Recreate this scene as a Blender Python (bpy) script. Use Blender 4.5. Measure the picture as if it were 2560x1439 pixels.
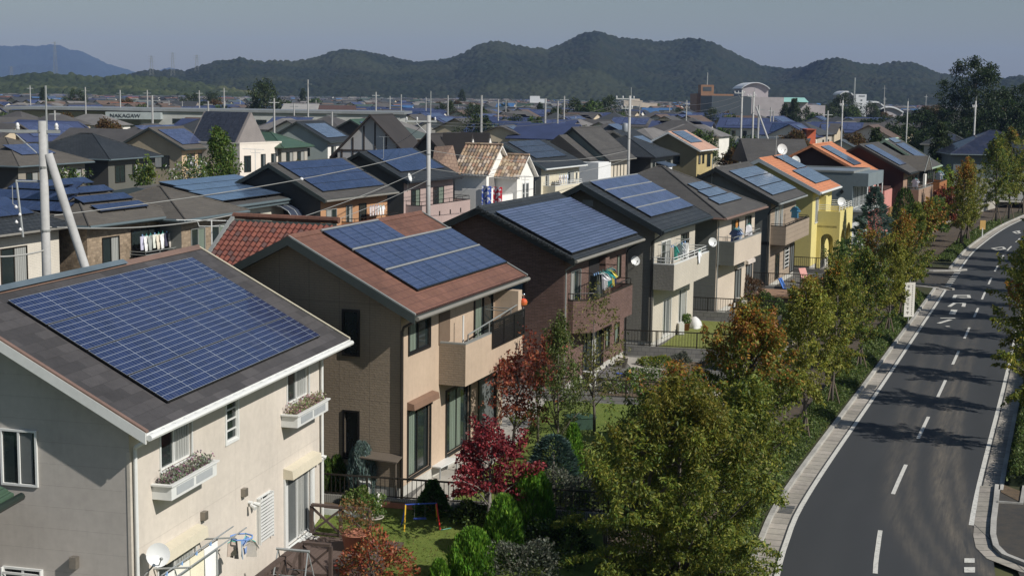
import bpy, math, random
import numpy as np
from mathutils import Vector
R = math.radians
for o in list(bpy.data.objects): bpy.data.objects.remove(o)
sc = bpy.context.scene
COL = sc.collection
# ------------------------------------------------------------------ camera
HC = 12.3; PITCH = R(7.57); ROLL = .0139; FPX = 3621.0
_fw = Vector((0, math.cos(PITCH), -math.sin(PITCH))); _up = Vector((0, math.sin(PITCH), math.cos(PITCH))); _rt = Vector((1, 0, 0))
cr_ = _rt*math.cos(ROLL)+_up*math.sin(ROLL); cu_ = _up*math.cos(ROLL)-_rt*math.sin(ROLL)
cam = bpy.data.cameras.new('camera'); camo = bpy.data.objects.new('camera', cam); COL.objects.link(camo)
cam.sensor_width = 36; cam.lens = FPX/2560*36; cam.clip_start = .5; cam.clip_end = 40000
from mathutils import Matrix
camo.matrix_world = Matrix(((cr_.x, cu_.x, -_fw.x, 0), (cr_.y, cu_.y, -_fw.y, 0), (cr_.z, cu_.z, -_fw.z, HC), (0, 0, 0, 1)))
sc.camera = camo
# ------------------------------------------------------------------ sky, sun, exposure
SUN_AZ = R(123); SUN_EL = R(39)
w = bpy.data.worlds.new('World'); sc.world = w; w.use_nodes = True
nt = w.node_tree; sky = nt.nodes.new('ShaderNodeTexSky'); sky.sky_type = 'NISHITA'; sky.sun_disc = False
sky.sun_elevation = SUN_EL; sky.sun_rotation = SUN_AZ; sky.altitude = 100; sky.air_density = 1.4; sky.dust_density = .8; sky.ozone_density = 4.0
nt.links.new(sky.outputs[0], nt.nodes['Background'].inputs[0]); nt.nodes['Background'].inputs[1].default_value = .06
sl = bpy.data.lights.new('sun', 'SUN'); sl.energy = 4.9; sl.angle = R(.53); sl.color = (1, .95, .88)
so = bpy.data.objects.new('sun', sl); COL.objects.link(so)
sd = Vector((math.sin(SUN_AZ)*math.cos(SUN_EL), math.cos(SUN_AZ)*math.cos(SUN_EL), math.sin(SUN_EL)))
so.rotation_euler = sd.to_track_quat('Z', 'Y').to_euler(); so.location = (20, -20, 60)
sc.view_settings.view_transform = 'Standard'; sc.view_settings.look = 'None'; sc.view_settings.gamma = 1
sc.view_settings.use_curve_mapping = False; sc.view_settings.exposure = .06
sc.render.engine = 'CYCLES'; sc.cycles.max_bounces = 6; sc.cycles.diffuse_bounces = 3; sc.cycles.transparent_max_bounces = 8
sc.cycles.volume_bounces = 0; sc.cycles.use_denoising = True
# ------------------------------------------------------------------ pixel of the 2560 px photograph -> point in the world
def ray(px, py):
    a = (px-1280)/FPX; b = (py-719.5)/FPX
    X = math.cos(ROLL)*a+math.sin(ROLL)*b; Y = -math.sin(ROLL)*a+math.cos(ROLL)*b
    return _rt*X-_up*Y+_fw
def onz(px, py, z=0.):
    r = ray(px, py); t = (z-HC)/r.z; return Vector((0, 0, HC))+r*t
def aty(px, py, y):
    r = ray(px, py); t = y/r.y; return Vector((0, 0, HC))+r*t
# ------------------------------------------------------------------ tagging
def tag(o, label=None, cat=None, group=None, kind=None):
    if label: o['label'] = label
    if cat: o['category'] = cat
    if group: o['group'] = group
    if kind: o['kind'] = kind
    return o
def thing(name, label, cat, loc=(0, 0, 0), rz=0, group=None):
    o = bpy.data.objects.new(name, None); COL.objects.link(o); o.location = loc; o.rotation_euler = (0, 0, rz)
    o.empty_display_size = .3
    return tag(o, label, cat, group)
def copy_tree(o, parent=None):
    c = o.copy(); COL.objects.link(c)
    if parent is not None: c.parent = parent
    for ch in o.children: copy_tree(ch, c)
    return c
# ------------------------------------------------------------------ materials
MC = {}
def _m(name):
    m = bpy.data.materials.new(name); m.use_nodes = True; n = m.node_tree
    return m, n, n.nodes['Principled BSDF']
def nd(n, t, **kw):
    x = n.nodes.new('ShaderNode'+t)
    for k, v in kw.items(): setattr(x, k, v)
    return x
def mth(n, op, a, b=None, c=None):
    x = nd(n, 'Math', operation=op)
    for i, v in enumerate((a, b, c)):
        if v is None: continue
        if isinstance(v, (int, float)): x.inputs[i].default_value = v
        else: n.links.new(v, x.inputs[i])
    return x.outputs[0]
def mixc(n, f, a, b):
    x = nd(n, 'Mix', data_type='RGBA')
    for s, v in ((x.inputs[0], f), (x.inputs[6], a), (x.inputs[7], b)):
        if isinstance(v, (int, float)): s.default_value = v
        elif isinstance(v, tuple): s.default_value = (*v[:3], 1)
        else: n.links.new(v, s)
    return x.outputs[2]
def scl(c, k): return tuple(max(0, x*k) for x in c[:3])
def noise(n, scale, detail=4, rough=.6, vec=None, stretch=None):
    x = nd(n, 'TexNoise'); x.inputs['Scale'].default_value = scale; x.inputs['Detail'].default_value = detail; x.inputs['Roughness'].default_value = rough
    if vec is None: vec = nd(n, 'TexCoord').outputs['Object']
    if stretch:
        mp = nd(n, 'Mapping'); mp.inputs['Scale'].default_value = stretch; n.links.new(vec, mp.inputs[0]); vec = mp.outputs[0]
    n.links.new(vec, x.inputs['Vector']); return x.outputs['Fac']
def rng_(n, s, a, b, c, d):
    x = nd(n, 'MapRange'); n.links.new(s, x.inputs[0])
    for i, v in enumerate((a, b, c, d)): x.inputs[i+1].default_value = v
    return x.outputs[0]
def bump(n, bs, h, st=.3, d=.01):
    b = nd(n, 'Bump'); b.inputs['Strength'].default_value = st; b.inputs['Distance'].default_value = d
    n.links.new(h, b.inputs['Height']); n.links.new(b.outputs[0], bs.inputs['Normal'])
def uvs(n):
    u = nd(n, 'UVMap'); s = nd(n, 'SeparateXYZ'); n.links.new(u.outputs[0], s.inputs[0]); return u.outputs[0], s.outputs[0], s.outputs[1]
def wear(n, col, var=.14, s1=.35, s2=6.):
    """colour with broad weathering and fine grain"""
    a = rng_(n, noise(n, s1, 3), .3, .7, -1, 1); b = rng_(n, noise(n, s2, 3), .3, .7, -.5, .5)
    t = mth(n, 'MULTIPLY', mth(n, 'ADD', a, b), var)
    x = nd(n, 'HueSaturation'); n.links.new(mth(n, 'ADD', t, 1.), x.inputs['Value'])
    if isinstance(col, tuple): x.inputs['Color'].default_value = (*col[:3], 1)
    else: n.links.new(col, x.inputs['Color'])
    return x.outputs[0]
def plain(name, col, rough=.75, var=.12, metal=0, spec=.5, s1=.6, s2=8, bmp=0):
    if name in MC: return MC[name]
    m, n, p = _m(name); n.links.new(wear(n, col, var, s1, s2), p.inputs['Base Color'])
    p.inputs['Roughness'].default_value = rough; p.inputs['Metallic'].default_value = metal; p.inputs['Specular IOR Level'].default_value = spec
    if bmp: bump(n, p, noise(n, s2*3, 4), bmp, .01)
    MC[name] = m; return m
def lines(n, x, period, width, off=0.):
    """1 inside a thin line every period"""
    f = mth(n, 'FRACT', mth(n, 'ADD', mth(n, 'DIVIDE', x, period), off)); return mth(n, 'LESS_THAN', f, width/period)
def siding(name, col, pz=.455, pu=3.03, lw=.014, dark=.62, rough=.8, tex=0, var=.1):
    if name in MC: return MC[name]
    m, n, p = _m(name); uv, u, v = uvs(n)
    l = lines(n, v, pz, lw) if pz else None
    if pu:
        l2 = lines(n, u, pu, lw); l = mth(n, 'MAXIMUM', l, l2) if l else l2
    c = wear(n, col, var, .35, 5)
    sk = rng_(n, noise(n, 1.3, 4, .65, uv, (3., .35, 1)), .5, .75, 0, .15)
    c = mixc(n, sk, c, scl(col, .55))
    c = mixc(n, mth(n, 'MULTIPLY', l, 1-dark), c, scl(col, .2))
    if tex:
        bt = nd(n, 'TexBrick'); n.links.new(uv, bt.inputs['Vector']); bt.inputs['Scale'].default_value = 1
        bt.inputs['Brick Width'].default_value = .34; bt.inputs['Row Height'].default_value = .075; bt.inputs['Mortar Size'].default_value = .012
        bt.inputs['Color1'].default_value = (.35, .35, .35, 1); bt.inputs['Color2'].default_value = (.7, .7, .7, 1); bt.inputs['Mortar'].default_value = (0, 0, 0, 1)
        nz = noise(n, 9, 4, .6, uv); h = mth(n, 'ADD', mth(n, 'MULTIPLY', bt.outputs['Color'], .6), nz)
        c = mixc(n, mth(n, 'MULTIPLY', bt.outputs['Fac'], .35), c, scl(col, .5))
        h = mth(n, 'SUBTRACT', h, mth(n, 'MULTIPLY', l, 1.)); bump(n, p, h, .55*tex, .03)
    else: bump(n, p, mth(n, 'SUBTRACT', mth(n, 'MULTIPLY', noise(n, 30, 3), .15), l), .4, .015)
    n.links.new(c, p.inputs['Base Color']); p.inputs['Roughness'].default_value = rough
    MC[name] = m; return m
def brickm(name, c1, c2, mortar, bw=.24, bh=.07, ms=.01, rough=.85, var=.15, bmp=.5, offset=.5):
    if name in MC: return MC[name]
    m, n, p = _m(name); uv, u, v = uvs(n); bt = nd(n, 'TexBrick'); n.links.new(uv, bt.inputs['Vector']); bt.inputs['Scale'].default_value = 1
    bt.offset = offset; bt.inputs['Bias'].default_value = 0
    bt.inputs['Brick Width'].default_value = bw; bt.inputs['Row Height'].default_value = bh; bt.inputs['Mortar Size'].default_value = ms
    bt.inputs['Color1'].default_value = (*c1, 1); bt.inputs['Color2'].default_value = (*c2, 1); bt.inputs['Mortar'].default_value = (*mortar, 1)
    n.links.new(wear(n, bt.outputs['Color'], var, .4, 7), p.inputs['Base Color']); p.inputs['Roughness'].default_value = rough
    bump(n, p, mth(n, 'ADD', mth(n, 'SUBTRACT', 1., bt.outputs['Fac']), mth(n, 'MULTIPLY', noise(n, 25, 3, .6, uv), .3)), bmp, .015)
    MC[name] = m; return m
def tilem(name, cols, tw=.3, tl=.3, rough=.6, var=.12):
    """every tile its own colour out of cols"""
    if name in MC: return MC[name]
    m, n, p = _m(name); uv, u, v = uvs(n)
    cx = nd(n, 'CombineXYZ'); n.links.new(mth(n, 'FLOOR', mth(n, 'DIVIDE', u, tw)), cx.inputs[0]); n.links.new(mth(n, 'FLOOR', mth(n, 'DIVIDE', v, tl)), cx.inputs[1])
    wn = nd(n, 'TexWhiteNoise', noise_dimensions='2D'); n.links.new(cx.outputs[0], wn.inputs['Vector'])
    cr = nd(n, 'ValToRGB'); cr.color_ramp.interpolation = 'CONSTANT'; e = cr.color_ramp.elements
    while len(e) < len(cols): e.new(.5)
    for i, c in enumerate(cols): e[i].position = i/len(cols); e[i].color = (*c, 1)
    n.links.new(wn.outputs['Value'], cr.inputs[0]); n.links.new(wear(n, cr.outputs[0], var, .8, 9), p.inputs['Base Color']); p.inputs['Roughness'].default_value = rough
    MC[name] = m; return m
def panelm(name, cell, line, bar, nx=9, ny=6, lx=.08, ly=.06, mb=.012, rough=.22, bright=1.):
    """UV: one unit = one module; nx by ny cells in it"""
    if name in MC: return MC[name]
    m, n, p = _m(name); uv, u, v = uvs(n)
    fu = mth(n, 'FRACT', u); fv = mth(n, 'FRACT', v)
    def edge(f, w): return mth(n, 'LESS_THAN', mth(n, 'SUBTRACT', .5, mth(n, 'ABSOLUTE', mth(n, 'SUBTRACT', f, .5))), w)
    cu = mth(n, 'FRACT', mth(n, 'MULTIPLY', u, nx)) if nx else None; cv = mth(n, 'FRACT', mth(n, 'MULTIPLY', v, ny)) if ny else None
    cx = nd(n, 'CombineXYZ'); n.links.new(mth(n, 'FLOOR', mth(n, 'MULTIPLY', u, nx or 1)), cx.inputs[0]); n.links.new(mth(n, 'FLOOR', mth(n, 'MULTIPLY', v, ny or 1)), cx.inputs[1])
    wn = nd(n, 'TexWhiteNoise', noise_dimensions='2D'); n.links.new(cx.outputs[0], wn.inputs['Vector'])
    c = mixc(n, wn.outputs['Value'], scl(cell, .8), scl(cell, 1.25))
    c = mixc(n, rng_(n, noise(n, .7, 3), .3, .7, 0, .3), c, scl(cell, 1.5))
    if cu: c = mixc(n, mth(n, 'MULTIPLY', edge(cu, lx), .45), c, line)
    if cv: c = mixc(n, mth(n, 'MULTIPLY', edge(cv, ly), .9), c, line)
    c = mixc(n, mth(n, 'MAXIMUM', edge(fu, mb), edge(fv, mb*.9)), c, bar)
    du = rng_(n, noise(n, 2.2, 5, .7), .55, .8, 0, .10); c = mixc(n, du, c, (.35, .34, .32))
    n.links.new(c, p.inputs['Base Color']); p.inputs['Specular IOR Level'].default_value = .5; p.inputs['Coat Weight'].default_value = .35; p.inputs['Coat Roughness'].default_value = .06; n.links.new(rng_(n, noise(n, .5, 4), .3, .7, rough*.7, rough*1.6), p.inputs['Roughness'])
    MC[name] = m; return m
def leafm(name='leaf', trans=.3, rough=.55):
    if name in MC: return MC[name]
    m, n, p = _m(name); a = nd(n, 'Attribute', attribute_name='Col'); n.links.new(a.outputs['Color'], p.inputs['Base Color'])
    p.inputs['Roughness'].default_value = rough; p.inputs['Specular IOR Level'].default_value = .3
    tr = nd(n, 'BsdfTranslucent'); h = nd(n, 'HueSaturation'); h.inputs['Value'].default_value = 1.5; n.links.new(a.outputs['Color'], h.inputs['Color']); n.links.new(h.outputs[0], tr.inputs[0])
    mx = nd(n, 'MixShader'); mx.inputs[0].default_value = trans; n.links.new(p.outputs[0], mx.inputs[1]); n.links.new(tr.outputs[0], mx.inputs[2])
    n.links.new(mx.outputs[0], n.nodes['Material Output'].inputs[0]); MC[name] = m; return m
def groundm(name, cols, s1=.3, s2=4., rough=.95, bmp=.5, bs=30):
    if name in MC: return MC[name]
    m, n, p = _m(name)
    f = rng_(n, noise(n, s1, 5, .65), .3, .7, 0, 1); c = mixc(n, f, cols[0], cols[1])
    f2 = rng_(n, noise(n, s2, 5, .7), .35, .7, 0, .8); c = mixc(n, f2, c, cols[2])
    n.links.new(c, p.inputs['Base Color']); p.inputs['Roughness'].default_value = rough; p.inputs['Specular IOR Level'].default_value = .2
    bump(n, p, noise(n, bs, 5, .7), bmp, .05); MC[name] = m; return m
# ------------------------------------------------------------------ mesh builder
class MB:
    def __init__(s): s.v = []; s.f = []; s.m = []; s.uv = {}
    def face(s, pts, mi=0, uv=None):
        b = len(s.v); s.v += [tuple(p) for p in pts]; s.f.append(tuple(range(b, b+len(pts)))); s.m.append(mi)
        if uv: s.uv[len(s.f)-1] = uv
        return s
    def hexa(s, c, mi=0, top=None):
        b = len(s.v); s.v += [tuple(p) for p in c]
        for k, q in enumerate(((3, 2, 1, 0), (4, 5, 6, 7), (0, 1, 5, 4), (1, 2, 6, 5), (2, 3, 7, 6), (3, 0, 4, 7))):
            s.f.append(tuple(b+i for i in q)); s.m.append(top if (top is not None and k == 1) else mi)
        return s
    def box(s, x0, x1, y0, y1, z0, z1, mi=0, top=None):
        return s.hexa([(x0, y0, z0), (x1, y0, z0), (x1, y1, z0), (x0, y1, z0), (x0, y0, z1), (x1, y0, z1), (x1, y1, z1), (x0, y1, z1)], mi, top)
    def fb(s, fn, a0, a1, z0, z1, d0, d1, mi=0):
        return s.hexa([fn(a0, z0, d0), fn(a1, z0, d0), fn(a1, z0, d1), fn(a0, z0, d1), fn(a0, z1, d0), fn(a1, z1, d0), fn(a1, z1, d1), fn(a0, z1, d1)], mi)
    def ext(s, pts, vec, mi=0, side=None):
        """polygon pts swept along vec"""
        vec = Vector(vec); a = [Vector(p) for p in pts]; b = [p+vec for p in a]; n = len(a); o = len(s.v); s.v += [tuple(p) for p in a+b]
        s.f.append(tuple(range(o, o+n))[::-1]); s.m.append(mi); s.f.append(tuple(range(o+n, o+2*n))); s.m.append(mi)
        for i in range(n):
            j = (i+1) % n; s.f.append((o+i, o+j, o+n+j, o+n+i)); s.m.append(side[i] if side else mi)
        return s
    def tube(s, pts, r, n=8, mi=0, cap=True):
        P = [Vector(p) for p in pts]; rr = r if isinstance(r, (list, tuple)) else [r]*len(P); o = len(s.v)
        ref = None
        for i, p in enumerate(P):
            d = ((P[min(i+1, len(P)-1)]-P[max(i-1, 0)])).normalized()
            if ref is None: ref = d.orthogonal().normalized()
            x = (ref-d*ref.dot(d)); x = x.normalized() if x.length > 1e-5 else d.orthogonal().normalized(); ref = x; y = d.cross(x)
            for k in range(n):
                a = 2*math.pi*k/n; s.v.append(tuple(p+(x*math.cos(a)+y*math.sin(a))*rr[i]))
        for i in range(len(P)-1):
            for k in range(n):
                k2 = (k+1) % n; s.f.append((o+i*n+k, o+i*n+k2, o+(i+1)*n+k2, o+(i+1)*n+k)); s.m.append(mi)
        if cap:
            s.f.append(tuple(o+k for k in range(n))[::-1]); s.m.append(mi); e = o+(len(P)-1)*n; s.f.append(tuple(e+k for k in range(n))); s.m.append(mi)
        return s
    def lathe(s, prof, c=(0, 0, 0), n=16, mi=0):
        o = len(s.v)
        for r, z in prof:
            for k in range(n):
                a = 2*math.pi*k/n; s.v.append((c[0]+r*math.cos(a), c[1]+r*math.sin(a), c[2]+z))
        for i in range(len(prof)-1):
            for k in range(n):
                k2 = (k+1) % n; s.f.append((o+i*n+k, o+i*n+k2, o+(i+1)*n+k2, o+(i+1)*n+k)); s.m.append(mi)
        return s
    def build(s, name, mats, parent=None, smooth=False, **t):
        if not isinstance(mats, (list, tuple)): mats = [mats]
        me = bpy.data.meshes.new(name); me.from_pydata(s.v, [], s.f)
        for m in mats: me.materials.append(m)
        me.polygons.foreach_set('material_index', s.m)
        if smooth: me.polygons.foreach_set('use_smooth', [True]*len(s.f))
        me.update(); ul = me.uv_layers.new(name='UVMap'); nl = len(me.loops); uv = np.zeros((nl, 2), np.float32)
        V = np.array(s.v, np.float32)
        for pi, p in enumerate(me.polygons):
            if pi in s.uv:
                for k, li in enumerate(p.loop_indices): uv[li] = s.uv[pi][k]
                continue
            n = p.normal; h = Vector((-n.y, n.x, 0))
            h = h.normalized() if h.length > 1e-3 else Vector((1, 0, 0))
            if abs(h.x) > abs(h.y):
                if h.x < 0: h = -h
            elif h.y < 0: h = -h
            q = n.cross(h)
            if q.z < -1e-4 or (abs(q.z) <= 1e-4 and q.y < 0): q = -q
            for k, li in enumerate(p.loop_indices):
                c = V[s.f[pi][k]]; uv[li] = (c[0]*h.x+c[1]*h.y, c[0]*q.x+c[1]*q.y+c[2]*q.z)
        ul.data.foreach_set('uv', uv.ravel())
        o = bpy.data.objects.new(name, me); COL.objects.link(o)
        if parent is not None: o.parent = parent
        if t: tag(o, t.get('label'), t.get('cat'), t.get('group'), t.get('kind'))
        return o
# ------------------------------------------------------------------ shared paints
WHITE = plain('white_paint', (.62, .63, .61), .5, .08)
CREAMP = plain('cream_paint', (.58, .53, .41), .55, .08)
BLACKM = plain('black_metal', (.012, .012, .012), .4, .2)
DBROWN = plain('dark_bronze', (.022, .018, .014), .4, .2)
GREYM = plain('grey_metal', (.22, .23, .22), .45, .15)
GALV = plain('galvanised', (.36, .38, .38), .4, .15, metal=.3)
CONC = plain('concrete', (.33, .31, .27), .9, .2, bmp=.3)
PCONC = plain('pole_concrete', (.36, .36, .35), .85, .15)
FOUND = plain('foundation', (.42, .41, .37), .9, .15, bmp=.2)
GLASS = plain('window_glass', (.018, .026, .026), .08, .2, spec=.8)
GLASSB = plain('window_glass_blue', (.05, .09, .12), .1, .2, spec=.8)
def curtm(name, c, per=.14):
    if name in MC: return MC[name]
    m, n, p = _m(name); uv, u, v = uvs(n); wv = mth(n, 'SINE', mth(n, 'MULTIPLY', mth(n, 'ADD', u, mth(n, 'MULTIPLY', noise(n, 3, 2, .5, uv, (1, .1, 1)), .15)), 6.283/per))
    n.links.new(mixc(n, rng_(n, wv, -1, 1, 0, 1), scl(c, .72), c), p.inputs['Base Color']); p.inputs['Roughness'].default_value = .25; bump(n, p, wv, .5, .03)
    MC[name] = m; return m
CURT = curtm('curtain_white', (.36, .37, .35)); CURTG = curtm('curtain_green', (.2, .25, .2)); CURTD = plain('screen_grey', (.11, .12, .12), .5, .12)
CURTO = curtm('curtain_orange', (.7, .3, .08))
# ------------------------------------------------------------------ houses
class House:
    """local frame: x away along the eave wall (E), y to the left along the gable wall (G); origin at the near corner"""
    def __init__(s, name, label, C, yaw, L, W, group=None, cat='house'):
        s.C = Vector(C); s.th = R(90-yaw); s.L = L; s.W = W
        s.r = thing(name, label, cat, C, s.th, group); s.rf = None
    def w(s, x, y, z): c, t = math.cos(s.th), math.sin(s.th); return Vector((s.C.x+x*c-y*t, s.C.y+x*t+y*c, s.C.z+z))
    def E(s, a, z, d): return (a, -d, z)
    def G(s, a, z, d): return (-d, a, z)
    def fn(s, f):
        if f == 'E': return s.E
        if f == 'G': return s.G
        if f == 'B': return lambda a, z, d: (s.L+d, a, z)
        k = f  # ('E', y) or ('G', x): a wall set back or forward
        return (lambda a, z, d: (a, k[1]-d, z)) if k[0] == 'E' else (lambda a, z, d: (k[1]-d, a, z))
    def gable(s, ze, sl, rv, roof, trim, wallE, wallG=None, on=.45, of=.45, oe=.6, ow=.6, th=.2, holes=(), zb=0., mi=None, gut=None, zw=None, caps=None, base=.35):
        """roof surface height ze at the near eave edge; ridge at y=rv"""
        wallG = wallG or wallE; L, W = s.L, s.W; zr = ze+sl*(rv+oe); zl = zr-sl*(W+ow-rv); s.ze, s.sl, s.oe, s.zr, s.rv, s.zl = ze, sl, oe, zr, rv, zl
        s.on, s.of = on, of; zt = ze+sl*oe-th*1.05; ztl = zr-sl*(W-rv)-th*1.05; zp = zr-th*1.05
        m = MB(); H = {'E': [h[1:] for h in holes if h[0] == 'E'], 'G': [h[1:] for h in holes if h[0] == 'G']}
        zg = min(zt, ztl)
        def grid(fn, a0, a1, z0, z1, hs, mi):
            A = sorted({a0, a1, *[x for h in hs for x in h[:2]]}); Z = sorted({z0, z1, *[x for h in hs for x in h[2:4]]})
            for i in range(len(A)-1):
                for j in range(len(Z)-1):
                    ca, cz = (A[i]+A[i+1])/2, (Z[j]+Z[j+1])/2
                    if any(h[0] < ca < h[1] and h[2] < cz < h[3] for h in hs): continue
                    m.face([fn(A[i], Z[j], 0), fn(A[i+1], Z[j], 0), fn(A[i+1], Z[j+1], 0), fn(A[i], Z[j+1], 0)], mi)
            for h in hs:
                b0, b1, y0, y1 = h[:4]; d = -.1
                for q in (((b0, y0), (b1, y0)), ((b1, y0), (b1, y1)), ((b1, y1), (b0, y1)), ((b0, y1), (b0, y0))):
                    m.face([fn(*q[0], 0), fn(*q[1], 0), fn(*q[1], d), fn(*q[0], d)], mi)
        grid(s.E, 0, L, zb+base, zt, H['E'], 0); grid(s.G, 0, W, zb+base, zg, H['G'], 1)
        m.face([(0, 0, zg), (0, W, zg), (0, W, ztl), (0, rv, zp), (0, 0, zt)], 1)
        m.face([(L, 0, zb+base), (L, W, zb+base), (L, W, ztl), (L, rv, zp), (L, 0, zt)], 1)
        m.face([(0, W, zb+base), (L, W, zb+base), (L, W, ztl), (0, W, ztl)], 0)
        s.wall = m.build('wall', [wallE, wallG], s.r)
        MB().box(.03, L-.03, .03, W-.03, zb-.3, zb+base).build('foundation', FOUND, s.r)
        m = MB()
        def sec(y, z): return (-on, y, z)
        pts = [sec(-oe, ze), sec(rv, zr), sec(W+ow, zl), sec(W+ow, zl-th), sec(rv, zr-th), sec(-oe, ze-th)]
        m.ext(pts, (L+on+of, 0, 0), 1, [0, 0, 1, 1, 1, 1]); s.rf = m.build('roof', [roof, trim], s.r)
        for x0, x1 in ((-on-.03, -on+.02), (L+of-.02, L+of+.03)):  # barge boards, proud of the roof edge
            m = MB()
            for (ya, za, yb, zb_) in ((-oe-.0, ze, rv, zr), (W+ow, zl, rv, zr)):
                m.hexa([(x0, ya, za-th-.06), (x1, ya, za-th-.06), (x1, yb, zb_-th-.06), (x0, yb, zb_-th-.06), (x0, ya, za+.02), (x1, ya, za+.02), (x1, yb, zb_+.02), (x0, yb, zb_+.02)])
            m.build('bargeboard', trim, s.r)
        s.gutter(gut or trim, [((-on+.02, -oe-.06, ze-.10), (L+of-.02, -oe-.06, ze-.10))])
        m = MB(); m.ext([(-on-.02, rv-.14, zr-.05), (-on-.02, rv, zr+.07), (-on-.02, rv+.14, zr-.05)], (L+on+of+.04, 0, 0)); m.build('ridge_cap', caps or roof, s.r)
        return s
    def gutter(s, mat, segs, r=.07):
        m = MB()
        for a, b in segs: m.tube([a, b], r, 8)
        m.build('gutter', mat, s.r)
    def pipe(s, mat, pts, r=.035): MB().tube(pts, r, 8).build('downpipe', mat, s.r)
    def hip(s, ze, sl, roof, trim, wallE, wallG=None, o=.6, th=.18, zb=0., gut=None, base=.35, ridge='auto'):
        wallG = wallG or wallE; L, W = s.L, s.W; s.ze, s.sl, s.oe = ze, sl, o; s.on = s.of = o; zt = ze-th+.02
        m = MB()
        for f, a in ((s.E, L), (s.G, W)): m.face([f(0, zb+base, 0), f(a, zb+base, 0), f(a, zt, 0), f(0, zt, 0)], 0 if f == s.E else 1)
        m.face([(L, 0, zb+base), (L, W, zb+base), (L, W, zt), (L, 0, zt)], 1); m.face([(0, W, zb+base), (L, W, zb+base), (L, W, zt), (0, W, zt)], 0)
        s.wall = m.build('wall', [wallE, wallG], s.r); MB().box(.03, L-.03, .03, W-.03, zb-.3, zb+base).build('foundation', FOUND, s.r)
        h = (min(L, W)+2*o)/2; zr = ze+sl*h; s.zr = zr; s.rv = W/2
        A = [(-o, -o, ze), (L+o, -o, ze), (L+o, W+o, ze), (-o, W+o, ze)]
        P, Q = ((-o+h, W/2, zr), (L+o-h, W/2, zr)) if L >= W else ((L/2, -o+h, zr), (L/2, W+o-h, zr))
        m = MB()
        if L >= W: F = [[A[0], A[1], Q, P], [A[1], A[2], Q], [A[2], A[3], P, Q], [A[3], A[0], P]]
        else: F = [[A[0], A[1], P], [A[1], A[2], Q, P], [A[2], A[3], Q], [A[3], A[0], P, Q]]
        for f in F: m.face([x for i, x in enumerate(f) if x not in f[:i]], 0)
        lo = [(x, y, z-th) for x, y, z in A]
        for i in range(4): j = (i+1) % 4; m.face([A[i], A[j], lo[j], lo[i]], 1)
        m.face(lo[::-1], 1); s.rf = m.build('roof', [roof, trim], s.r)
        m = MB()
        ends = [(A[0], P), (A[1], Q if L >= W else P), (A[2], Q), (A[3], P if L >= W else Q), (P, Q)]
        for a, b in ends:
            if (Vector(a)-Vector(b)).length > .1: m.tube([a, b], .06, 6)
        m.build('ridge_cap', roof, s.r)
        s.gutter(gut or trim, [((-o, -o-.05, ze-.08), (L+o, -o-.05, ze-.08)), ((-o-.05, -o, ze-.08), (-o-.05, W+o, ze-.08))], .06)
        return s
    def flat(s, zt, wallE, wallG=None, top=None, zb=0., cap=None, name='wall'):
        L, W = s.L, s.W; m = MB().box(0, L, 0, W, zb, zt); s.wall = m.build(name, wallE, s.r)
        m = MB(); t = .14
        for b in ((-.04, L+.04, -.04, t), (-.04, L+.04, W-t, W+.04), (-.04, t, t, W-t), (L-t, L+.04, t, W-t)): m.box(*b, zt+.003, zt+.16)
        m.build('parapet', cap or wallE, s.r); MB().box(t, L-t, t, W-t, zt+.004, zt+.05).build('roof', top or GREYM, s.r)
    def win(s, f, a0, a1, z0, z1, fm=DBROWN, n=2, cur=None, pane=None, fw=.05, pd=.05, deep=0., trim=None, bars=0, curp=None, name='window', rails=0):
        """window > pane, curtain ; deep>0: pane set back in an opening"""
        fn = s.fn(f); m = MB(); d0, d1 = -deep+.003, (pd if not deep else -deep+.05)
        for q in ((a0-fw, a1+fw, z1, z1+fw), (a0-fw, a1+fw, z0-fw, z0), (a0-fw, a0, z0, z1), (a1, a1+fw, z0, z1)): m.fb(fn, *q, (.003 if not deep else -.02), (pd if not deep else .035))
        for k in range(1, n): x = a0+(a1-a0)*k/n; m.fb(fn, x-.025, x+.025, z0, z1, d0, d1-.008)
        for k in range(rails): x = z0+(z1-z0)*(k+1)/(rails+1); m.fb(fn, a0, a1, x-.018, x+.018, d0, d1-.014)
        if deep:
            for q in ((a0, a1, z1-.035, z1), (a0, a1, z0, z0+.035), (a0, a0+.03, z0+.035, z1-.035), (a1-.03, a1, z0+.035, z1-.035)): m.fb(fn, *q, d0, d1)
        o = m.build(name, fm, s.r); g = -deep+.006
        MB().face([fn(a0, z0, g), fn(a1, z0, g), fn(a1, z1, g), fn(a0, z1, g)]).build('pane', pane or GLASS, o)
        if cur:
            c0, c1 = curp or (.5, 1.); x0, x1 = a0+(a1-a0)*c0+.03, a0+(a1-a0)*c1-.03; g += .006
            MB().face([fn(x0, z0+.03, g), fn(x1, z0+.03, g), fn(x1, z1-.03, g), fn(x0, z1-.03, g)]).build('curtain', cur, o)
        if bars:
            b = MB(); k = bars
            for i in range(k): zz = z0+(z1-z0)*(i+.5)/k; b.fb(fn, a0-.04, a1+.04, zz-.025, zz+.025, .09, .12)
            for x in (a0-.05, a1+.02): b.fb(fn, x, x+.03, z0-.04, z1+.04, .05, .125)
            b.build('grille', WHITE, o)
        return o
    def shutter_box(s, f, a0, a1, z0, z1, mat, d=.26):
        fn = s.fn(f); m = MB(); m.hexa([fn(a0, z0, .003), fn(a1, z0, .003), fn(a1, z0, d), fn(a0, z0, d), fn(a0, z1, .003), fn(a1, z1, .003), fn(a1, z1-.05, d-.03), fn(a0, z1-.05, d-.03)])
        m.build('shutter_box', mat, s.r)
    def slope(s, u, v, up=0.): return (u, v, s.ze+s.sl*(v+s.oe)+up*1.0)
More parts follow.
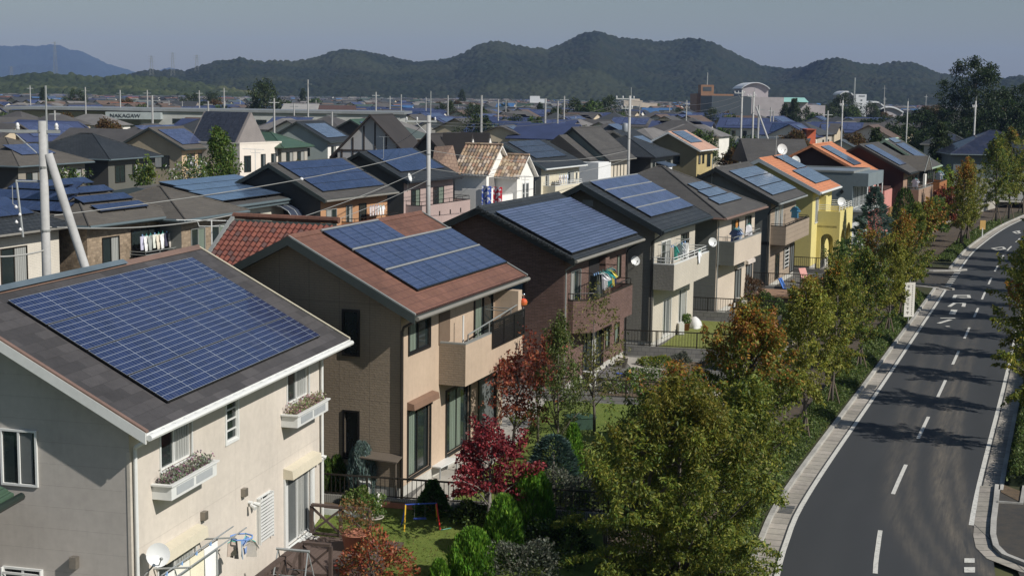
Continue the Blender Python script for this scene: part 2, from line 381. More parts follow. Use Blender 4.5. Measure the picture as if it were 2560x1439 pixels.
    def panel(s, u0, u1, v0, v1, mat, nu=1, nv=1, frame=BLACKM, up=.10, th=.045, label=None, rail=None):
        """a panel array on the near slope: v0 lower edge, v1 upper edge"""
        m = MB(); c = [s.slope(u0, v0, up-th), s.slope(u1, v0, up-th), s.slope(u1, v1, up-th), s.slope(u0, v1, up-th)]
        t = [s.slope(u0, v0, up), s.slope(u1, v0, up), s.slope(u1, v1, up), s.slope(u0, v1, up)]
        m.face(t, 0, [(0, 0), (nu, 0), (nu, nv), (0, nv)]); m.face(c[::-1], 1)
        for i in range(4): j = (i+1) % 4; m.face([t[i], t[j], c[j], c[i]], 1)
        o = m.build('solar_panel', [mat, frame], s.r)
        b = MB()  # mounting rails down to the tiles
        nr = min(5, max(2, int((u1-u0)/1.6)+1))
        for k in range(nr):
            x = u0+.12+(u1-u0-.24)*k/(nr-1)
            b.hexa([s.slope(x-.03, v0+.03, .0), s.slope(x+.03, v0+.03, .0), s.slope(x+.03, v1-.03, .0), s.slope(x-.03, v1-.03, .0), s.slope(x-.03, v0+.03, up-th-.004), s.slope(x+.03, v0+.03, up-th-.004), s.slope(x+.03, v1-.03, up-th-.004), s.slope(x-.03, v1-.03, up-th-.004)])
        b.build('mounting_rail', frame, o)
        if rail:
            e = MB(); e.hexa([s.slope(u0, v1+.004, up-th), s.slope(u1, v1+.004, up-th), s.slope(u1, v1+.05, up-th), s.slope(u0, v1+.05, up-th), s.slope(u0, v1+.004, up+.02), s.slope(u1, v1+.004, up+.02), s.slope(u1, v1+.05, up+.02), s.slope(u0, v1+.05, up+.02)]); e.build('edge_strip', rail, o)
        if label: o['label'] = label
        return o
    def balcony(s, a0, a1, d, z0, z1, mat, side=None, cap=BLACKM, rail=None, y0=0., cut=0.):
        """solid-fronted balcony on the E wall; cut chamfers the near corner"""
        side = side or mat; t = .14; m = MB(); P = [(a0, y0), (a0, y0-d+cut), (a0+cut*.8, y0-d), (a1, y0-d), (a1, y0)] if cut else [(a0, y0), (a0, y0-d), (a1, y0-d), (a1, y0)]
        n = len(P); inn = [(a0+t, y0), (a0+t, y0-d+t+cut*.9), (a0+cut*.8+t*.6, y0-d+t), (a1-t, y0-d+t), (a1-t, y0)] if cut else [(a0+t, y0), (a0+t, y0-d+t), (a1-t, y0-d+t), (a1-t, y0)]
        for i in range(n-1):
            mi = 1 if (i == 0 or i == n-2) else 0
            a, b, c, e = P[i], P[i+1], inn[i+1], inn[i]
            m.face([(*a, z0), (*b, z0), (*b, z1), (*a, z1)], mi); m.face([(*e, z0+.3), (*c, z0+.3), (*c, z1), (*e, z1)], mi); m.face([(*a, z1), (*b, z1), (*c, z1), (*e, z1)], mi)
        m.face([(*p, z0) for p in P][::-1], 1); m.face([(*p, z0+.3) for p in inn], 1)
        o = m.build('balcony', [mat, side], s.r)
        c = MB()
        for i in range(n-1):
            a, b, q, e = P[i], P[i+1], inn[i+1], inn[i]; c.hexa([(*a, z1+.003), (*b, z1+.003), (*q, z1+.003), (*e, z1+.003), (*a, z1+.05), (*b, z1+.05), (*q, z1+.05), (*e, z1+.05)])
        c.build('coping', cap, o)
        if rail:
            rm, rh, lines_ = rail; c = MB(); Q = [((p[0]+q[0])/2, (p[1]+q[1])/2) for p, q in zip(P, inn)]
            for k in range(lines_): zz = z1+.05+rh*(k+1)/lines_; c.tube([(*q, zz) for q in Q], .022, 6)
            for i in range(n-1):
                dd = math.hypot(Q[i+1][0]-Q[i][0], Q[i+1][1]-Q[i][1]); k = max(1, round(dd/1.3))
                for j in range(k+1): x = Q[i][0]+(Q[i+1][0]-Q[i][0])*j/k; y = Q[i][1]+(Q[i+1][1]-Q[i][1])*j/k; c.tube([(x, y, z1), (x, y, z1+.05+rh)], .018, 6)
            c.build('handrail', rm, o)
        return o
    def dish(s, p, aim=(-.7, -.65, .35), r=.25, mat=None, arm=None, back=.35):
        c = Vector(p); d = Vector(aim).normalized(); x = d.orthogonal().normalized(); y = d.cross(x); m = MB(); n = 20; rg = [(0, -.06), (.35, -.05), (.7, -.02), (1, .03)]
        o0 = len(m.v)
        for q, h in rg:
            for k in range(n): a = 2*math.pi*k/n; m.v.append(tuple(c+(x*math.cos(a)+y*math.sin(a))*r*q*1.0+d*h*r*3))
        for i in range(3):
            for k in range(n): k2 = (k+1) % n; m.f.append((i*n+k, i*n+k2, (i+1)*n+k2, (i+1)*n+k)); m.m.append(0)
        low = c-Vector((0, 0, r*.9))+d*r*.25; tip = c+d*r*1.15-Vector((0, 0, r*.35))
        m.tube([low, tip], .012, 6, 1); m.tube([tip-d*.05, tip+d*.03], .035, 8, 1); b = c-d*.12
        m.tube([c-d*.05, b], .03, 6, 1); m.tube([b-Vector((0, 0, .15)), Vector(arm) if arm else b-d*back], .02, 6, 1)
        return m.build('satellite_dish', [mat or plain('dish_white', (.6, .61, .6), .4, .05), GREYM], s.r, True)
def fence_world(name, label, a, b, h=.7, base=.35, mat=DBROWN, bmat=None, z=0., zb=None, step=.14, rail=.05):
    """picket fence standing on its low block wall"""
    a, b = Vector((a[0], a[1], 0)), Vector((b[0], b[1], 0)); L = (b-a).length; th = math.atan2(b.y-a.y, b.x-a.x)
    r = thing(name, label, 'fence', (a.x, a.y, z), th); zb = zb if zb is not None else -.05
    if base or zb < 0: MB().box(0, L, -.07, .07, zb-.3, base).build('block_wall', bmat or CONC, r)
    m = MB(); k = int(L/step)
    for i in range(k+1): x = L*i/k; m.box(x-.009, x+.009, -.009, .009, base+.06, base+h-.02)
    m.build('pickets', mat, r); m = MB(); m.box(0, L, -.022, .022, base+h-.02, base+h+rail-.02); m.box(0, L, -.014, .014, base+.04, base+.075); m.build('rail', mat, r)
    k = max(1, round(L/2))
    for i in range(k+1): x = L*i/k; MB().box(x-.03, x+.03, -.028, .028, base, base+h+rail-.023).build('post', mat, r)
    return r
# ------------------------------------------------------------------ washing
CLOTH = {}
def cloth(c):
    k = 'cloth_%d_%d_%d' % tuple(int(x*99) for x in c)
    if k not in CLOTH: CLOTH[k] = plain(k, c, .9, .1, s2=14)
    return CLOTH[k]
def garment(h, p, kind, c, label, ang=0., sz=1., c2=None, group=None):
    """hanging garment; p is the hook point in the house frame, ang the turn about z"""
    W = h.w(*p); names = dict(shirt='hanging_shirt', towel='hanging_towel', pants='hanging_trousers', sheet='hanging_sheet', vest='hanging_vest')
    pro = dict(shirt=[(-.06, 0), (.06, 0), (.2, -.05), (.36, -.28), (.27, -.34), (.2, -.22), (.22, -.68), (-.22, -.68), (-.2, -.22), (-.27, -.34), (-.36, -.28), (-.2, -.05)],
               vest=[(-.08, 0), (.08, 0), (.16, -.05), (.18, -.25), (.21, -.6), (-.21, -.6), (-.18, -.25), (-.16, -.05)],
               towel=[(-.2, 0), (.2, 0), (.2, -.62), (-.19, -.6)], sheet=[(-.5, 0), (.5, 0), (.49, -1.15), (-.5, -1.1)],
               pants=[(-.18, 0), (.18, 0), (.22, -.85), (.06, -.85), (0, -.3), (-.06, -.85), (-.22, -.85)])[kind]
    top = thing(names[kind], label, 'laundry', W, h.th+ang, group); rnd = random.Random(hash(label) % 9999 if False else len(label)*7+int(p[0]*10))
    m = MB(); k = 5; n = len(pro); dz = .06
    # folded cloth: outline swept through the thickness with a wave
    def wv(x, z): return .035*math.sin(x*19+z*5+rnd.random()*.3)*sz
    f = [(x*sz, -.012+wv(x, z), (z-dz)*sz) for x, z in pro]; b = [(x*sz, .012+wv(x, z), (z-dz)*sz) for x, z in pro]
    o = len(m.v); m.v += f+b; m.f.append(tuple(range(n))); m.m.append(0); m.f.append(tuple(range(n, 2*n))[::-1]); m.m.append(0)
    for i in range(n): j = (i+1) % n; m.f.append((i, j, n+j, n+i)); m.m.append(1 if c2 and i > n//2 else 0)
    if c2: m.m[0] = 0
    m.build('fabric', [cloth(c), cloth(c2 or c)], top)
    if kind in ('shirt', 'vest'):
        MB().tube([(-.17*sz, 0, -.1*sz), (0, 0, -.01), (.17*sz, 0, -.1*sz)], .01, 5).tube([(0, 0, -.01), (0, 0, .07)], .007, 5).build('hanger', cloth((.1, .45, .4)), top)
    else:
        MB().box(-.03, .03, -.02, .02, -.04-.02, .03).build('clothes_peg', cloth((.2, .35, .6)), top)
    return top
def acunit(p, rz, label):
    r = thing('air_conditioner_unit', label, 'air conditioner', p, rz, 'outdoor air conditioner units'); m = MB().box(-.4, .4, -.15, .15, .06, .62); m.build('casing', plain('ac_white', (.5, .5, .47), .5, .08), r)
    m = MB(); c = []
    for k in range(20):
        a = 2*math.pi*k/20; c.append((-.1+.23*math.cos(a), -.156, .34+.23*math.sin(a)))
    m.face(c); m.build('fan', plain('ac_dark', (.05, .05, .05), .6, .2), r)
    m = MB()
    for rr in (.07, .14, .21, .245): m.tube([(-.1+rr*math.cos(6.2832*k/20), -.165, .34+rr*math.sin(6.2832*k/20)) for k in range(21)], .006, 4, cap=False)
    m.build('fan_guard', plain('ac_white', (.5, .5, .47)), r); MB().box(-.36, -.28, -.18, .18, 0, .06).box(.28, .36, -.18, .18, 0, .06).build('foot', GREYM, r)
    return r
# ------------------------------------------------------------------ foliage
def qmesh(name, V, nq, cols, mat, parent=None, tag_=None):
    """V: (nq*4,3) quad corners, cols: (nq,3)"""
    me = bpy.data.meshes.new(name); me.vertices.add(nq*4); me.vertices.foreach_set('co', V.astype(np.float32).ravel())
    me.loops.add(nq*4); me.loops.foreach_set('vertex_index', np.arange(nq*4, dtype=np.int32)); me.polygons.add(nq)
    me.polygons.foreach_set('loop_start', np.arange(0, nq*4, 4, dtype=np.int32)); me.update(calc_edges=True)
    a = me.color_attributes.new('Col', 'FLOAT_COLOR', 'POINT'); c = np.ones((nq*4, 4), np.float32); c[:, :3] = np.repeat(cols, 4, 0); a.data.foreach_set('color', c.ravel())
    me.materials.append(mat); o = bpy.data.objects.new(name, me); COL.objects.link(o)
    if parent is not None: o.parent = parent
    return o
def leaves(rng, P, size, dirs, aspect=.45, curl=.0):
    """rhombus leaves at P (n,3), long axis dirs"""
    n = len(P); d = dirs/np.linalg.norm(dirs, axis=1, keepdims=True); r = rng.normal(size=(n, 3)); s = np.cross(d, r); s /= np.linalg.norm(s, axis=1, keepdims=True)+1e-9
    sz = size*(rng.uniform(.7, 1.3, n)[:, None]); a = P-d*sz*.5; t = P+d*sz*.5; m = P-d*sz*.05; V = np.stack([a, m+s*sz*aspect*.5, t, m-s*sz*aspect*.5], 1)
    return V.reshape(-1, 3)
def pal(rng, n, cols, var=.18):
    cols = np.array(cols); c = cols[rng.integers(0, len(cols), n)]*rng.uniform(1-var, 1+var, (n, 1)); return np.clip(c*rng.uniform(.9, 1.1, (n, 3)), 0, 1)
OLIVE = [(.15, .17, .022), (.11, .14, .02), (.20, .20, .03), (.08, .11, .018), (.24, .21, .03)]
ORANGE = [(.30, .13, .025), (.24, .09, .02), (.22, .17, .025), (.34, .18, .03)]
GREEN = [(.075, .13, .025), (.05, .10, .02), (.11, .16, .03)]
DEEP = [(.018, .036, .01), (.026, .05, .012), (.014, .028, .009), (.035, .055, .014)]
def tree(name, label, loc, h, r, cb, nl, ls, seed, top=None, cols=OLIVE, ncl=110, crad=.5, group=None, cat='tree', rz=0., stakes=False, tr=.07, aspect=.42, shape='vase', nsp=9, kindcol=.4, bark=(.10, .085, .07), spray=1.):
    rng = np.random.default_rng(seed); rr = random.Random(seed); t = thing(name, label, cat, loc, rz, group)
    m = MB(); lean = (rr.uniform(-.15, .15), rr.uniform(-.15, .15)); m.tube([(0, 0, -.1), (lean[0]*.3, lean[1]*.3, cb*.6), (lean[0], lean[1], cb*1.1), (lean[0]*1.5, lean[1]*1.5, h*.82)], [tr*1.25, tr, tr*.85, tr*.25], 8)
    # cluster centres inside an egg with a flat-ish base
    C = []; 
    while len(C) < ncl:
        z = rng.uniform(0, 1); k = {'vase': math.sin(math.pi*min(1, (z*.86+.12)))**.75, 'egg': math.sqrt(max(0, 1-((z-.42)/.6)**2)), 'cone': (1-z)**.8*.95+.05, 'flat': math.sqrt(max(.02, 1-(z*1.0)**2))}[shape]
        a = rng.uniform(0, 6.283); q = math.sqrt(rng.uniform(.12, 1)); lump = 1+.22*math.sin(a*3+seed)+.12*math.sin(a*5+z*9+seed*2)
        C.append((lean[0]+q*k*r*lump*math.cos(a), lean[1]+q*k*r*lump*math.sin(a), cb+z*(h-cb)))
    C = np.array(C)
    for i in rr.sample(range(ncl), min(nsp, ncl)):
        c = C[i]; z0 = min(max(cb*.75, c[2]-abs(rr.uniform(.6, 1.6))*max(.4, np.hypot(c[0], c[1]))), h*.75); p0 = (lean[0]*z0/cb*.8, lean[1]*z0/cb*.8, z0)
        mid = ((p0[0]+c[0])*.45, (p0[1]+c[1])*.45, (z0*.45+c[2]*.55)); m.tube([p0, mid, tuple(c)], [tr*.5, tr*.3, tr*.1], 5)
    m.build('trunk', plain('bark_%d' % int(bark[0]*100), bark, .95, .25, bmp=.6), t, True)
    per = nl//ncl; n = per*ncl; u = rng.normal(size=(n, 3)); u /= np.linalg.norm(u, axis=1, keepdims=True); rad = rng.uniform(.2, 1, n)**.6
    sp = C-np.array([lean[0], lean[1], cb+(h-cb)*.25]); sp /= np.linalg.norm(sp, axis=1, keepdims=True)+1e-6; sp += rng.normal(size=sp.shape)*.35+np.array([0, 0, .25]); sp /= np.linalg.norm(sp, axis=1, keepdims=True)
    al = rng.uniform(-1, 1, n); cs = np.repeat(rng.uniform(.6, 1.3, ncl)*crad, per)*(1.05-.45*al); P = np.repeat(C, per, 0)+u*(rad*cs*.78)[:, None]*np.array([1, 1, .7])+np.repeat(sp*rng.uniform(.5, 1.7, (ncl, 1))*crad*spray, per, 0)*al[:, None]
    out = u*.6+np.array([0, 0, -.35])+rng.normal(size=(n, 3))*.45; V = leaves(rng, P, ls, out, aspect)
    col = pal(rng, n, cols)*np.repeat(rng.uniform(.75, 1.25, ncl), per)[:, None]
    if top is not None:
        zf = (P[:, 2]-cb)/(h-cb); pr = np.clip((zf-kindcol)*2.2, 0, 1)*np.repeat(rng.uniform(.3, 1.3, ncl), per); s = rng.uniform(0, 1, n) < pr; col[s] = pal(rng, int(s.sum()), top)
    qmesh('crown', V, n, col, leafm(), t)
    if stakes:
        for k in range(3): a = k*2.09+.4; MB().tube([(.45*math.cos(a), .45*math.sin(a), -.1), (.06*math.cos(a), .06*math.sin(a), 1.25)], .035, 6).build('stake', plain('stake_wood', (.13, .10, .07), .9, .25), t)
    return t
def conifer(name, label, loc, h, r, n, ls, seed, cols, group=None, aspect=.3, up=1.0, cat='shrub', base=.0, prof=None, rz=0., spread=.35):
    rng = np.random.default_rng(seed); t = thing(name, label, cat, loc, rz, group)
    MB().tube([(0, 0, -.1), (0, 0, h*.75)], [r*.12, .02], 7).build('trunk', plain('bark_10', (.10, .085, .07), .95, .25, bmp=.6), t, True)
    z = rng.uniform(0, 1, n)**.85; f = prof or (lambda q: np.sqrt(np.clip(1-((q-.33)/.67)**2, 0, 1)) if True else 0)
    k = np.where(z > .33, np.sqrt(np.clip(1-((z-.33)/.69)**2, 0, 1))**1.15, .78+.22*z/.33) if prof is None else prof(z)
    a = rng.uniform(0, 6.283, n); lump = 1+.10*np.sin(a*5+z*11+seed)+.08*np.sin(a*9-z*17)+.05*rng.normal(size=n)
    rad = r*k*lump*rng.uniform(.72, 1, n)**.5; P = np.stack([rad*np.cos(a), rad*np.sin(a), base+z*(h-base)], 1)
    d = np.stack([np.cos(a)*spread, np.sin(a)*spread, np.full(n, up)], 1)+rng.normal(size=(n, 3))*.22
    V = leaves(rng, P, ls, d, aspect); qmesh('crown', V, n, pal(rng, n, cols, .3)*(.8+.4*(.5+.5*np.sin(a*7+z*20)))[:, None], leafm(), t); return t
def bush(name, label, loc, r, h, n, ls, seed, cols=GREEN, group=None, cat='shrub', aspect=.5, sx=1.):
    rng = np.random.default_rng(seed); t = thing(name, label, cat, loc, 0, group); rr = random.Random(seed)
    m = MB()
    for k in range(6): a = rr.uniform(0, 6.28); m.tube([(0, 0, -.05), (.4*r*math.cos(a), .4*r*math.sin(a), h*.7)], [.02, .008], 5)
    m.build('stem', plain('bark_10', (.10, .085, .07), .95, .25, bmp=.6), t)
    u = rng.normal(size=(n, 3)); u /= np.linalg.norm(u, axis=1, keepdims=True); u[:, 2] = np.abs(u[:, 2])*1.3-.3; lump = 1+.18*np.sin(u[:, 0]*6+seed)+.15*np.cos(u[:, 1]*7-seed)
    P = u*(rng.uniform(.5, 1, n)**.4*lump)[:, None]*np.array([r*sx, r, h*.72])+np.array([0, 0, h*.28]); P[:, 2] = np.maximum(P[:, 2], .03)
    V = leaves(rng, P, ls, u+rng.normal(size=(n, 3))*.6, aspect); qmesh('foliage', V, n, pal(rng, n, cols, .3), leafm(), t); return t
# ------------------------------------------------------------------ ground, road, pavement
ZR = -1.2
def resample(P, step):
    P = [Vector((*p, 0)) for p in P]; out = []
    for i in range(len(P)-1):
        p0, p1, p2, p3 = P[max(i-1, 0)], P[i], P[i+1], P[min(i+2, len(P)-1)]; k = max(1, int((p2-p1).length/step))
        for j in range(k):
            t = j/k; out.append(.5*((2*p1)+(p2-p0)*t+(2*p0-5*p1+4*p2-p3)*t*t+(3*p1-p0-3*p2+p3)*t**3))
    out.append(P[-1]); return out
CL = resample([(6.5, 27), (9.3, 35.5), (11.1, 42.2), (13.25, 48.7), (20.9, 68.7), (30.0, 92.6), (39.3, 117), (47, 136), (59.4, 162.5), (76, 192), (100, 225), (135, 262)], .8)
CLn = []; CLs = [0.]
for i, p in enumerate(CL):
    d = (CL[min(i+1, len(CL)-1)]-CL[max(i-1, 0)]).normalized(); CLn.append(Vector((d.y, -d.x, 0)))
    if i: CLs.append(CLs[-1]+(p-CL[i-1]).length)
def rd(s, b, z=0.):
    i = min(max(int(np.searchsorted(CLs, s))-1, 0), len(CL)-2); f = (s-CLs[i])/(CLs[i+1]-CLs[i]); p = CL[i].lerp(CL[i+1], f); n = CLn[i].lerp(CLn[i+1], f).normalized(); q = p+n*b; return (q.x, q.y, z)
def s_of_y(y, b=0):
    return min(range(len(CL)), key=lambda i: abs((CL[i]+CLn[i]*b).y-y))
def sy(y, b=0): return CLs[s_of_y(y, b)]
STOT = CLs[-1]
def strip(mb, s0, s1, b0, b1, z0, z1=None, step=1.2, mi=0):
    """ribbon beside the centre line"""
    z1 = z0 if z1 is None else z1; k = max(1, int((s1-s0)/step))
    for i in range(k):
        a, c = s0+(s1-s0)*i/k, s0+(s1-s0)*(i+1)/k
        mb.face([rd(a, b0, z0), rd(a, b1, z1), rd(c, b1, z1), rd(c, b0, z0)], mi, [(b0, a), (b1, a), (b1, c), (b0, c)])
def kerb(mb, s0, s1, b0, b1, z0, z1, step=1.2):
    k = max(1, int((s1-s0)/step))
    for i in range(k):
        a, c = s0+(s1-s0)*i/k, s0+(s1-s0)*(i+1)/k-.012
        mb.hexa([rd(a, b0, z0), rd(a, b1, z0), rd(c, b1, z0), rd(c, b0, z0), rd(a, b0, z1), rd(a, b1, z1), rd(c, b1, z1), rd(c, b0, z1)])
SOIL = groundm('soil', [(.12, .085, .055), (.17, .125, .08), (.07, .055, .04)])
FIELD = groundm('field', [(.07, .085, .03), (.13, .11, .06), (.05, .07, .025)], .02, .2, bmp=0)
LAWN = groundm('lawn', [(.14, .19, .035), (.19, .225, .055), (.10, .15, .03)], .5, 3, bmp=.9, bs=60)
LAWN2 = groundm('lawn_dry', [(.21, .225, .07), (.18, .20, .05), (.15, .17, .045)], .5, 3, bmp=.8, bs=60)
GRAV = groundm('gravel', [(.14, .14, .13), (.2, .19, .17), (.09, .09, .085)], .6, 8, bmp=.8)
MB().face([(-6000, -200, -1.32), (9000, -200, -1.32), (9000, 12000, -1.32), (-6000, 12000, -1.32)]).build('ground', FIELD, kind='structure')
# raised building land left of the road, and everything beyond the bend
m = MB(); BB = -8.6
sA, sB, sC = sy(43.6, BB), sy(103.6, BB), sy(116.6, BB)
fenceA, fenceB = Vector((-14.0, 44.5)), Vector((2.9, 41.16))
lo = [rd(s, BB, 0) for s in np.arange(sy(42.6, BB), sB, 1.5)]+[rd(sB, BB, 0)]
m.face([(fenceB.x, fenceB.y, 0)]+lo+[(14, 112, 0), (-160, 130, 0), (-160, 78, 0), (fenceA.x, fenceA.y, 0)])
for a, b in zip(([(fenceB.x, fenceB.y, 0)]+lo)[:-1], lo): m.face([a, b, (b[0], b[1], -1.35), (a[0], a[1], -1.35)], 1)
hi = [rd(s, BB, 0) for s in np.arange(sC, sy(200, BB), 2)]
m.face([(14, 112, 0), hi[0]]+hi[1:]+[(60, 225, 0), (-160, 225, 0), (-160, 130, 0)])
for a, b in zip(hi[:-1], hi[1:]): m.face([a, b, (b[0], b[1], -1.35), (a[0], a[1], -1.35)], 1)
m.face([lo[-1], (14, 112, 0), (14, 112, -1.35), (*lo[-1][:2], -1.35)], 1); m.face([hi[0], (14, 112, 0), (14, 112, -1.35), (*hi[0][:2], -1.35)], 1)
m.build('terrain', [GRAV, CONC], kind='structure')
MB().face([(-160, 225, .0), (60, 225, 0), (90, 280, 0), (9000, 1500, 0), (9000, 12000, 0), (-6000, 12000, 0), (-6000, 225, 0)]).build('field', FIELD, kind='structure')
# plot of the near cream house, a little lower
def lawnz(x, y):
    d = 42.5-.2*(x+4.08)-y; return -.03-min(.64, .2*max(0, d))
m = MB(); nx, ny = 22, 16
for i in range(nx):
    for j in range(ny):
        q = []
        for a, b in ((i, j), (i+1, j), (i+1, j+1), (i, j+1)):
            u, v = a/nx, b/ny; x = -8.3+u*11.0; x0 = x; y1 = 42.5-.2*(x+4.08); y = 30*(1-v)+y1*v; q.append((x, y, lawnz(x, y)))
        m.face(q)
m.build('lawn', LAWN, kind='structure')
MB().box(-60, -8.3, 20, 43.2, -1.3, -.7).build('yard', GRAV, kind='structure')
# road surface with tracked-in dirt, painted as the road's own stains
def road_mesh():
    bs = np.concatenate([np.linspace(-3.35, 3.35, 46)]); ss = np.concatenate([np.arange(0, 70, .45), np.arange(70, STOT, 2.5)])
    V = np.array([rd(s, b, ZR) for s in ss for b in bs], np.float32); nb = len(bs); F = [(i*nb+j, i*nb+j+1, (i+1)*nb+j+1, (i+1)*nb+j) for i in range(len(ss)-1) for j in range(nb-1)]
    me = bpy.data.meshes.new('road'); me.from_pydata(V.tolist(), [], F); ul = me.uv_layers.new(name='UVMap')
    uvv = np.array([(b, s) for s in ss for b in bs], np.float32); li = np.zeros(len(me.loops), np.int32); me.loops.foreach_get('vertex_index', li); ul.data.foreach_set('uv', uvv[li].ravel())
    Zf = lambda x, y: onz(1860+x*.4442, 800+y*.4442, ZR)
    T = [([(1270, 0), (1200, 250), (1150, 450), (1125, 620), (1100, 850), (1110, 1000), (1160, 1180), (1260, 1330), (1400, 1439)], .32, 1.0),
         ([(1330, 0), (1265, 250), (1215, 450), (1195, 650), (1200, 850), (1235, 1050), (1290, 1180), (1420, 1330)], .22, .8),
         ([(1060, 60), (980, 300), (900, 520), (850, 750), (830, 950), (850, 1120), (930, 1260), (1060, 1439)], .3, .5),
         ([(1140, 60), (1080, 300), (1010, 500), (950, 720), (930, 930), (960, 1100), (1050, 1250), (1200, 1439)], .24, .55)]
    d = np.zeros(len(V))
    for pts, wd, st in T:
        P = np.array([Zf(*p)[:2] for p in pts])
        for a, b in zip(P[:-1], P[1:]):
            ab = b-a; t = np.clip(((V[:, :2]-a)@ab)/(ab@ab), 0, 1); q = a+t[:, None]*ab; e = np.hypot(*(V[:, :2]-q).T); fade = np.clip(1.25-(q[:, 1]-50)/40, .25, 1)
            d = np.maximum(d, st*np.exp(-(e/wd)**2)*fade)
    at = me.attributes.new('dirt', 'FLOAT', 'POINT'); at.data.foreach_set('value', d.astype(np.float32))
    m, n, p = _m('asphalt'); A = nd(n, 'Attribute', attribute_name='dirt'); uv, u, v = uvs(n)
    base = mixc(n, rng_(n, noise(n, .35, 4, .6, uv, (1, .25, 1)), .35, .65, 0, 1), (.024, .027, .029), (.034, .036, .038))
    base = mixc(n, rng_(n, noise(n, 60, 3), .4, .7, 0, .5), base, (.055, .058, .06))
    wt = rng_(n, mth(n, 'COSINE', mth(n, 'MULTIPLY', mth(n, 'SUBTRACT', mth(n, 'ABSOLUTE', u), 1.35), 4.2)), -1, 1, .25, 0); base = mixc(n, wt, base, (.022, .024, .026))
    gr = rng_(n, noise(n, 1.5, 7, .8, uv, (3.2, .22, 1)), .36, .62, .1, 1)
    base = mixc(n, mth(n, 'MULTIPLY', mth(n, 'MULTIPLY', A.outputs['Fac'], gr), .48), base, (.24, .20, .145))
    sp = rng_(n, noise(n, 3.1, 6, .8, uv, (1, .6, 1)), .70, .78, 0, .35); base = mixc(n, sp, base, (.2, .18, .13))
    n.links.new(base, p.inputs['Base Color']); p.inputs['Roughness'].default_value = .8; bump(n, p, noise(n, 70, 4), .3, .01)
    me.materials.append(m); o = bpy.data.objects.new('road', me); COL.objects.link(o); tag(o, kind='structure')
road_mesh()
ASPH2 = groundm('asphalt_path', [(.045, .045, .045), (.06, .057, .052), (.08, .07, .055)], .25, 3, bmp=.3)
PAVE = groundm('pavement_asphalt', [(.05, .043, .038), (.07, .06, .05), (.12, .09, .06)], .2, 2, bmp=.3)
def whitem():
    m, n, p = _m('road_paint'); p.inputs['Roughness'].default_value = .7; f = rng_(n, noise(n, 9, 5, .8), .5, .72, 0, .75)
    n.links.new(mixc(n, f, (.56, .55, .50), (.16, .16, .15)), p.inputs['Base Color']); return m
RP = whitem()
GUT = brickm('gutter_slabs', (.27, .25, .21), (.32, .29, .25), (.08, .08, .07), 5, .6, .02, bmp=.2, var=.25, offset=0)
KER = plain('kerb_stone', (.34, .33, .30), .9, .25, bmp=.3)
GR_ = plain('drain_grate', (.05, .06, .065), .5, .3)
s103, s117 = sy(103.7, -2.8), sy(116.3, -2.8)
for k, segs in (( -1, [(2, s103), (s117, STOT)]), (1, [(sy(49.6, 3), STOT)])):
    m = MB(); g = MB(); kk = MB()
    for a, c in segs:
        b = 2.72*k; strip(m, a, c, b-.08, b+.08, ZR+.012); strip(g, a, c, *sorted((b+.14*k, b+.68*k)), ZR+.008)
        kerb(kk, a, c, *sorted((b+.68*k, b+.84*k)), ZR-.05, ZR+.13)
    if k > 0: strip(m, sy(45, 2.7), sy(49.6, 3), 2.64, 2.8, ZR+.012)
    m.build('road_marking', RP, kind='structure'); g.build('gutter', GUT, kind='structure'); kk.build('kerb', KER, kind='structure')
# centre dashes
m = MB(); s = sy(44.37)-4.5
while s < STOT-8:
    strip(m, s, s+4.4, -.07, .07, ZR+.012, step=.8); s += 8.95
m2 = m; m.build('road_marking', RP, kind='structure')
# drain grates in the gutter (also lifting-lug covers)
for (x, y) in ((1950, 1283), (2185, 975-0), (2205, 930)):
    P = onz(x, y, ZR); s = sy(P.y, -3); mm = MB()
    for k in range(7): strip(mm, s+k*.14, s+k*.14+.08, -3.36, -2.9, ZR+.016, step=.1)
    mm.build('drain_grate', GR_, label='steel drain grate in the left gutter, %s' % ({1950: 'nearest the big zelkova crown', 2185: 'beside the first tree shadow', 2205: 'just beyond the tree shadow'}[x]), cat='drain grate')
# side street on the left with its corner kerbs and dashed stop line
def onr(x, y): p = onz(x, y, ZR); return (p.x, p.y)
m = MB(); a, b = rd(s103, -2.7, ZR+.004), rd(s117, -2.7, ZR+.004)
c1 = [onr(*p) for p in [(2310, 700), (2338, 706), (2352, 716)]]; c2 = [onr(*p) for p in [(2310, 680), (2350, 678), (2385, 676)]]
m.face([(17, 103.5, ZR+.004), rd(s103, -6, ZR+.004), a, b, rd(s117, -6, ZR+.004), (17, 111.5, ZR+.004)]); m.build('road', ASPH2, kind='structure')
def ribbon(pts, w0, w1, z0, z1, name, mat, kind='structure', **kw):
    m = MB(); P = [Vector((p[0], p[1], 0)) for p in pts]; n_ = []
    for i in range(len(P)): d = (P[min(i+1, len(P)-1)]-P[max(i-1, 0)]).normalized(); n_.append(Vector((d.y, -d.x, 0)))
    for i in range(len(P)-1):
        q = [P[i]+n_[i]*w0, P[i]+n_[i]*w1, P[i+1]+n_[i+1]*w1, P[i+1]+n_[i+1]*w0]
        if z0 == z1: m.face([(v.x, v.y, z1) for v in q])
        else: m.hexa([(v.x, v.y, z0) for v in q]+[(v.x, v.y, z1) for v in q])
    return m.build(name, mat, kind=kind, **kw)
arcA = [rd(s103-.2, -2.75)[:2], rd(s103+.9, -3.6)[:2], rd(s103+1.6, -4.8)[:2], rd(s103+1.9, -6.5)[:2], rd(s103+2, -9)[:2], rd(s103+1.8, -16)[:2]]
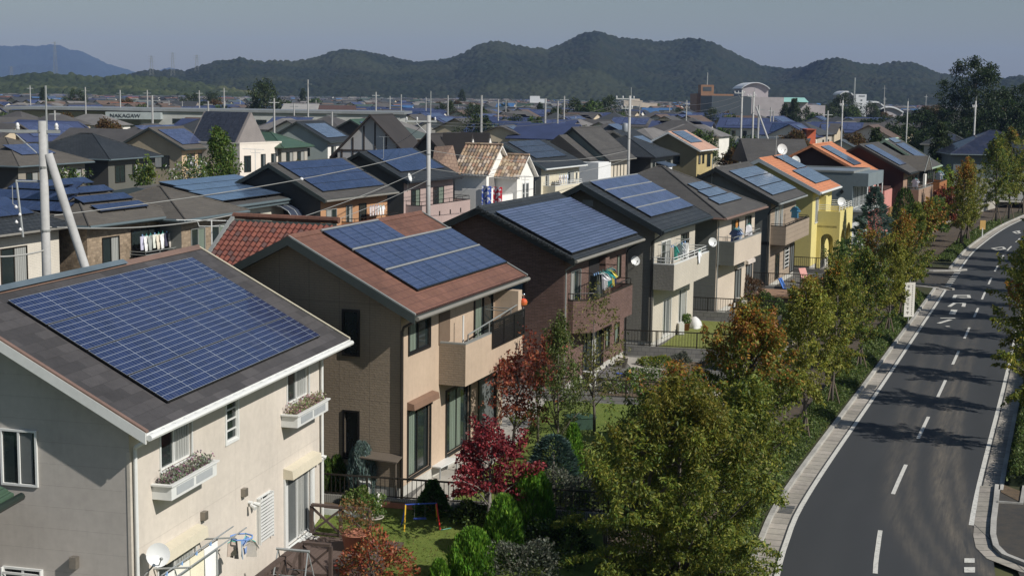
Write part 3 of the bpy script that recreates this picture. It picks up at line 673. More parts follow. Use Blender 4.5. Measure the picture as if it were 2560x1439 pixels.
arcB = [rd(s117+.2, -2.75)[:2], rd(s117-1.0, -3.6)[:2], rd(s117-1.7, -4.8)[:2], rd(s117-2, -6.5)[:2], rd(s117-2, -9)[:2], rd(s117-1.9, -16)[:2]]
for A, sg in ((arcA, -1), (arcB, 1)):
    ribbon(A, .0, .13, ZR+.016, ZR+.016, 'road_marking', RP); ribbon(A, *sorted((sg*-.16, sg*-.62)), ZR+.012, ZR+.012, 'gutter', GUT); ribbon(A, *sorted((sg*-.62, sg*-.8)), ZR-.05, ZR+.13, 'kerb', KER)
m = MB()
for k in range(11):
    t = s103+.9+k*(s117-s103-1.8)/10.5; strip(m, t, t+.42, -2.95, -2.5, ZR+.02, step=.5)
m.build('road_marking', RP, kind='structure')
# painted signs on the carriageway
def paint(px, w, z=ZR+.014):
    m = MB()
    for L_ in px:
        P = [onz(*p, ZR) for p in L_]
        for a, b in zip(P[:-1], P[1:]):
            d = (b-a).normalized(); n = Vector((d.y, -d.x, 0))*w; a2, b2 = a-d*w*.5, b+d*w*.5
            m.face([(q.x, q.y, z) for q in (a2-n, a2+n, b2+n, b2-n)]); z += .0006
    m.build('road_marking', RP, kind='structure')
Q = lambda *l: [(2200+x*.2085, 560+y*.2085) for x, y in l]
paint([Q((885, 890), (905, 852), (1060, 852), (1070, 885)), Q((920, 868), (1050, 868)), Q((925, 885), (1040, 885)), Q((830, 990), (900, 945)), Q((905, 948), (1010, 950), (1000, 990)), Q((735, 1128), (890, 1128)), Q((705, 1190), (845, 1148)), Q((800, 1228), (825, 1228))], .12)
paint([Q((865, 1080), (890, 1030))], .2)
paint([Q((1345, 292), (1410, 312), (1500, 298), (1470, 275), (1345, 292)), Q((1600, 95), (1640, 115), (1680, 108), (1655, 92), (1670, 82), (1600, 95))], .12)
# verge, pavement, verge on both sides
m = MB(); strip(m, 0, s103, -5.1, -3.56, ZR+.10); strip(m, s117, STOT, -5.1, -3.56, ZR+.10); strip(m, sy(48.6, 4), STOT, 3.56, 5.1, ZR+.10); m.build('verge', groundm('verge_soil', [(.035, .05, .02), (.06, .065, .03), (.05, .04, .025)]), kind='structure')
m = MB(); strip(m, 0, s103-1, -8.62, -5.1, ZR+.10); strip(m, s117+1, STOT, -8.62, -5.1, ZR+.10); m.build('pavement', PAVE, kind='structure')
m = MB(); strip(m, sy(46, 4), STOT, 5.1, 8.6, ZR+.10); strip(m, sy(44.6, 4), sy(48.6, 4), 3.56, 5.1, ZR+.10); m.build('pavement', PAVE, kind='structure')
m = MB(); strip(m, sy(52, 8), STOT, 8.6, 60, ZR+.09, step=6); m.build('field', LAWN2, kind='structure')
# junction at the near right: kerb nose, lay-by asphalt, crossing bars
Zq = lambda x, y: (1860+x*.4442, 800+y*.4442)
arc = [onr(*Zq(*p)) for p in [(1412, 940), (1400, 1050), (1388, 1140), (1384, 1220), (1400, 1285), (1450, 1335), (1600, 1395), (1900, 1440)]]
ribbon(arc, -.18, .0, ZR-.05, ZR+.13, 'kerb', KER); ribbon(arc, .02, .5, ZR+.014, ZR+.014, 'gutter', GUT)
m = MB(); m.face([(12.0, 28, ZR-.004), (40, 28, ZR-.004), (40, 50, ZR-.004), (16.9, 50, ZR-.004)]); m.build('road', ASPH2, kind='structure')
ap = [onr(*Zq(*p)) for p in [(1412, 940), (1400, 1050), (1388, 1140), (1384, 1220), (1400, 1285), (1450, 1335), (1600, 1395), (1900, 1440), (1900, 900), (1560, 985)]]
MB().face([(x, y, ZR+.11) for x, y in ap]).build('pavement', ASPH2, kind='structure')
m = MB()
for a, b, c, d in (((1240, 1340), (1298, 1340), (1298, 1365), (1240, 1365)), ((1238, 1390), (1300, 1390), (1300, 1420), (1240, 1420))): m.face([(*onr(*Zq(*p)), ZR+.016) for p in (a, b, c, d)])
m.build('road_marking', RP, kind='structure')
MB().face([(*onr(*Zq(*p)), ZR+.125) for p in [(1445, 985), (1560, 1045), (1570, 985), (1450, 940)]]).build('verge', SOIL, kind='structure')
ribbon([onr(*Zq(*p)) for p in [(1425, 1043), (1560, 1052), (1585, 900)]], -.06, .06, ZR+.05, ZR+.17, 'kerb', KER)
# ------------------------------------------------------------------ hills
def fbm(x, y, seed, octv=5):
    rng = np.random.default_rng(seed); T = rng.random((64, 64)); v = 0; a = 1; tot = 0
    for o in range(octv):
        X = x*(2**o); Y = y*(2**o); xi = np.floor(X).astype(int); yi = np.floor(Y).astype(int); fx = X-xi; fy = Y-yi; fx = fx*fx*(3-2*fx); fy = fy*fy*(3-2*fy)
        g = lambda i, j: T[(xi+i) % 64, (yi+j) % 64]
        v = v+a*((g(0, 0)*(1-fx)+g(1, 0)*fx)*(1-fy)+(g(0, 1)*(1-fx)+g(1, 1)*fx)*fy); tot += a; a *= .5
    return v/tot
def worley(x, y, seed):
    rng = np.random.default_rng(seed); T = rng.random((128, 128, 3)); xi = np.floor(x).astype(int); yi = np.floor(y).astype(int); best = np.full(x.shape, 9.); hh = np.zeros(x.shape)
    for i in (-1, 0, 1):
        for j in (-1, 0, 1):
            t = T[(xi+i) % 128, (yi+j) % 128]; d = np.hypot(xi+i+t[..., 0]-x, yi+j+t[..., 1]-y); q = d < best; best = np.where(q, d, best); hh = np.where(q, t[..., 2], hh)
    return best, hh
def forestm(name, cols, s1, s2, patch=None):
    m, n, p = _m(name); at = nd(n, 'Attribute', attribute_name='tone'); c = mixc(n, at.outputs['Fac'], cols[0], cols[1])
    c = mixc(n, rng_(n, noise(n, s1, 5, .6), .45, .65, 0, .8), c, cols[2])
    if patch: c = mixc(n, rng_(n, noise(n, s2, 3, .5), .56, .62, 0, .85), c, patch)
    n.links.new(c, p.inputs['Base Color']); p.inputs['Roughness'].default_value = 1; p.inputs['Specular IOR Level'].default_value = .05; return m
def hill(name, prof, D, front, back, nc, nr, mat, seed, canopy=5., cell=8., dwob=250, hz=0.):
    px = np.array([p[0] for p in prof], float); py = np.array([p[1] for p in prof], float); X = np.linspace(px[0], px[-1], nc); Y = np.interp(X, px, py)
    ax = []; el = []
    for x, y in zip(X, Y): r = ray(x, y); ax.append(math.atan2(r.x, r.y)); el.append(r.z/math.hypot(r.x, r.y))
    ax = np.array(ax); el = np.array(el); Dr = D+dwob*(fbm(X/300, X*0, seed+3, 3)-.5)*2; t = np.concatenate([np.linspace(0, 1, int(nr*.86)), np.linspace(1, 1.5, nr-int(nr*.86)+1)[1:]])
    A, Tt = np.meshgrid(ax, t); DD = np.meshgrid(Dr, t)[0]; H = np.meshgrid(HC+Dr*el, t)[0]
    fr = front+(DD-front)*Tt; xx = fr*np.sin(A); yy = fr*np.cos(A)
    n1 = fbm(xx/260, yy/260, seed, 4); n2 = fbm(xx/90, yy/90, seed+1, 4); sh = np.where(Tt <= 1, np.clip(Tt, 0, 1)**1.35, np.clip(1-(Tt-1)*2, 0, 1)); lim = np.where(Tt <= 1, fr/DD, 1)
    h = H*np.minimum(sh*(1+.9*(n1-.5)*(1-np.clip(Tt, 0, 1))*3+.35*(n2-.5)*(1-np.clip(Tt, 0, 1))*2), lim*.985+.0)
    h = np.where(Tt == 1, H*.985, h); w1, hv = worley(xx/cell, yy/cell, seed+5); hh = canopy*(1-np.clip(w1, 0, 1)**1.6)*(.35+.9*hv)*np.clip(Tt*12, 0, 1)+canopy*.25*(fbm(xx/4, yy/4, seed+9, 2)-.5)
    z = np.maximum(h, 0)+hh-canopy*.35+hz; z = np.where(Tt < .01, -.6, z)
    V = np.stack([xx, yy, z], -1).reshape(-1, 3).astype(np.float32); rows = len(t); i, j = np.meshgrid(np.arange(rows-1), np.arange(nc-1), indexing='ij'); a = (i*nc+j).ravel(); F = np.stack([a, a+1, a+nc+1, a+nc], 1).astype(np.int32)
    me = bpy.data.meshes.new(name); me.vertices.add(len(V)); me.vertices.foreach_set('co', V.ravel()); me.loops.add(F.size); me.loops.foreach_set('vertex_index', F.ravel()); me.polygons.add(len(F)); me.polygons.foreach_set('loop_start', np.arange(0, F.size, 4, dtype=np.int32)); me.update(calc_edges=True)
    at = me.attributes.new('tone', 'FLOAT', 'POINT'); at.data.foreach_set('value', hv.astype(np.float32).ravel()); me.materials.append(mat); o = bpy.data.objects.new(name, me); COL.objects.link(o); return tag(o, kind='structure')
FOR = forestm('forest', [(.010, .016, .011), (.023, .030, .016), (.029, .031, .019)], .012, .004, (.034, .040, .020))
FOR2 = forestm('forest_low', [(.018, .028, .014), (.035, .045, .02), (.055, .068, .028)], .012, .006, (.085, .09, .04))
FAR_ = forestm('forest_far', [(.012, .02, .018), (.018, .028, .024), (.02, .03, .022)], .003, .001)
HP = [(180, 235), (250, 215), (300, 195), (350, 180), (372, 176), (400, 179), (430, 176), (465, 180), (500, 167), (540, 155), (575, 151), (600, 146), (625, 153), (660, 156), (690, 152), (730, 155), (770, 150), (800, 143), (830, 130), (860, 126), (900, 128), (930, 134), (970, 142), (1010, 151), (1050, 157), (1095, 152), (1140, 143), (1170, 128), (1195, 113), (1225, 105), (1250, 104), (1275, 111), (1310, 118), (1340, 121), (1370, 124), (1400, 112), (1425, 98), (1450, 86), (1475, 78), (1500, 78), (1520, 88), (1560, 95), (1600, 99), (1650, 104), (1690, 101), (1725, 96), (1750, 98), (1785, 108), (1820, 126), (1860, 147), (1900, 163), (1930, 170), (1970, 173), (2010, 168), (2035, 155), (2065, 148), (2100, 147), (2130, 152), (2165, 163), (2200, 161), (2240, 156), (2275, 157), (2310, 168), (2350, 185), (2395, 194), (2440, 196), (2490, 200), (2530, 192), (2600, 188), (2700, 200)]
hill('hills', HP, 2500, 1750, 2800, 900, 300, FOR, 11)
hill('hills', [(-120, 205), (0, 196), (50, 190), (100, 183), (150, 186), (200, 190), (260, 197), (300, 190), (340, 192), (400, 198), (470, 205), (540, 218), (640, 236), (700, 250)], 1700, 1250, 1900, 420, 150, FOR2, 23, 5., 9., 120)
hill('hills', [(-150, 120), (0, 113), (30, 115), (60, 112), (90, 115), (130, 110), (150, 112), (175, 124), (205, 127), (230, 140), (265, 158), (300, 168), (340, 181), (385, 183), (410, 172), (425, 169), (450, 175), (480, 190), (560, 215)], 9800, 7600, 10800, 300, 60, FAR_, 31, 6., 30., 500)
hill('hills', [(1900, 215), (2050, 208), (2200, 212), (2350, 216), (2450, 205), (2520, 200), (2620, 195), (2720, 195)], 2100, 1650, 2300, 240, 100, FOR, 37, 5., 8., 60)
# ------------------------------------------------------------------ near row of houses
PV1 = panelm('cells_blue', (.014, .023, .070), (.24, .27, .32), (.28, .31, .35), 9, 6, .055, .045, .010)
PV2 = panelm('cells_violet', (.036, .05, .105), (.08, .105, .18), (.008, .010, .024), 5, 6, .06, .06, .035)
PV3 = panelm('cells_striped', (.085, .103, .17), (.034, .042, .078), (.015, .018, .03), 0, 5, .02, .22, .012)
PV4 = panelm('cells_plain', (.055, .07, .135), (.07, .088, .16), (.03, .038, .07), 4, 3, .02, .02, .02)
PV5 = panelm('cells_slate', (.11, .145, .20), (.05, .07, .11), (.04, .055, .09), 0, 6, .02, .12, .012)
PV6 = panelm('cells_dark', (.032, .036, .048), (.045, .05, .06), (.02, .022, .026), 4, 4, .02, .02, .02)
PV7 = panelm('cells_deep_blue', (.026, .04, .088), (.036, .052, .105), (.02, .028, .05), 5, 3, .02, .02, .02)
PV8 = panelm('cells_sky', (.07, .11, .18), (.09, .13, .2), (.05, .08, .13), 4, 3, .02, .02, .02)
BAR = plain('alu_strip', (.23, .24, .24), .5, .1)
SH1 = brickm('shingle_slate', (.036, .034, .035), (.062, .058, .059), (.03, .028, .028), .8, .3, .006, .8, .25, .5, offset=.37)
RED = brickm('roof_red', (.125, .058, .038), (.15, .07, .047), (.085, .036, .028), .45, .32, .012, .75, .3, .5)
REDT = tilem('roof_red_s_tile', [(.15, .045, .03), (.18, .058, .038), (.125, .038, .026), (.155, .05, .033), (.085, .042, .036), (.17, .06, .04), (.14, .043, .03), (.165, .05, .032), (.15, .046, .03), (.13, .05, .036), (.16, .05, .032)], .2, .21)
TANT = tilem('roof_tan_s_tile', [(.34, .24, .15), (.26, .17, .11), (.42, .34, .26), (.20, .15, .10), (.30, .18, .12), (.38, .30, .2), (.16, .13, .11)], .3, .34)
ORT = brickm('roof_orange', (.46, .18, .085), (.52, .21, .10), (.28, .10, .05), .3, .28, .015, .75, .14, .6)
DKT = brickm('roof_dark_tile', (.022, .026, .028), (.034, .038, .04), (.008, .009, .01), .32, .28, .02, .55, .2, .8)
GYS = brickm('roof_grey_shingle', (.052, .05, .047), (.066, .063, .059), (.03, .028, .027), .9, .2, .008, .85, .15, .5)
BRS = brickm('roof_brown_shingle', (.075, .068, .058), (.092, .083, .07), (.045, .04, .035), .9, .2, .008, .85, .15, .5)
GRR = brickm('roof_green_metal', (.045, .085, .055), (.055, .10, .065), (.02, .04, .025), 6, .26, .01, .5, .15, .5)
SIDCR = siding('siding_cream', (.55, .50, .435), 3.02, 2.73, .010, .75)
SIDCG = siding('siding_cream_gable_shade', (.42, .39, .355), .49, None, .009, .75)  # gable side toned darker than the front: its shade is put into the colour
TANW = siding('siding_tan', (.46, .355, .26), 2.55, .91, .010, .75)
TANG = siding('siding_taupe_stone', (.25, .20, .145), 2.98, 1.02, .016, .5, tex=.6)
BRK = brickm('brick_brown', (.12, .068, .052), (.17, .10, .082), (.07, .05, .042), .25, .065, .008)
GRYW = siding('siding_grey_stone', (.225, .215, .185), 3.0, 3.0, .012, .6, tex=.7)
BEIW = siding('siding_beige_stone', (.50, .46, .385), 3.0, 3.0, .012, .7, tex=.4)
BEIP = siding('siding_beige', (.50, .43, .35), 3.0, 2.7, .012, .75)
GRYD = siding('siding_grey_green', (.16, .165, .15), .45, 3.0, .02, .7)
TAUP = siding('siding_taupe_boards', (.30, .24, .18), .30, None, .02, .5)
YEL = plain('stucco_yellow', (.60, .52, .20), .9, .06, bmp=.15)
GRS = siding('siding_blue_grey', (.15, .185, .20), None, .6, .012, .8)
GRS2 = plain('stucco_pale_grey', (.40, .42, .42), .9, .1, bmp=.2)
WHS = plain('stucco_white', (.78, .76, .71), .9, .05, bmp=.15)
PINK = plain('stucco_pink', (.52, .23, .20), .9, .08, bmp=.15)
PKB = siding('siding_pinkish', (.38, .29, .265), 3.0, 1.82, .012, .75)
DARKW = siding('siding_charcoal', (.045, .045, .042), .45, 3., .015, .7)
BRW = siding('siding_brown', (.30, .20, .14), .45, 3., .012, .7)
MOS = brickm('stone_mosaic', (.34, .26, .18), (.20, .15, .10), (.26, .21, .15), .24, .13, .008, .9, .35, .6)
COPP = plain('copper_flash', (.17, .11, .085), .5, .15)
GG = plain('green_grey_trim', (.035, .045, .042), .5, .15)
def swin(H, f, *a, **k): return H.win(f, *a, **k)
# 1 cream house -------------------------------------------------
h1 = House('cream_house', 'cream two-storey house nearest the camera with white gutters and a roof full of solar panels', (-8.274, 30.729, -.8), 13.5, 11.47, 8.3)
DW = .09
o1 = [('E', 1.42, 2.98, 4.5, 5.42), ('E', 4.93, 5.6, 4.36, 5.42), ('E', 8.9, 10.5, 4.5, 5.42), ('E', 1.2, 3.1, .45, 2.42), ('E', 8.86, 10.6, .45, 2.42), ('E', 6.8, 7.6, 1.2, 2.38), ('G', 2.27, 3.08, 4.4, 5.1)]
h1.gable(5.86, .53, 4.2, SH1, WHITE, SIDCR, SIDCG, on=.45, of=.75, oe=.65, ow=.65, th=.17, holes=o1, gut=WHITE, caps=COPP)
b = MB(); b.ext([(-.47, -.66, 5.86+.02), (-.47, 4.2, h1.zr+.02), (-.47, 4.2, h1.zr+.06), (-.47, -.66, 5.86+.06)], (.12, 0, 0)); b.build('verge_flashing', COPP, h1.r)
b = MB(); b.ext([(12.15, -.66, 5.88), (12.15, 4.2, h1.zr+.02), (12.15, 4.2, h1.zr+.05), (12.15, -.66, 5.91)], (.06, 0, 0)); b.build('verge_flashing', CREAMP, h1.r)
b = MB(); b.ext([(1.0, 4.03, h1.zr+.02), (1.0, 4.2, h1.zr+.12), (1.0, 4.37, h1.zr+.02)], (6.6, 0, 0)); b.build('ridge_vent', plain('blue_grey_metal', (.10, .13, .15), .45, .15), h1.r)
for k in range(24): x = -.3+k*.53; MB().box(x, x+.025, -.74, -.68, 5.78, 5.84).build('gutter_bracket', WHITE, h1.r)
for k in range(4):
    v0 = -.24+k*1.0; h1.panel(1.38, 10.82, v0, v0+.965, PV1, 7.3, 1, label='%s row of blue solar cells on the cream house' % ('lowest', 'second lowest', 'second highest', 'highest')[k])
h1.win('E', 1.42, 2.98, 4.5, 5.42, WHITE, 2, CURT, deep=DW, rails=0, curp=(.45, 1)); h1.win('E', 8.9, 10.5, 4.5, 5.42, WHITE, 2, CURT, deep=DW, curp=(.5, 1.))
h1.win('E', 4.93, 5.6, 4.36, 5.42, WHITE, 1, None, deep=.05, rails=3, fw=.07)
h1.win('E', 1.2, 3.1, .45, 2.42, WHITE, 2, CURT, deep=DW); h1.win('E', 8.86, 10.6, .45, 2.42, WHITE, 2, CURT, deep=DW, curp=(.45, .85), pane=CURTD)
h1.win('E', 6.8, 7.6, 1.2, 2.38, WHITE, 2, None, deep=.06, bars=13); h1.win('G', 2.27, 3.08, 4.4, 5.1+.48, WHITE, 2, CURTD, deep=0, curp=(.05, .48), pane=GLASS)
h1.win('G', 2.22, 3.12, 1.55, 2.42, WHITE, 2, None, bars=6)
h1.shutter_box('E', 1.05, 3.25, 2.47, 2.77, CREAMP, .3); h1.shutter_box('E', 8.6, 10.8, 2.47, 2.77, CREAMP, .3)
for x in (8.6, 10.62): MB().fb(h1.E, x, x+.2, .3, 2.47, .003, .06).build('door_jamb', WHITE, h1.r)
for x in (1.2, 8.78): MB().fb(h1.E, x-.02, x+(2.2 if x < 2 else 1.95), .3, .42, .003, .14).build('sill', WHITE, h1.r)
for x, z in ((3.5, 2.95), (5.86, 2.9)): MB().fb(h1.E, x-.09, x+.09, z-.16, z+.05, .003, .13).build('vent_hood', plain('vent_steel', (.22, .2, .17), .35, .2, metal=.5), h1.r)
MB().fb(h1.G, 1.27, 1.43, 2.6, 2.86, .003, .16).build('vent_hood', MC['vent_steel'], h1.r)
for x, z in ((6.25, 2.46), (11.1, 2.55)):
    m = MB(); m.tube([h1.E(x, z, .003), h1.E(x, z, .1)], .05, 8); m.tube([h1.E(x-.09, z-.03, .1), h1.E(x-.13, z-.10, .26)], [.04, .065], 8); m.tube([h1.E(x+.09, z-.03, .1), h1.E(x+.13, z-.08, .26)], [.04, .065], 8); m.build('security_light', WHITE, h1.r)
for n_, x in enumerate((1.0, 8.48)):
    m = MB(); d = .48; L_ = 2.35; m.box(x, x+L_, -d, -.003, 3.98, 4.0); m.box(x, x+L_, -d, -d+.04, 4.0, 4.3); m.box(x, x+.04, -d+.04, -.003, 4.0, 4.3); m.box(x+L_-.04, x+L_, -d+.04, -.003, 4.0, 4.3); m.box(x-.06, x+L_+.06, -d-.05, -d+.05, 4.3, 4.34); m.box(x-.06, x+.05, -d+.05, -.003, 4.3, 4.34); m.box(x+L_-.05, x+L_+.06, -d+.05, -.003, 4.3, 4.34)
    for q in (0, 1): m.box(x+.25+q*1.0, x+.25+q*1.0+.85, -d-.012, -d-.003, 4.05, 4.24, 1)
    fb_ = m.build('flower_box', [WHITE, plain('grey_mesh', (.34, .36, .37), .6, .1)], h1.r)
    rng = np.random.default_rng(n_+3); n = 1500; P = np.stack([x+rng.uniform(.08, L_-.08, n), -d+rng.uniform(.03, .4, n), 4.3+rng.uniform(0, 1, n)**1.6*.27*(.6+.6*np.sin(rng.uniform(0, 1, n)*6)**2)], 1); P[:, 2] *= 1
    cols = [(.28, .29, .25), (.2, .24, .17), (.14, .17, .1), (.22, .1, .16)] if not n_ else [(.3, .2, .2), (.3, .33, .15), (.35, .16, .22), (.13, .18, .07), (.3, .27, .18)]
    qmesh('flowers', leaves(rng, P, .075, rng.normal(size=(n, 3))+np.array([0, 0, .6]), .5), n, pal(rng, n, cols), leafm(), fb_)
h1.pipe(WHITE, [(-.2, -.66, 5.72), (-.05, -.2, 5.45), (.12, -.08, 5.35), (.12, -.08, .0)], .045); h1.pipe(WHITE, [(12.0, -.66, 5.72), (11.6, -.2, 5.45), (11.38, -.08, 5.35), (11.38, -.08, .0)], .045)
h1.pipe(plain('cable', (.03, .03, .03)), [(11.46, -.03, 5.4), (11.46, -.03, .3)], .02)
m = MB(); m.box(-.015, .06, -.015, .06, -.2, 5.3); m.build('corner_trim', plain('trim_beige', (.47, .43, .37), .7), h1.r)
h1.dish((.42, -.42, 2.9), (-.7, -.62, .3), .27, arm=(.1, -.06, 2.3))
# drying rail with its washing
r_ = thing('laundry_rack', 'aluminium clothes pole frame hung with washing below the near window of the cream house', 'laundry rack', h1.w(0, 0, .36), h1.th); m = MB()
for x in (1.0, 3.3): m.tube([(x, -.02, 2.0), (x, -.95, 2.12)], .025, 6)
for y in (-.5, -.85): m.tube([(.4, y, 2.08), (4.2, y, 2.1)], .018, 6)
for x in (.5, 2.4): m.tube([(x, -.9, .2), (x, -.9, 2.1)], .022, 6)
m.build('pole', GALV, r_)
for k, (x, c) in enumerate(((.65, (.75, .74, .7)), (1.4, (.72, .7, .62)), (2.15, (.7, .66, .5)), (2.9, (.76, .76, .74)))):
    garment(h1, (x, -.5, 2.42), 'sheet', c, ['white bath towel first from the corner on the near clothes pole', 'off-white sheet second from the corner on the near clothes pole', 'cream patterned sheet third on the near clothes pole', 'bright white towel last on the near clothes pole'][k], sz=.72)
MB().tube([(3.9+.28*math.cos(a/8*6.283), -.85+.28*math.sin(a/8*6.283), 1.95) for a in range(9)], .02, 5).build('peg_ring', cloth((.15, .28, .6)), r_)
for k, (a, c, kd) in enumerate(((0, (.2, .3, .55), 'shirt'), (1.2, (.05, .05, .05), 'pants'), (2.4, (.4, .33, .28), 'vest'), (3.6, (.25, .32, .4), 'towel'), (4.8, (.55, .5, .45), 'shirt'))):
    garment(h1, (3.9+.26*math.cos(a), -.85+.26*math.sin(a), 2.27), kd, c, ['blue shirt', 'black trousers', 'beige vest', 'blue-grey cloth', 'pale shirt'][k]+' pegged to the round blue hanger in front of the cream house wall', ang=a, sz=.6)
# deck with cross-braced railings
WD = plain('deck_wood', (.075, .052, .042), .8, .25, s1=.8, s2=12); WB = siding('deck_boards', (.10, .07, .058), .14, None, .012, .45)
dk = thing('wooden_deck', 'dark brown timber deck with cross-braced railings at the patio door of the cream house', 'deck', h1.w(0, 0, 0), h1.th)
m = MB(); m.face([(6.95, -.02, .36), (10.55, -.02, .36), (10.55, -2.9, .36), (6.95, -2.9, .36)]); m.face([(3.5, -1.15, .36), (6.95, -1.15, .36), (6.95, -2.9, .36), (3.5, -2.9, .36)]); m.build('floor', WB, dk)
MB().box(10.551, 10.58, -2.9, -.02, -.2, .36).box(3.5, 10.55, -2.93, -2.901, -.2, .36).box(3.5, 6.95, -1.149, -1.12, -.2, .36).build('skirt', WD, dk)
def xrail(p, q, nb, z0=.36, hh=.9):
    m = MB(); P = [tuple(p[i]+(q[i]-p[i])*k/nb for i in (0, 1)) for k in range(nb+1)]; dx, dy = q[0]-p[0], q[1]-p[1]; L_ = math.hypot(dx, dy); ux, uy = dx/L_, dy/L_; nx_, ny_ = -uy, ux
    def bar(a, za, b, zb, w=.04, t=.03):
        c = []
        for s_ in (-1, 1): c += [(a[0]-nx_*t, a[1]-ny_*t, za+s_*w), (b[0]-nx_*t, b[1]-ny_*t, zb+s_*w), (b[0]+nx_*t, b[1]+ny_*t, zb+s_*w), (a[0]+nx_*t, a[1]+ny_*t, za+s_*w)]
        m.hexa(c)
    bar(p, z0+hh, q, z0+hh, .035, .07)
    for a in P: m.box(a[0]-.045, a[0]+.045, a[1]-.045, a[1]+.045, z0, z0+hh-.035)
    for a, b in zip(P[:-1], P[1:]): bar(a, z0+.1, b, z0+hh-.08); bar(a, z0+hh-.08, b, z0+.1, .04, .026); bar(a, z0+.06, b, z0+.06, .03, .025)
    m.build('railing', WD, dk)
xrail((10.42, -.12), (10.42, -1.9), 2); xrail((6.98, -1.18), (6.98, -2.0), 1); xrail((3.6, -1.18), (6.9, -1.18), 3)
# stepladder-like aluminium stand on the deck
st = thing('clothes_airer', 'folding aluminium airer leaning on the deck railing', 'airer', h1.w(5.6, -1.5, .36), h1.th); m = MB()
for s_ in (-.45, .45): m.tube([(-.5, s_, 0), (0, s_*.9, 1.15)], .018, 6); m.tube([(.5, s_, 0), (0, s_*.9, 1.15)], .018, 6)
m.tube([(0, -.45, 1.15), (0, .45, 1.15)], .04, 6); m.tube([(.25, -.45, .55), (.25, .45, .55)], .012, 6); m.tube([(-.25, -.45, .55), (-.25, .45, .55)], .012, 6); m.build('frame', GALV, st)
sl_ = thing('slippers', 'pair of pale slippers on the deck beside the patio door', 'slippers', h1.w(10.1, -.32, .37), h1.th)
for y in (-.07, .07):
    m = MB(); m.ext([(-.13, y-.045, 0), (.13, y-.04, 0), (.15, y, 0), (.13, y+.04, 0), (-.13, y+.045, 0), (-.15, y, 0)], (0, 0, .025)); m.tube([(.05, y-.05, .02), (.05, y, .065), (.05, y+.05, .02)], .012, 5); m.build('slipper', cloth((.5, .48, .44)), sl_)
# 2 tan house ---------------------------------------------------
h2 = House('tan_house', 'tan and taupe house with a red roof, violet-blue panels and a louvred balcony', (-3.335, 43.126, 0), 18.94, 9.35, 7.1)
o2 = [('E', .62, 2.28, 4.42, 5.3), ('E', .58, 2.33, .5, 2.58), ('E', 3.8, 5.9, .5, 2.58), ('E', 6.85, 8.6, .6, 2.55), ('G', 1.42, 1.87, 1.15, 2.58), ('G', 1.42, 1.87, 4.4, 5.1)]
h2.gable(5.78, .515, 3.55, RED, GG, TANW, TANG, on=.45, of=.75, oe=.65, ow=.65, th=.2, holes=o2, gut=plain('gutter_taupe', (.2, .19, .165), .5, .1))
b = MB(); b.ext([(-.46, -.66, 5.80), (-.46, 3.55, h2.zr+.02), (-.46, 3.55, h2.zr+.06), (-.46, -.66, 5.84)], (.07, 0, 0)); b.ext([(10.05, -.66, 5.80), (10.05, 3.55, h2.zr+.02), (10.05, 3.55, h2.zr+.06), (10.05, -.66, 5.84)], (.07, 0, 0)); b.build('verge_flashing', GREYM, h2.r)
h2.panel(1.6, 10.05, .12, 1.18, PV2, 9, 1, rail=BAR); h2.panel(1.6, 10.05, 1.24, 2.32, PV2, 9, 1, rail=BAR); h2.panel(1.6, 5.95, 2.38, 3.4, PV2, 4.65, 1, rail=BAR)
m = MB()
for k in range(70): x = -.35+k*.145; m.box(x, x+.05, -.70, -.64, 5.80, 5.84)
m.build('snow_guard', plain('roof_bolt', (.06, .03, .025), .6), h2.r)
h2.win('E', .62, 2.28, 4.42, 5.3, BLACKM, 2, CURTG, deep=.06, fw=.07, curp=(.1, .42)); h2.win('E', .58, 2.33, .5, 2.58, BLACKM, 2, CURTG, deep=DW, fw=.09, curp=(.0, .42)); h2.win('E', 3.8, 5.9, .5, 2.58, BLACKM, 2, CURTG, deep=DW, fw=.1, curp=(.22, .72)); h2.win('E', 6.85, 8.6, .6, 2.55, BLACKM, 1, CURTD, deep=.05, fw=.09, curp=(.02, .98), name='shuttered_window')
h2.win('G', 1.42, 1.87, 1.15, 2.58, BLACKM, 1, None, deep=.09, fw=.06); h2.win('G', 1.42, 1.87, 4.4, 5.1+.6, BLACKM, 1, None, fw=.07)
h2.shutter_box('E', .5, 2.55, 2.68, 2.92, plain('shutter_brown', (.20, .12, .08), .6, .1), .26)
# recessed porch of the upper floor: warm panel behind the balcony, door and pillar
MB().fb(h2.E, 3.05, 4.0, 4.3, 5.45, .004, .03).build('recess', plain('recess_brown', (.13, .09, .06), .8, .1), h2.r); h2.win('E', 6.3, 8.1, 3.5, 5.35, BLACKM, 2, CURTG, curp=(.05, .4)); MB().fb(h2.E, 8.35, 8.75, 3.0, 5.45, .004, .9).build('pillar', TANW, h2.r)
bal = h2.balcony(3.1, 8.85, .92, 3.0, 4.35, TANW, TANG, cap=GREYM)
m = MB(); z0 = 3.75
m.fb(h2.E, 5.55, 8.87, 3.85, 3.9, .93, .99); m.fb(h2.E, 5.55, 8.87, 4.72, 4.77, .93, .99)
for k in range(12): z = 3.93+k*.066; m.fb(h2.E, 5.6, 8.82, z, z+.045, .945, .97)
for x in (5.55, 6.65, 7.75, 8.81): m.fb(h2.E, x, x+.06, 3.9, 4.72, .93, .99)
m.build('louvre_screen', BLACKM, bal)
m = MB(); m.tube([(3.5, -.85, 4.42), (3.5, -.85, 4.62), (8.75, -.85, 4.98), (8.75, -.1, 4.98)], .025, 6)
for x in (4.4, 5.5, 6.6, 7.7): m.tube([(x, -.85, 4.38), (x, -.85, 4.64+(x-3.5)*.066)], .018, 6)
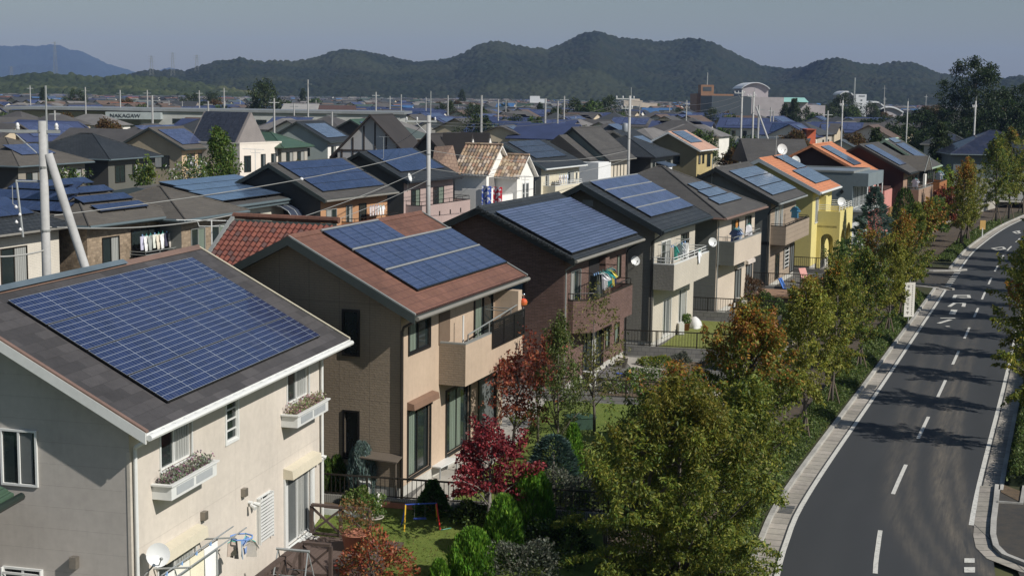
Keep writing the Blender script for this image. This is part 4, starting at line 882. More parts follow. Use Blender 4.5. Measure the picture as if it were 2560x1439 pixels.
for x in (7.2, 7.8, 8.4): m.tube([(x, -.85, 4.9), (x, -.1, 4.9)], .018, 6)
m.build('handrail', GREYM, bal)
h2.pipe(DBROWN, [(-.2, -.66, 5.64), (-.12, -.15, 5.35), (-.06, -.07, 5.2), (-.06, -.07, .0)], .045)
MB().tube([h2.E(4.35, 3.35, .35), h2.E(4.35, 5.1, .35)], .03, 6).build('mast', WHITE, h2.r)
# festival lantern on the balcony corner
ln = thing('paper_lantern', 'red and gold round lantern with a silver ball on the louvred balcony corner', 'lantern', h2.w(8.8, -.95, 5.0), h2.th); m = MB(); m.lathe([(.01, -.2), (.1, -.18), (.17, -.1), (.19, 0), (.17, .1), (.1, .18), (.01, .2)], n=14); m.build('shade', plain('lantern_red', (.55, .05, .02), .6, .2), ln, True)
MB().lathe([(.01, .28), (.06, .30), (.1, .37), (.06, .45), (.01, .47)], n=12).build('ball', plain('chrome', (.6, .6, .6), .1, metal=1), ln, True); MB().tube([(0, 0, -.75), (0, 0, .3)], .015, 6).build('pole', GALV, ln)
ln.scale = (.7, .7, .7)
m = MB()
for q in (-.1, 0, .1): m.tube([(math.sqrt(.2**2-q*q)*math.cos(a*.3927), math.sqrt(.2**2-q*q)*math.sin(a*.3927), q) for a in range(17)], .01, 4)
m.build('stripe', plain('lantern_gold', (.6, .35, .05), .5), ln)
# red S-tile wing: real waves
def stile(H, x0, x1, y0, y1, zf, mat, name='tiled_slope', tw=.27, tl=.3, amp=.045, parent=None):
    """rows of S tiles over a plane; zf(x,y) gives the height; waves run up y"""
    m = MB(); nx = int((x1-x0)/tw*4); rows = int((y1-y0)/tl)
    for r_i in range(rows):
        ya, yb = y0+r_i*tl, y0+(r_i+1)*tl+.03
        for i in range(nx):
            xa, xb = x0+(x1-x0)*i/nx, x0+(x1-x0)*(i+1)/nx; w_ = lambda x: amp*(math.sin((x-x0)/tw*6.283)*.8+.2*math.sin((x-x0)/tw*12.57)); fa, fb2 = .05, .012
            m.face([(xa, ya, zf(xa, ya)+w_(xa)+fa), (xb, ya, zf(xb, ya)+w_(xb)+fa), (xb, yb, zf(xb, yb)+w_(xb)+fb2), (xa, yb, zf(xa, yb)+w_(xa)+fb2)], 0, [((i//4+.5)*tw, (r_i+.5)*tl)]*4)
            m.face([(xa, ya, zf(xa, ya)+w_(xa)+fa), (xb, ya, zf(xb, ya)+w_(xb)+fa), (xb, ya, zf(xb, ya)+w_(xb)-.0), (xa, ya, zf(xa, ya)+w_(xa)-.0)], 0, [((i//4+.5)*tw, (r_i+.5)*tl)]*4)
    return m.build(name, mat, parent or H.r)
wg = House('x', '', (0, 0, 0), 0, 1, 1); bpy.data.objects.remove(wg.r)
wg.C = h2.w(0, 7.35, 0); wg.th = h2.th-math.pi/2; wg.r = bpy.data.objects.new('side_wing', None); COL.objects.link(wg.r); wg.r.parent = h2.r; wg.r.location = (0, 7.35, 0); wg.r.rotation_euler = (0, 0, -math.pi/2)
wz = lambda x, y: 6.92+.665*(y-1.25)
stile(wg, 0, 3.7, .75, 3.05, wz, REDT, parent=wg.r, tw=.2, tl=.21, amp=.035)
m = MB(); m.box(.05, 4.2, .9, 6, 0, 6.35); m.build('wing_wall', TANG, wg.r); m = MB(); m.ext([(0, .6, wz(0, .6)-.15), (0, 3.0, wz(0, 3.)-.15), (0, 3.0, wz(0, 3.)-.02), (0, .6, wz(0, .6)-.02)], (3.7, 0, 0)); m.build('wing_deck', GG, wg.r)
m = MB(); m.ext([(-.14, .6, wz(0, .6)-.12), (-.14, 3.05, wz(0, 3.05)-.12), (-.14, 3.05, wz(0, 3.05)+.08), (-.14, .6, wz(0, .6)+.08)], (.13, 0, 0)); m.build('verge_board', GREYM, wg.r)
m = MB(); m.tube([(-.1, 3.1, wz(0, 3.1)+.02), (3.8, 3.1, wz(0, 3.1)+.02)], .11, 8); m.build('wing_ridge', RED, wg.r)
# awning at the gable foot
m = MB(); m.hexa([(-.5, -.1, 1.25), (-.5, 1.3, 1.3), (-.02, 1.3, 1.4), (-.02, -.1, 1.35), (-.5, -.1, 1.29), (-.5, 1.3, 1.34), (-.02, 1.3, 1.44), (-.02, -.1, 1.39)]); m.tube([(-.46, -.05, 0), (-.46, -.05, 1.25)], .025, 6); m.build('awning', plain('awning_brown', (.11, .09, .07), .6), h2.r)
# 3 brown brick house --------------------------------------------
h3 = House('brick_house', 'dark brown brick house with striped solar roof and a chamfered brick balcony full of washing', (2.127, 59.207, 0), 20.5, 9.2, 7.4)
o3 = [('E', 7.75, 8.3, 4.0, 5.0), ('E', 2.8, 5.75, .35, 2.2), ('E', 6.15, 6.7, .95, 1.85), ('E', 7.6, 8.25, .95, 1.85), ('E', .95, 2.2, 3.35, 5.0)]
h3.gable(5.72, .46, 3.65, DKT, plain('fascia_black', (.014, .018, .018), .5), BRK, on=.45, of=.75, oe=.6, ow=.6, th=.22, holes=o3, gut=plain('gutter_taupe', (.2, .19, .165)), caps=DKT)
h3.panel(-.15, 9.75, -.4, 3.0, PV3, 5, 4, up=.14)
m = MB()
for k in range(17):
    for y0_, s_ in ((-.55, 1), (7.95, -1)):
        pass
    v = -.5+k*.25; z = h3.ze+h3.sl*(v+.6); m.box(-.56, -.3, v, v+.22, z-.02, z+.07)
m.build('verge_tiles', DKT, h3.r)
h3.win('E', .95, 2.2, 3.35, 5.0, GREYM, 2, CURT, deep=DW, curp=(.1, .6)); h3.win('E', 7.75, 8.3, 4.0, 5.0, DBROWN, 1, None, deep=.05, pane=CURTG); h3.win('E', 2.8, 5.75, .35, 2.2, BLACKM, 4, CURT, deep=DW, curp=(.5, .75)); h3.win('E', 6.15, 6.7, .95, 1.85, DBROWN, 1, None, deep=.05, pane=CURTG); h3.win('E', 7.6, 8.25, .95, 1.85, DBROWN, 1, None, deep=.05, pane=CURTG)
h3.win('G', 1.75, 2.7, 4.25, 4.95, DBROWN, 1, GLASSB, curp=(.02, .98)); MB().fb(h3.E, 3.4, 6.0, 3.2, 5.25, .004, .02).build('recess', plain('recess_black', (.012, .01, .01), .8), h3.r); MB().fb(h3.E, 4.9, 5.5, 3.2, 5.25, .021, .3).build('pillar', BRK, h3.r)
h3.balcony(.55, 6.9, 1.0, 2.5, 3.85, BRK, BRK, cap=DBROWN, rail=(DBROWN, .25, 1), cut=.75)
h3.pipe(GREYM, [(-.1, -.6, 5.55), (-.05, -.1, 5.2), (.05, -.08, 5.1), (.05, -.08, 0)]); h3.pipe(BLACKM, [(9.6, -.6, 5.55), (9.25, -.1, 5.2), (9.15, -.08, 5.1), (9.15, -.08, 0)])
m = MB(); m.tube([h3.E(1.4, 4.85, .75), h3.E(5.3, 4.95, .75)], .015, 6); m.tube([h3.E(1.8, 4.9, .01), h3.E(1.8, 4.9, .8)], .02, 6); m.tube([h3.E(4.9, 4.95, .01), h3.E(4.9, 4.95, .8)], .02, 6); m.build('clothes_pole', DBROWN, h3.r)
for k, (x, kd, c, l) in enumerate(((1.75, 'pants', (.04, .05, .05), 'black trousers on the brick balcony pole'), (2.0, 'pants', (.12, .13, .12), 'dark grey trousers on the brick balcony pole'), (2.3, 'pants', (.03, .04, .04), 'slim black trousers beside a white shirt on the brick balcony'), (2.65, 'shirt', (.7, .68, .72), 'white T-shirt with a grey print on the brick balcony'), (3.05, 'shirt', (.72, .72, .7), 'plain white T-shirt on the brick balcony'), (3.7, 'shirt', (.03, .25, .25), 'teal green shirt on the brick balcony'), (4.05, 'shirt', (.6, .5, .1), 'yellow-collared shirt on the brick balcony'), (4.4, 'vest', (.03, .04, .1), 'navy vest at the far end of the brick balcony'))):
    garment(h3, (x, -.75, 4.88), kd, c, l, ang=1.2+.1*k, sz=1.05)
# 4 grey stone house ----------------------------------------------
h4 = House('grey_stone_house', 'grey and beige stone-clad house with dark roof, white balcony rail and gable dish', (6.948, 70.601, 0), 21.5, 7.9, 7.5)
o4 = [('E', 1.9, 3.35, .3, 2.12), ('E', 4.9, 6.4, .5, 2.3), ('E', 5.0, 6.5, 3.4, 5.2)]
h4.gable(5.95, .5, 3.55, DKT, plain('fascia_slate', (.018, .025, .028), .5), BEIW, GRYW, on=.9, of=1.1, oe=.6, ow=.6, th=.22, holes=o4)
for k in range(4): h4.panel(.35, 8.6, .3+k*.81, .3+k*.81+.76, PV4, 5.3, 1, rail=BAR)
h4.win('E', 1.9, 3.35, .3, 2.12, WHITE, 2, CURTD, deep=DW, curp=(.5, 1)); h4.win('E', 4.9, 6.4, .5, 2.3, WHITE, 2, CURT, deep=DW); h4.win('E', 5.0, 6.5, 3.4, 5.2, BLACKM, 2, CURTG, deep=DW, curp=(0, .4)); h4.win('E', 1.2, 2.8, 3.3, 5.15, WHITE, 2, CURT)
MB().fb(h4.G, 3.2, 3.75, 6.9, 7.2, .003, .05).build('gable_vent', GALV, h4.r); h4.dish((-.35, .85, 4.35), (-.7, -.62, .3), .24, arm=(-.02, 1.0, 4.0))
h4.balcony(-.1, 6.9, 1.05, 2.95, 4.2, BEIW, GRYW, cap=WHITE, rail=(WHITE, .28, 2)); h4.dish((6.6, -1.3, 4.75), (-.7, -.62, .3), .25, arm=(6.6, -1.0, 4.4))
h4.pipe(BLACKM, [(-.6, -.6, 5.75), (-.15, -.05, 5.4), (-.06, .1, 5.3), (-.06, .1, 0)])
m = MB(); m.tube([h4.E(.3, 5.1, .7), h4.E(4.3, 5.15, .7)], .015, 6); m.tube([h4.E(.6, 5.1, .01), h4.E(.6, 5.1, .75)], .02, 6); m.tube([h4.E(4.0, 5.1, .01), h4.E(4.0, 5.1, .75)], .02, 6); m.build('clothes_pole', GALV, h4.r)
for k, (x, kd, c, l) in enumerate(((.6, 'towel', (.3, .25, .2), 'brown towel nearest the corner on the white-railed balcony'), (.95, 'towel', (.65, .6, .55), 'cream towel on the white-railed balcony'), (1.3, 'shirt', (.05, .35, .3), 'green shirt on the white-railed balcony'), (2.2, 'shirt', (.7, .7, .7), 'white shirt on the white-railed balcony'), (2.6, 'towel', (.62, .64, .66), 'pale grey towel on the white-railed balcony'), (3.2, 'pants', (.7, .7, .68), 'white trousers on the white-railed balcony'))): garment(h4, (x, -.7, 5.05), kd, c, l, ang=.4*k, sz=1.0)
garment(h4, (4.6, -1.12, 4.5), 'shirt', (.72, .75, .78), 'white shirt draped outside the rail of the white-railed balcony', sz=.9)
# 5 hip roof house -------------------------------------------------
h5 = House('hip_roof_house', 'pinkish beige house with a grey hip roof carrying three stepped slate-blue panels', (11.45, 80.95, 0), 22.3, 9.3, 9.6)
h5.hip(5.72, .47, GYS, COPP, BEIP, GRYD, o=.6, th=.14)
for a, b_, v in ((3.0, 6.3, 1.93), (2.55, 6.9, 1.18), (2.05, 7.5, .42)): h5.panel(a, b_, v, v+.68, PV5, 3, 1, frame=BLACKM)
h5.win('E', 4.6, 6.0, .35, 2.2, BLACKM, 2, None, pane=CURTD); h5.win('E', 7.4, 8.9, .35, 2.2, BLACKM, 2, None, pane=CURTD); h5.shutter_box('E', 4.4, 6.2, 2.3, 2.55, plain('shutter_beige', (.5, .45, .4), .6), .2); h5.shutter_box('E', 7.2, 9.1, 2.3, 2.55, MC['shutter_beige'], .2)
h5.win('E', 3.4, 5.0, 3.4, 5.2, DBROWN, 2, CURTO, curp=(.5, .95)); h5.win('E', 6.8, 8.2, 3.4, 5.2, DBROWN, 2, CURTD, curp=(0, .5)); h5.balcony(.1, 6.8, 1.0, 3.0, 4.3, BEIP, GRYD, cap=GREYM, rail=(GREYM, .22, 1))
m = MB(); m.fb(h5.E, .1, 8.9, 2.9, 2.95, .02, .05); m.build('conduit', BLACKM, h5.r); h5.pipe(GREYM, [(.05, -.08, 5.5), (.05, -.08, 0)])
for k, (x, kd, c, l) in enumerate(((1.3, 'shirt', (.06, .1, .22), 'dark blue shirt on the hip roof house balcony'), (1.6, 'shirt', (.1, .16, .3), 'navy striped shirt on the hip roof house balcony'), (1.95, 'shirt', (.45, .5, .6), 'pale blue shirt on the hip roof house balcony'), (2.3, 'towel', (.7, .7, .72), 'white towel on the hip roof house balcony'), (4.8, 'vest', (.65, .65, .68), 'white vest by the orange curtain of the hip roof house'))): garment(h5, (x, -.7, 5.0), kd, c, l, ang=1.3+.2*k, sz=1.05)
# 6 grey green house with taupe balcony ------------------------------
h6 = House('grey_green_house', 'grey-green gable house with a taupe boarded balcony and three rows of slate-blue panels', (16.59, 93.181, 0), 21.5, 8.8, 7.4)
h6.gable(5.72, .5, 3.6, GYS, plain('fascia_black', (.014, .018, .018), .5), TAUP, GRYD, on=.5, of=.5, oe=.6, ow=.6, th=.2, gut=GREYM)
for k in range(3): h6.panel(.8, 9.0, .05+k*1.0, .05+k*1.0+.93, PV5, 4, 1.0)
h6.win('E', 1.4, 2.5, 3.4, 5.2, WHITE, 2, CURT); h6.win('E', 3.0, 3.9, 3.4, 5.2, WHITE, 1, CURT, curp=(.5, 1)); h6.win('E', 2.1, 3.3, .5, 2.1, DBROWN, 2, None); h6.win('E', 4.9, 6.3, .9, 2.2, DBROWN, 1, None, bars=5); h6.win('E', 7.2, 8.6, .4, 2.3, DBROWN, 2, None, pane=CURTD)
h6.balcony(.2, 8.6, 1.0, 2.95, 4.15, TAUP, TAUP, cap=BLACKM, rail=(BLACKM, .1, 1)); h6.pipe(BLACKM, [(-.3, -.6, 5.6), (-.08, -.02, 5.2), (-.05, .1, 5.0), (-.05, .1, 0)]); m = MB(); m.fb(h6.G, 0, 7.4, 2.95, 3.15, .003, .06); m.build('belt_course', BLACKM, h6.r)
garment(h6, (4.6, -.7, 5.2), 'shirt', (.12, .35, .55), 'light blue shirt on the taupe boarded balcony', ang=1.2, sz=1.1); garment(h6, (4.85, -.7, 5.2), 'shirt', (.15, .3, .45), 'blue checked shirt beside the light blue one on the taupe boarded balcony', ang=1.3, sz=1.1)
m = MB(); m.tube([h6.G(3.9, 6.2, .1), h6.G(3.9, 8.4, .1)], .03, 6); m.build('antenna_mast', GALV, h6.r)
# 7 yellow house ------------------------------------------------------
h7 = House('yellow_house', 'yellow stucco house with orange roof, arched porch and white trims', (21.524, 104.088, 0), 21.8, 8.1, 7.4)
h7.gable(5.75, .5, 3.9, ORT, plain('fascia_blue_white', (.36, .40, .42), .6, .08), YEL, on=.4, of=.4, oe=.6, ow=.6, th=.2, gut=WHITE)
h7.panel(4.6, 8.3, 2.05, 3.75, PV5, 2, 2); h7.panel(2.2, 8.3, .2, 1.95, PV5, 3, 2)
h7.win('G', 3.7, 4.1, 6.2, 6.9, WHITE, 1, None, pane=GLASSB, fw=.12); h7.win('E', 1.2, 2.2, 3.4, 5.2, WHITE, 2, CURT); h7.win('E', 4.2, 5.3, 3.4, 5.2, WHITE, 2, None, pane=GLASS); m = MB(); m.fb(h7.E, 2.7, 3.4, 3.3, 5.3, .004, .5); m.build('pillar', YEL, h7.r)
h7.dish((4.3, 3.2, h7.ze+h7.sl*3.8+.9), (-.7, -.62, .3), .42, arm=(4.6, 3.0, h7.ze+h7.sl*3.6)); h7.dish((5.4, -1.2, 4.7), (-.7, -.62, .3), .36, arm=(5.4, -1.0, 4.2)); m = MB(); m.tube([(4.0, 3.6, h7.zr), (4.0, 3.6, h7.zr+1.6)], .03, 6)
for q in (-.6, -.3, 0, .3, .6): m.tube([(4.0+q, 3.2, h7.zr+1.5), (4.0+q, 4.0, h7.zr+1.5)], .014, 4)
m.tube([(3.3, 3.6, h7.zr+1.5), (4.7, 3.6, h7.zr+1.5)], .018, 5); m.build('antenna', GALV, h7.r)
m = MB()  # arched porch carrying the balcony
def arch(m, fn, a0, a1, z0, z1, ops, d0, d1, mi=0):
    """wall piece a0..a1 x z0..z1 with arched openings (b0,b1,springing)"""
    pts = []; cur = a0; poly = [(a0, z1), (a0, z0)]
    for b0, b1, sp in ops:
        r = (b1-b0)/2; poly += [(b0, z0), (b0, sp)]+[(b0+r-r*math.cos(t*math.pi/10), sp+r*math.sin(t*math.pi/10)) for t in range(1, 10)]+[(b1, sp), (b1, z0)]
    poly += [(a1, z0), (a1, z1)]
    a = [fn(x, z, d1) for x, z in poly]; b = [fn(x, z, d0) for x, z in poly]; o = len(m.v); n = len(a); m.v += a+b; m.f.append(tuple(range(n))); m.m.append(mi); m.f.append(tuple(range(2*n-1, n-1, -1))); m.m.append(mi)
    for i in range(n): j = (i+1) % n; m.f.append((o+i, o+j, o+n+j, o+n+i)); m.m.append(mi)
m = MB(); arch(m, h7.E, 2.2, 8.1, 0, 4.2, [(2.9, 4.6, 2.0), (5.2, 7.5, 2.0)], 1.45, 1.65); m.build('arcade', YEL, h7.r)
m = MB(); arch(m, h7.fn(('G', 2.2)), -1.45, 0, 0, 4.2, [(-1.2, -.3, 2.1)], -.2, 0); m.box(2.2, 8.1, -1.45, 0, 3.0, 3.15); m.box(7.9, 8.1, -1.45, 0, 0, 4.2); m.build('porch_wall', YEL, h7.r)
m = MB()
for z in (4.35, 4.5, 4.65): m.tube([(2.3, -.05, z), (2.3, -1.55, z), (8.0, -1.55, z), (8.0, -.05, z)], .022, 6)
for x in (2.3, 3.7, 5.1, 6.5, 8.0): m.tube([(x, -1.55, 4.2), (x, -1.55, 4.66)], .025, 6)
m.build('handrail', WHITE, h7.r)
# 8 blue-grey modern house ---------------------------------------------
h8 = House('modern_grey_house', 'flat-roofed blue-grey modern house with white balcony grid and three diamond openings', (27.2, 116.2, 0), 23.5, 7.4, 6.2)
h8.flat(6.5, GRS, cap=GREYM, top=plain('flat_roof', (.16, .19, .22), .5, .2)); MB().box(.02, 7.22, -.06, -.003, -.1, 3.55).build('lower_facade', GRS2, h8.r)
MB().box(.0, 7.2, -1.2, -.003, 5.45, 6.5).build('canopy', GRS, h8.r); MB().box(0.02, 7.18, -1.18, -.064, 3.4, 3.55).build('balcony_floor', GRS2, h8.r)
h8.win('E', .5, 2.6, 3.7, 5.3, WHITE, 2, None, pane=CURTD, name='screen'); h8.win('E', 3.2, 6.4, 3.7, 5.3, WHITE, 2, None, pane=CURTD, name='screen'); h8.win(('E', -.065), 3.4, 4.6, 1.6, 2.6, GREYM, 2, None); h8.win(('E', -.065), 5.2, 6.4, 1.6, 2.6, GREYM, 2, None)
m = MB()
for x in (0.05, 2.6, 4.9, 7.1): m.tube([(x, -1.15, 3.5), (x, -1.15, 5.45)], .05, 8)
m.build('column', WHITE, h8.r); m = MB()
for z in (3.65, 3.9, 4.15, 4.4): m.tube([(0.02, 0, z), (0.02, -1.15, z), (7.15, -1.15, z)], .022, 6)
for k in range(19): x = k*.4; m.tube([(x, -1.15, 3.55), (x, -1.15, 4.4)], .02, 5)
m.build('balcony_grid', WHITE, h8.r)
for k in range(3):
    z = 3.75+k*.62; m = MB(); m.ext([h8.G(.85-.17, z, .004), h8.G(.85, z-.2, .004), h8.G(.85+.17, z, .004), h8.G(.85, z+.2, .004)], (-.05, 0, 0)); m.build('diamond_opening', BLACKM, h8.r)
for k in range(2): MB().fb(h8.G, 1.1, 1.5, 1.3+k*.75, 1.65+k*.75, .004, .03).build('square_opening', BLACKM, h8.r)
MB().fb(h8.G, 1.9, 2.6, 3.6, 5.6, .004, .05).build('window', GLASS, h8.r); h8.dish((3.2, 5.4, 7.2), (-.7, -.62, .3), .42, arm=(3.2, 5.6, 6.55))
# 9 orange roof house with pink balcony -----------------------------------
h9 = House('orange_roof_house', 'house with orange tiled roof, dark brown gable and salmon pink walled balcony', (30.5, 127.0, 0), 22.5, 8.6, 8.4)
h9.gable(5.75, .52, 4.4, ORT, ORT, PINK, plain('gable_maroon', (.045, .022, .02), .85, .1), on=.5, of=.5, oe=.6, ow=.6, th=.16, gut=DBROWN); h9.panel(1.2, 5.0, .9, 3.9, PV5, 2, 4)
h9.balcony(3.4, 8.4, 1.5, 0, 4.3, PINK, PINK, cap=DBROWN); h9.win(('E', -1.5), 3.9, 4.7, .2, 2.3, DBROWN, 1, None); h9.win('E', 4.4, 6.4, 4.3, 5.2, DBROWN, 2, None); MB().box(3.5, 8.3, -1.4, -.2, 4.35, 4.5).build('balcony_planter', plain('rust_dark', (.06, .025, .018), .8), h9.r); MB().box(6.4, 8.45, -1.6, -1.505, .1, 2.6).build('timber_panel', plain('timber_tan', (.22, .13, .05), .7, .2), h9.r)
# 10 brown balcony house -----------------------------------------------------
h10 = House('brown_balcony_house', 'dark-roofed house with a small cross gable and a light brown balcony', (35.9, 133.6, 0), 24.5, 8.9, 8.2)
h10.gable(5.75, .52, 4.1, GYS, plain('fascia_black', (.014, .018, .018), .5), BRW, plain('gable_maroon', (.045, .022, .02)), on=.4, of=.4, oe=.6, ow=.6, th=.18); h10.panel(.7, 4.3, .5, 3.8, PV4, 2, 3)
m = MB(); P = [(4.3, -1.2, 5.75), (8.9, -1.2, 5.75), (6.6, -1.2, 7.1)]; m.ext(P, (0, 4.2, 0), 0); m.build('cross_gable', [BRS], h10.r); m = MB()
for a, b_ in (((4.25, 5.7), (6.6, 7.12)), ((8.95, 5.7), (6.6, 7.12))): m.hexa([(a[0], -1.24, a[1]-.1), (b_[0], -1.24, b_[1]-.1), (b_[0], -1.2, b_[1]-.1), (a[0], -1.2, a[1]-.1), (a[0], -1.24, a[1]+.04), (b_[0], -1.24, b_[1]+.04), (b_[0], -1.2, b_[1]+.04), (a[0], -1.2, a[1]+.04)])
m.build('bargeboard', GREYM, h10.r)
h10.balcony(.2, 8.7, 1.4, 2.9, 4.2, BRW, BRW, cap=GREYM, rail=(GREYM, .2, 1)); h10.win('E', 2.2, 5.2, 3.3, 5.2, BLACKM, 2, None); MB().fb(h10.E, 5.6, 6.3, 3.2, 5.4, .9, 1.1).build('pillar', WHS, h10.r); h10.win('E', 6.6, 8.3, 3.3, 5.2, BLACKM, 2, CURTD); h10.win('E', 1.0, 4.0, .3, 2.4, BLACKM, 2, None); h10.win('E', 6.0, 8.2, .3, 2.4, DBROWN, 2, CURTD)
for k in range(2): garment(h10, (1.0+.35*k, -.9, 5.2), 'shirt', (.7, .7, .75), 'white shirt %s on the light brown balcony' % ('first' if k == 0 else 'second'), ang=1.4, sz=1.1)
# 11 green-edged roof house ----------------------------------------------------
h11 = House('green_verge_house', 'dark house with green-edged panelled roof and orange-brown timber balcony', (40.9, 144.4, 0), 23.5, 7.6, 8.2)
h11.gable(5.75, .58, 4.0, GYS, plain('verge_pale_green', (.25, .33, .25), .6), DARKW, plain('gable_dark_olive', (.03, .032, .026), .85), on=.4, of=.4, oe=.6, ow=.6, th=.18, caps=MC['verge_pale_green']); h11.panel(.9, 6.2, .2, 3.1, PV4, 2, 3); h11.panel(1.6, 5.8, 3.3, 4.0, PV5, 2, 1)
OB = siding('timber_orange', (.30, .12, .04), .2, None, .015, .6); h11.balcony(1.4, 7.2, 1.3, 3.0, 4.25, OB, OB, cap=DBROWN); h11.win('E', 2.0, 6.0, 3.3, 5.2, BLACKM, 3, None); h11.win('E', 1.5, 7.0, .2, 2.5, BLACKM, 6, None, pane=GLASS)
for k in range(5): garment(h11, (2.4+.42*k, -1.0, 5.3), 'shirt', [(.7, .7, .7), (.65, .6, .6), (.25, .4, .5), (.3, .45, .5), (.7, .72, .74)][k], ['white shirt at the left end', 'cream shirt second from the left', 'blue-grey shirt in the middle', 'teal striped shirt second from the right', 'white shirt at the right end'][k]+' of the orange-brown timber balcony washing', ang=1.3, sz=1.15)
# ------------------------------------------------------------------ middle and rear rows
FB = plain('fascia_black', (.014, .018, .018), .5); GT = plain('gutter_taupe', (.2, .19, .165)); FG = plain('fascia_blue_grey', (.10, .13, .14), .5, .1)
def gh(name, label, e, yaw, L, W, roof, trim, wE, wG, kind='gable', ze=5.75, sl=.5, rv=None, panels=(), pm=PV4, wins='auto', on=.45, oe=.6, th=.18, gut=None, extra=None, cur=CURT, fm=DBROWN, gw=True, caps=None):
    """e: eave corner of the roof in the world"""
    u = Vector((math.sin(R(yaw)), math.cos(R(yaw)), 0)); v = Vector((-math.cos(R(yaw)), math.sin(R(yaw)), 0)); C = Vector((e[0], e[1], 0))+u*on+v*oe
    h = House(name, label, C, yaw, L, W)
    if kind == 'gable': h.gable(ze, sl, rv or W/2, roof, trim, wE, wG, on=on, of=on, oe=oe, ow=oe, th=th, gut=gut, caps=caps)
    else: h.hip(ze, sl, roof, trim, wE, wG, o=oe, th=th, gut=gut)
    for p in panels: h.panel(*p[:4], p[6] if len(p) > 6 else pm, *(p[4:6] if len(p) > 4 else (2, 2)))
    if wins == 'auto':
        rr = random.Random(len(label)*31+int(e[0]*7)); x = rr.uniform(.8, 1.3)
        while x < L-1.6:
            w_ = rr.choice((.9, 1.6, 1.7)); h.win('E', x, x+w_, 3.5 if w_ > 1 else 4.0, 5.1, fm, 2, cur if rr.random() < .7 else None, rails=0); x += w_+rr.uniform(.9, 1.6)
        h.win('E', 1.2, 2.9, .4, 2.3, fm, 2, cur); h.win('E', L-3.4, L-1.6, .4, 2.3, fm, 2, None)
        if gw: h.win('G', W*.3, W*.3+.8, 3.9, 4.9, fm, 1, None); h.win('G', W*.62, W*.62+.7, 1.4, 2.3, fm, 1, None)
    return h
m4 = gh('orange_brick_house', 'dark-roofed house with orange-brown brick balcony behind the red-roofed house', (-11.6, 89.3), 23.0, 8.8, 7.4, GYS, GG, siding('brick_orange', (.42, .23, .12), .9, 1.8, .012, .8), DARKW, sl=.51, rv=3.5, wins=None, gut=GT)
for k in range(4): m4.panel(.5, 8.6, .1+k*.83, .1+k*.83+.8, PV7, 6, 1)
m4.win('E', .7, 1.9, 3.4, 5.0, GREYM, 2, CURT, curp=(0, .5)); m4.win('E', 3.2, 3.9, 3.3, 5.1, GREYM, 1, CURT); m4.win('E', 4.9, 5.8, 3.3, 5.1, BLACKM, 1, None); m4.balcony(2.6, 8.7, 1.0, 1.6, 4.1, MC['brick_orange'], cap=DBROWN, rail=(DBROWN, .2, 1))
for k in range(6): garment(m4, (5.2+.35*k, -.7, 5.0), 'towel' if k < 4 else 'shirt', [(.55, .5, .5), (.6, .52, .5), (.5, .45, .45), (.62, .6, .6), (.68, .68, .66), (.72, .72, .72)][k], ['pinkish towel at the left end', 'rose-grey towel second', 'grey towel third', 'light towel fourth', 'off-white shirt fifth', 'white shirt at the right end'][k]+' of the orange-brick balcony line', sz=.95, ang=.2)
m5 = gh('pink_balcony_house', 'dark gabled house with a long pinkish-grey balcony behind the tall pole', (-7.9, 108.8), 23.2, 8.6, 7.6, DKT, FB, PKB, DARKW, sl=.5, rv=3.6, wins=None, gut=BLACKM)
m5.panel(.7, 8.3, .6, 3.6, PV7, 5, 3); m5.balcony(.3, 8.9, 1.4, 1.6, 3.9, PKB, cap=BLACKM, rail=(BLACKM, .28, 1)); m5.win('E', 1.2, 2.6, 3.2, 5.0, BLACKM, 2, CURTG); m5.win('E', 5.0, 6.8, 3.2, 5.0, BLACKM, 2, CURTG)
m5.dish((-.5, -.75, 6.1), (.1, -.95, .3), .33, arm=(-.4, -.5, 5.0)); m = MB()
for q in (-.5, -.25, 0, .25, .5): m.tube([(1.4+q, 2.2, 9.0), (1.4+q, 2.8, 9.0)], .012, 4)
m.tube([(.8, 2.5, 9.0), (2.0, 2.5, 9.0)], .014, 4); m.tube([(1.4, 2.5, m5.ze+m5.sl*3.1), (1.4, 2.5, 9.0)], .02, 5); m.build('antenna', GALV, m5.r)
for k in range(3): MB().fb(m5.fn(('E', -1.4)), 3.2+k*1.9, 3.36+k*1.9, 3.0, 3.35, .004, .03).build('balcony_slot', BLACKM, m5.r)
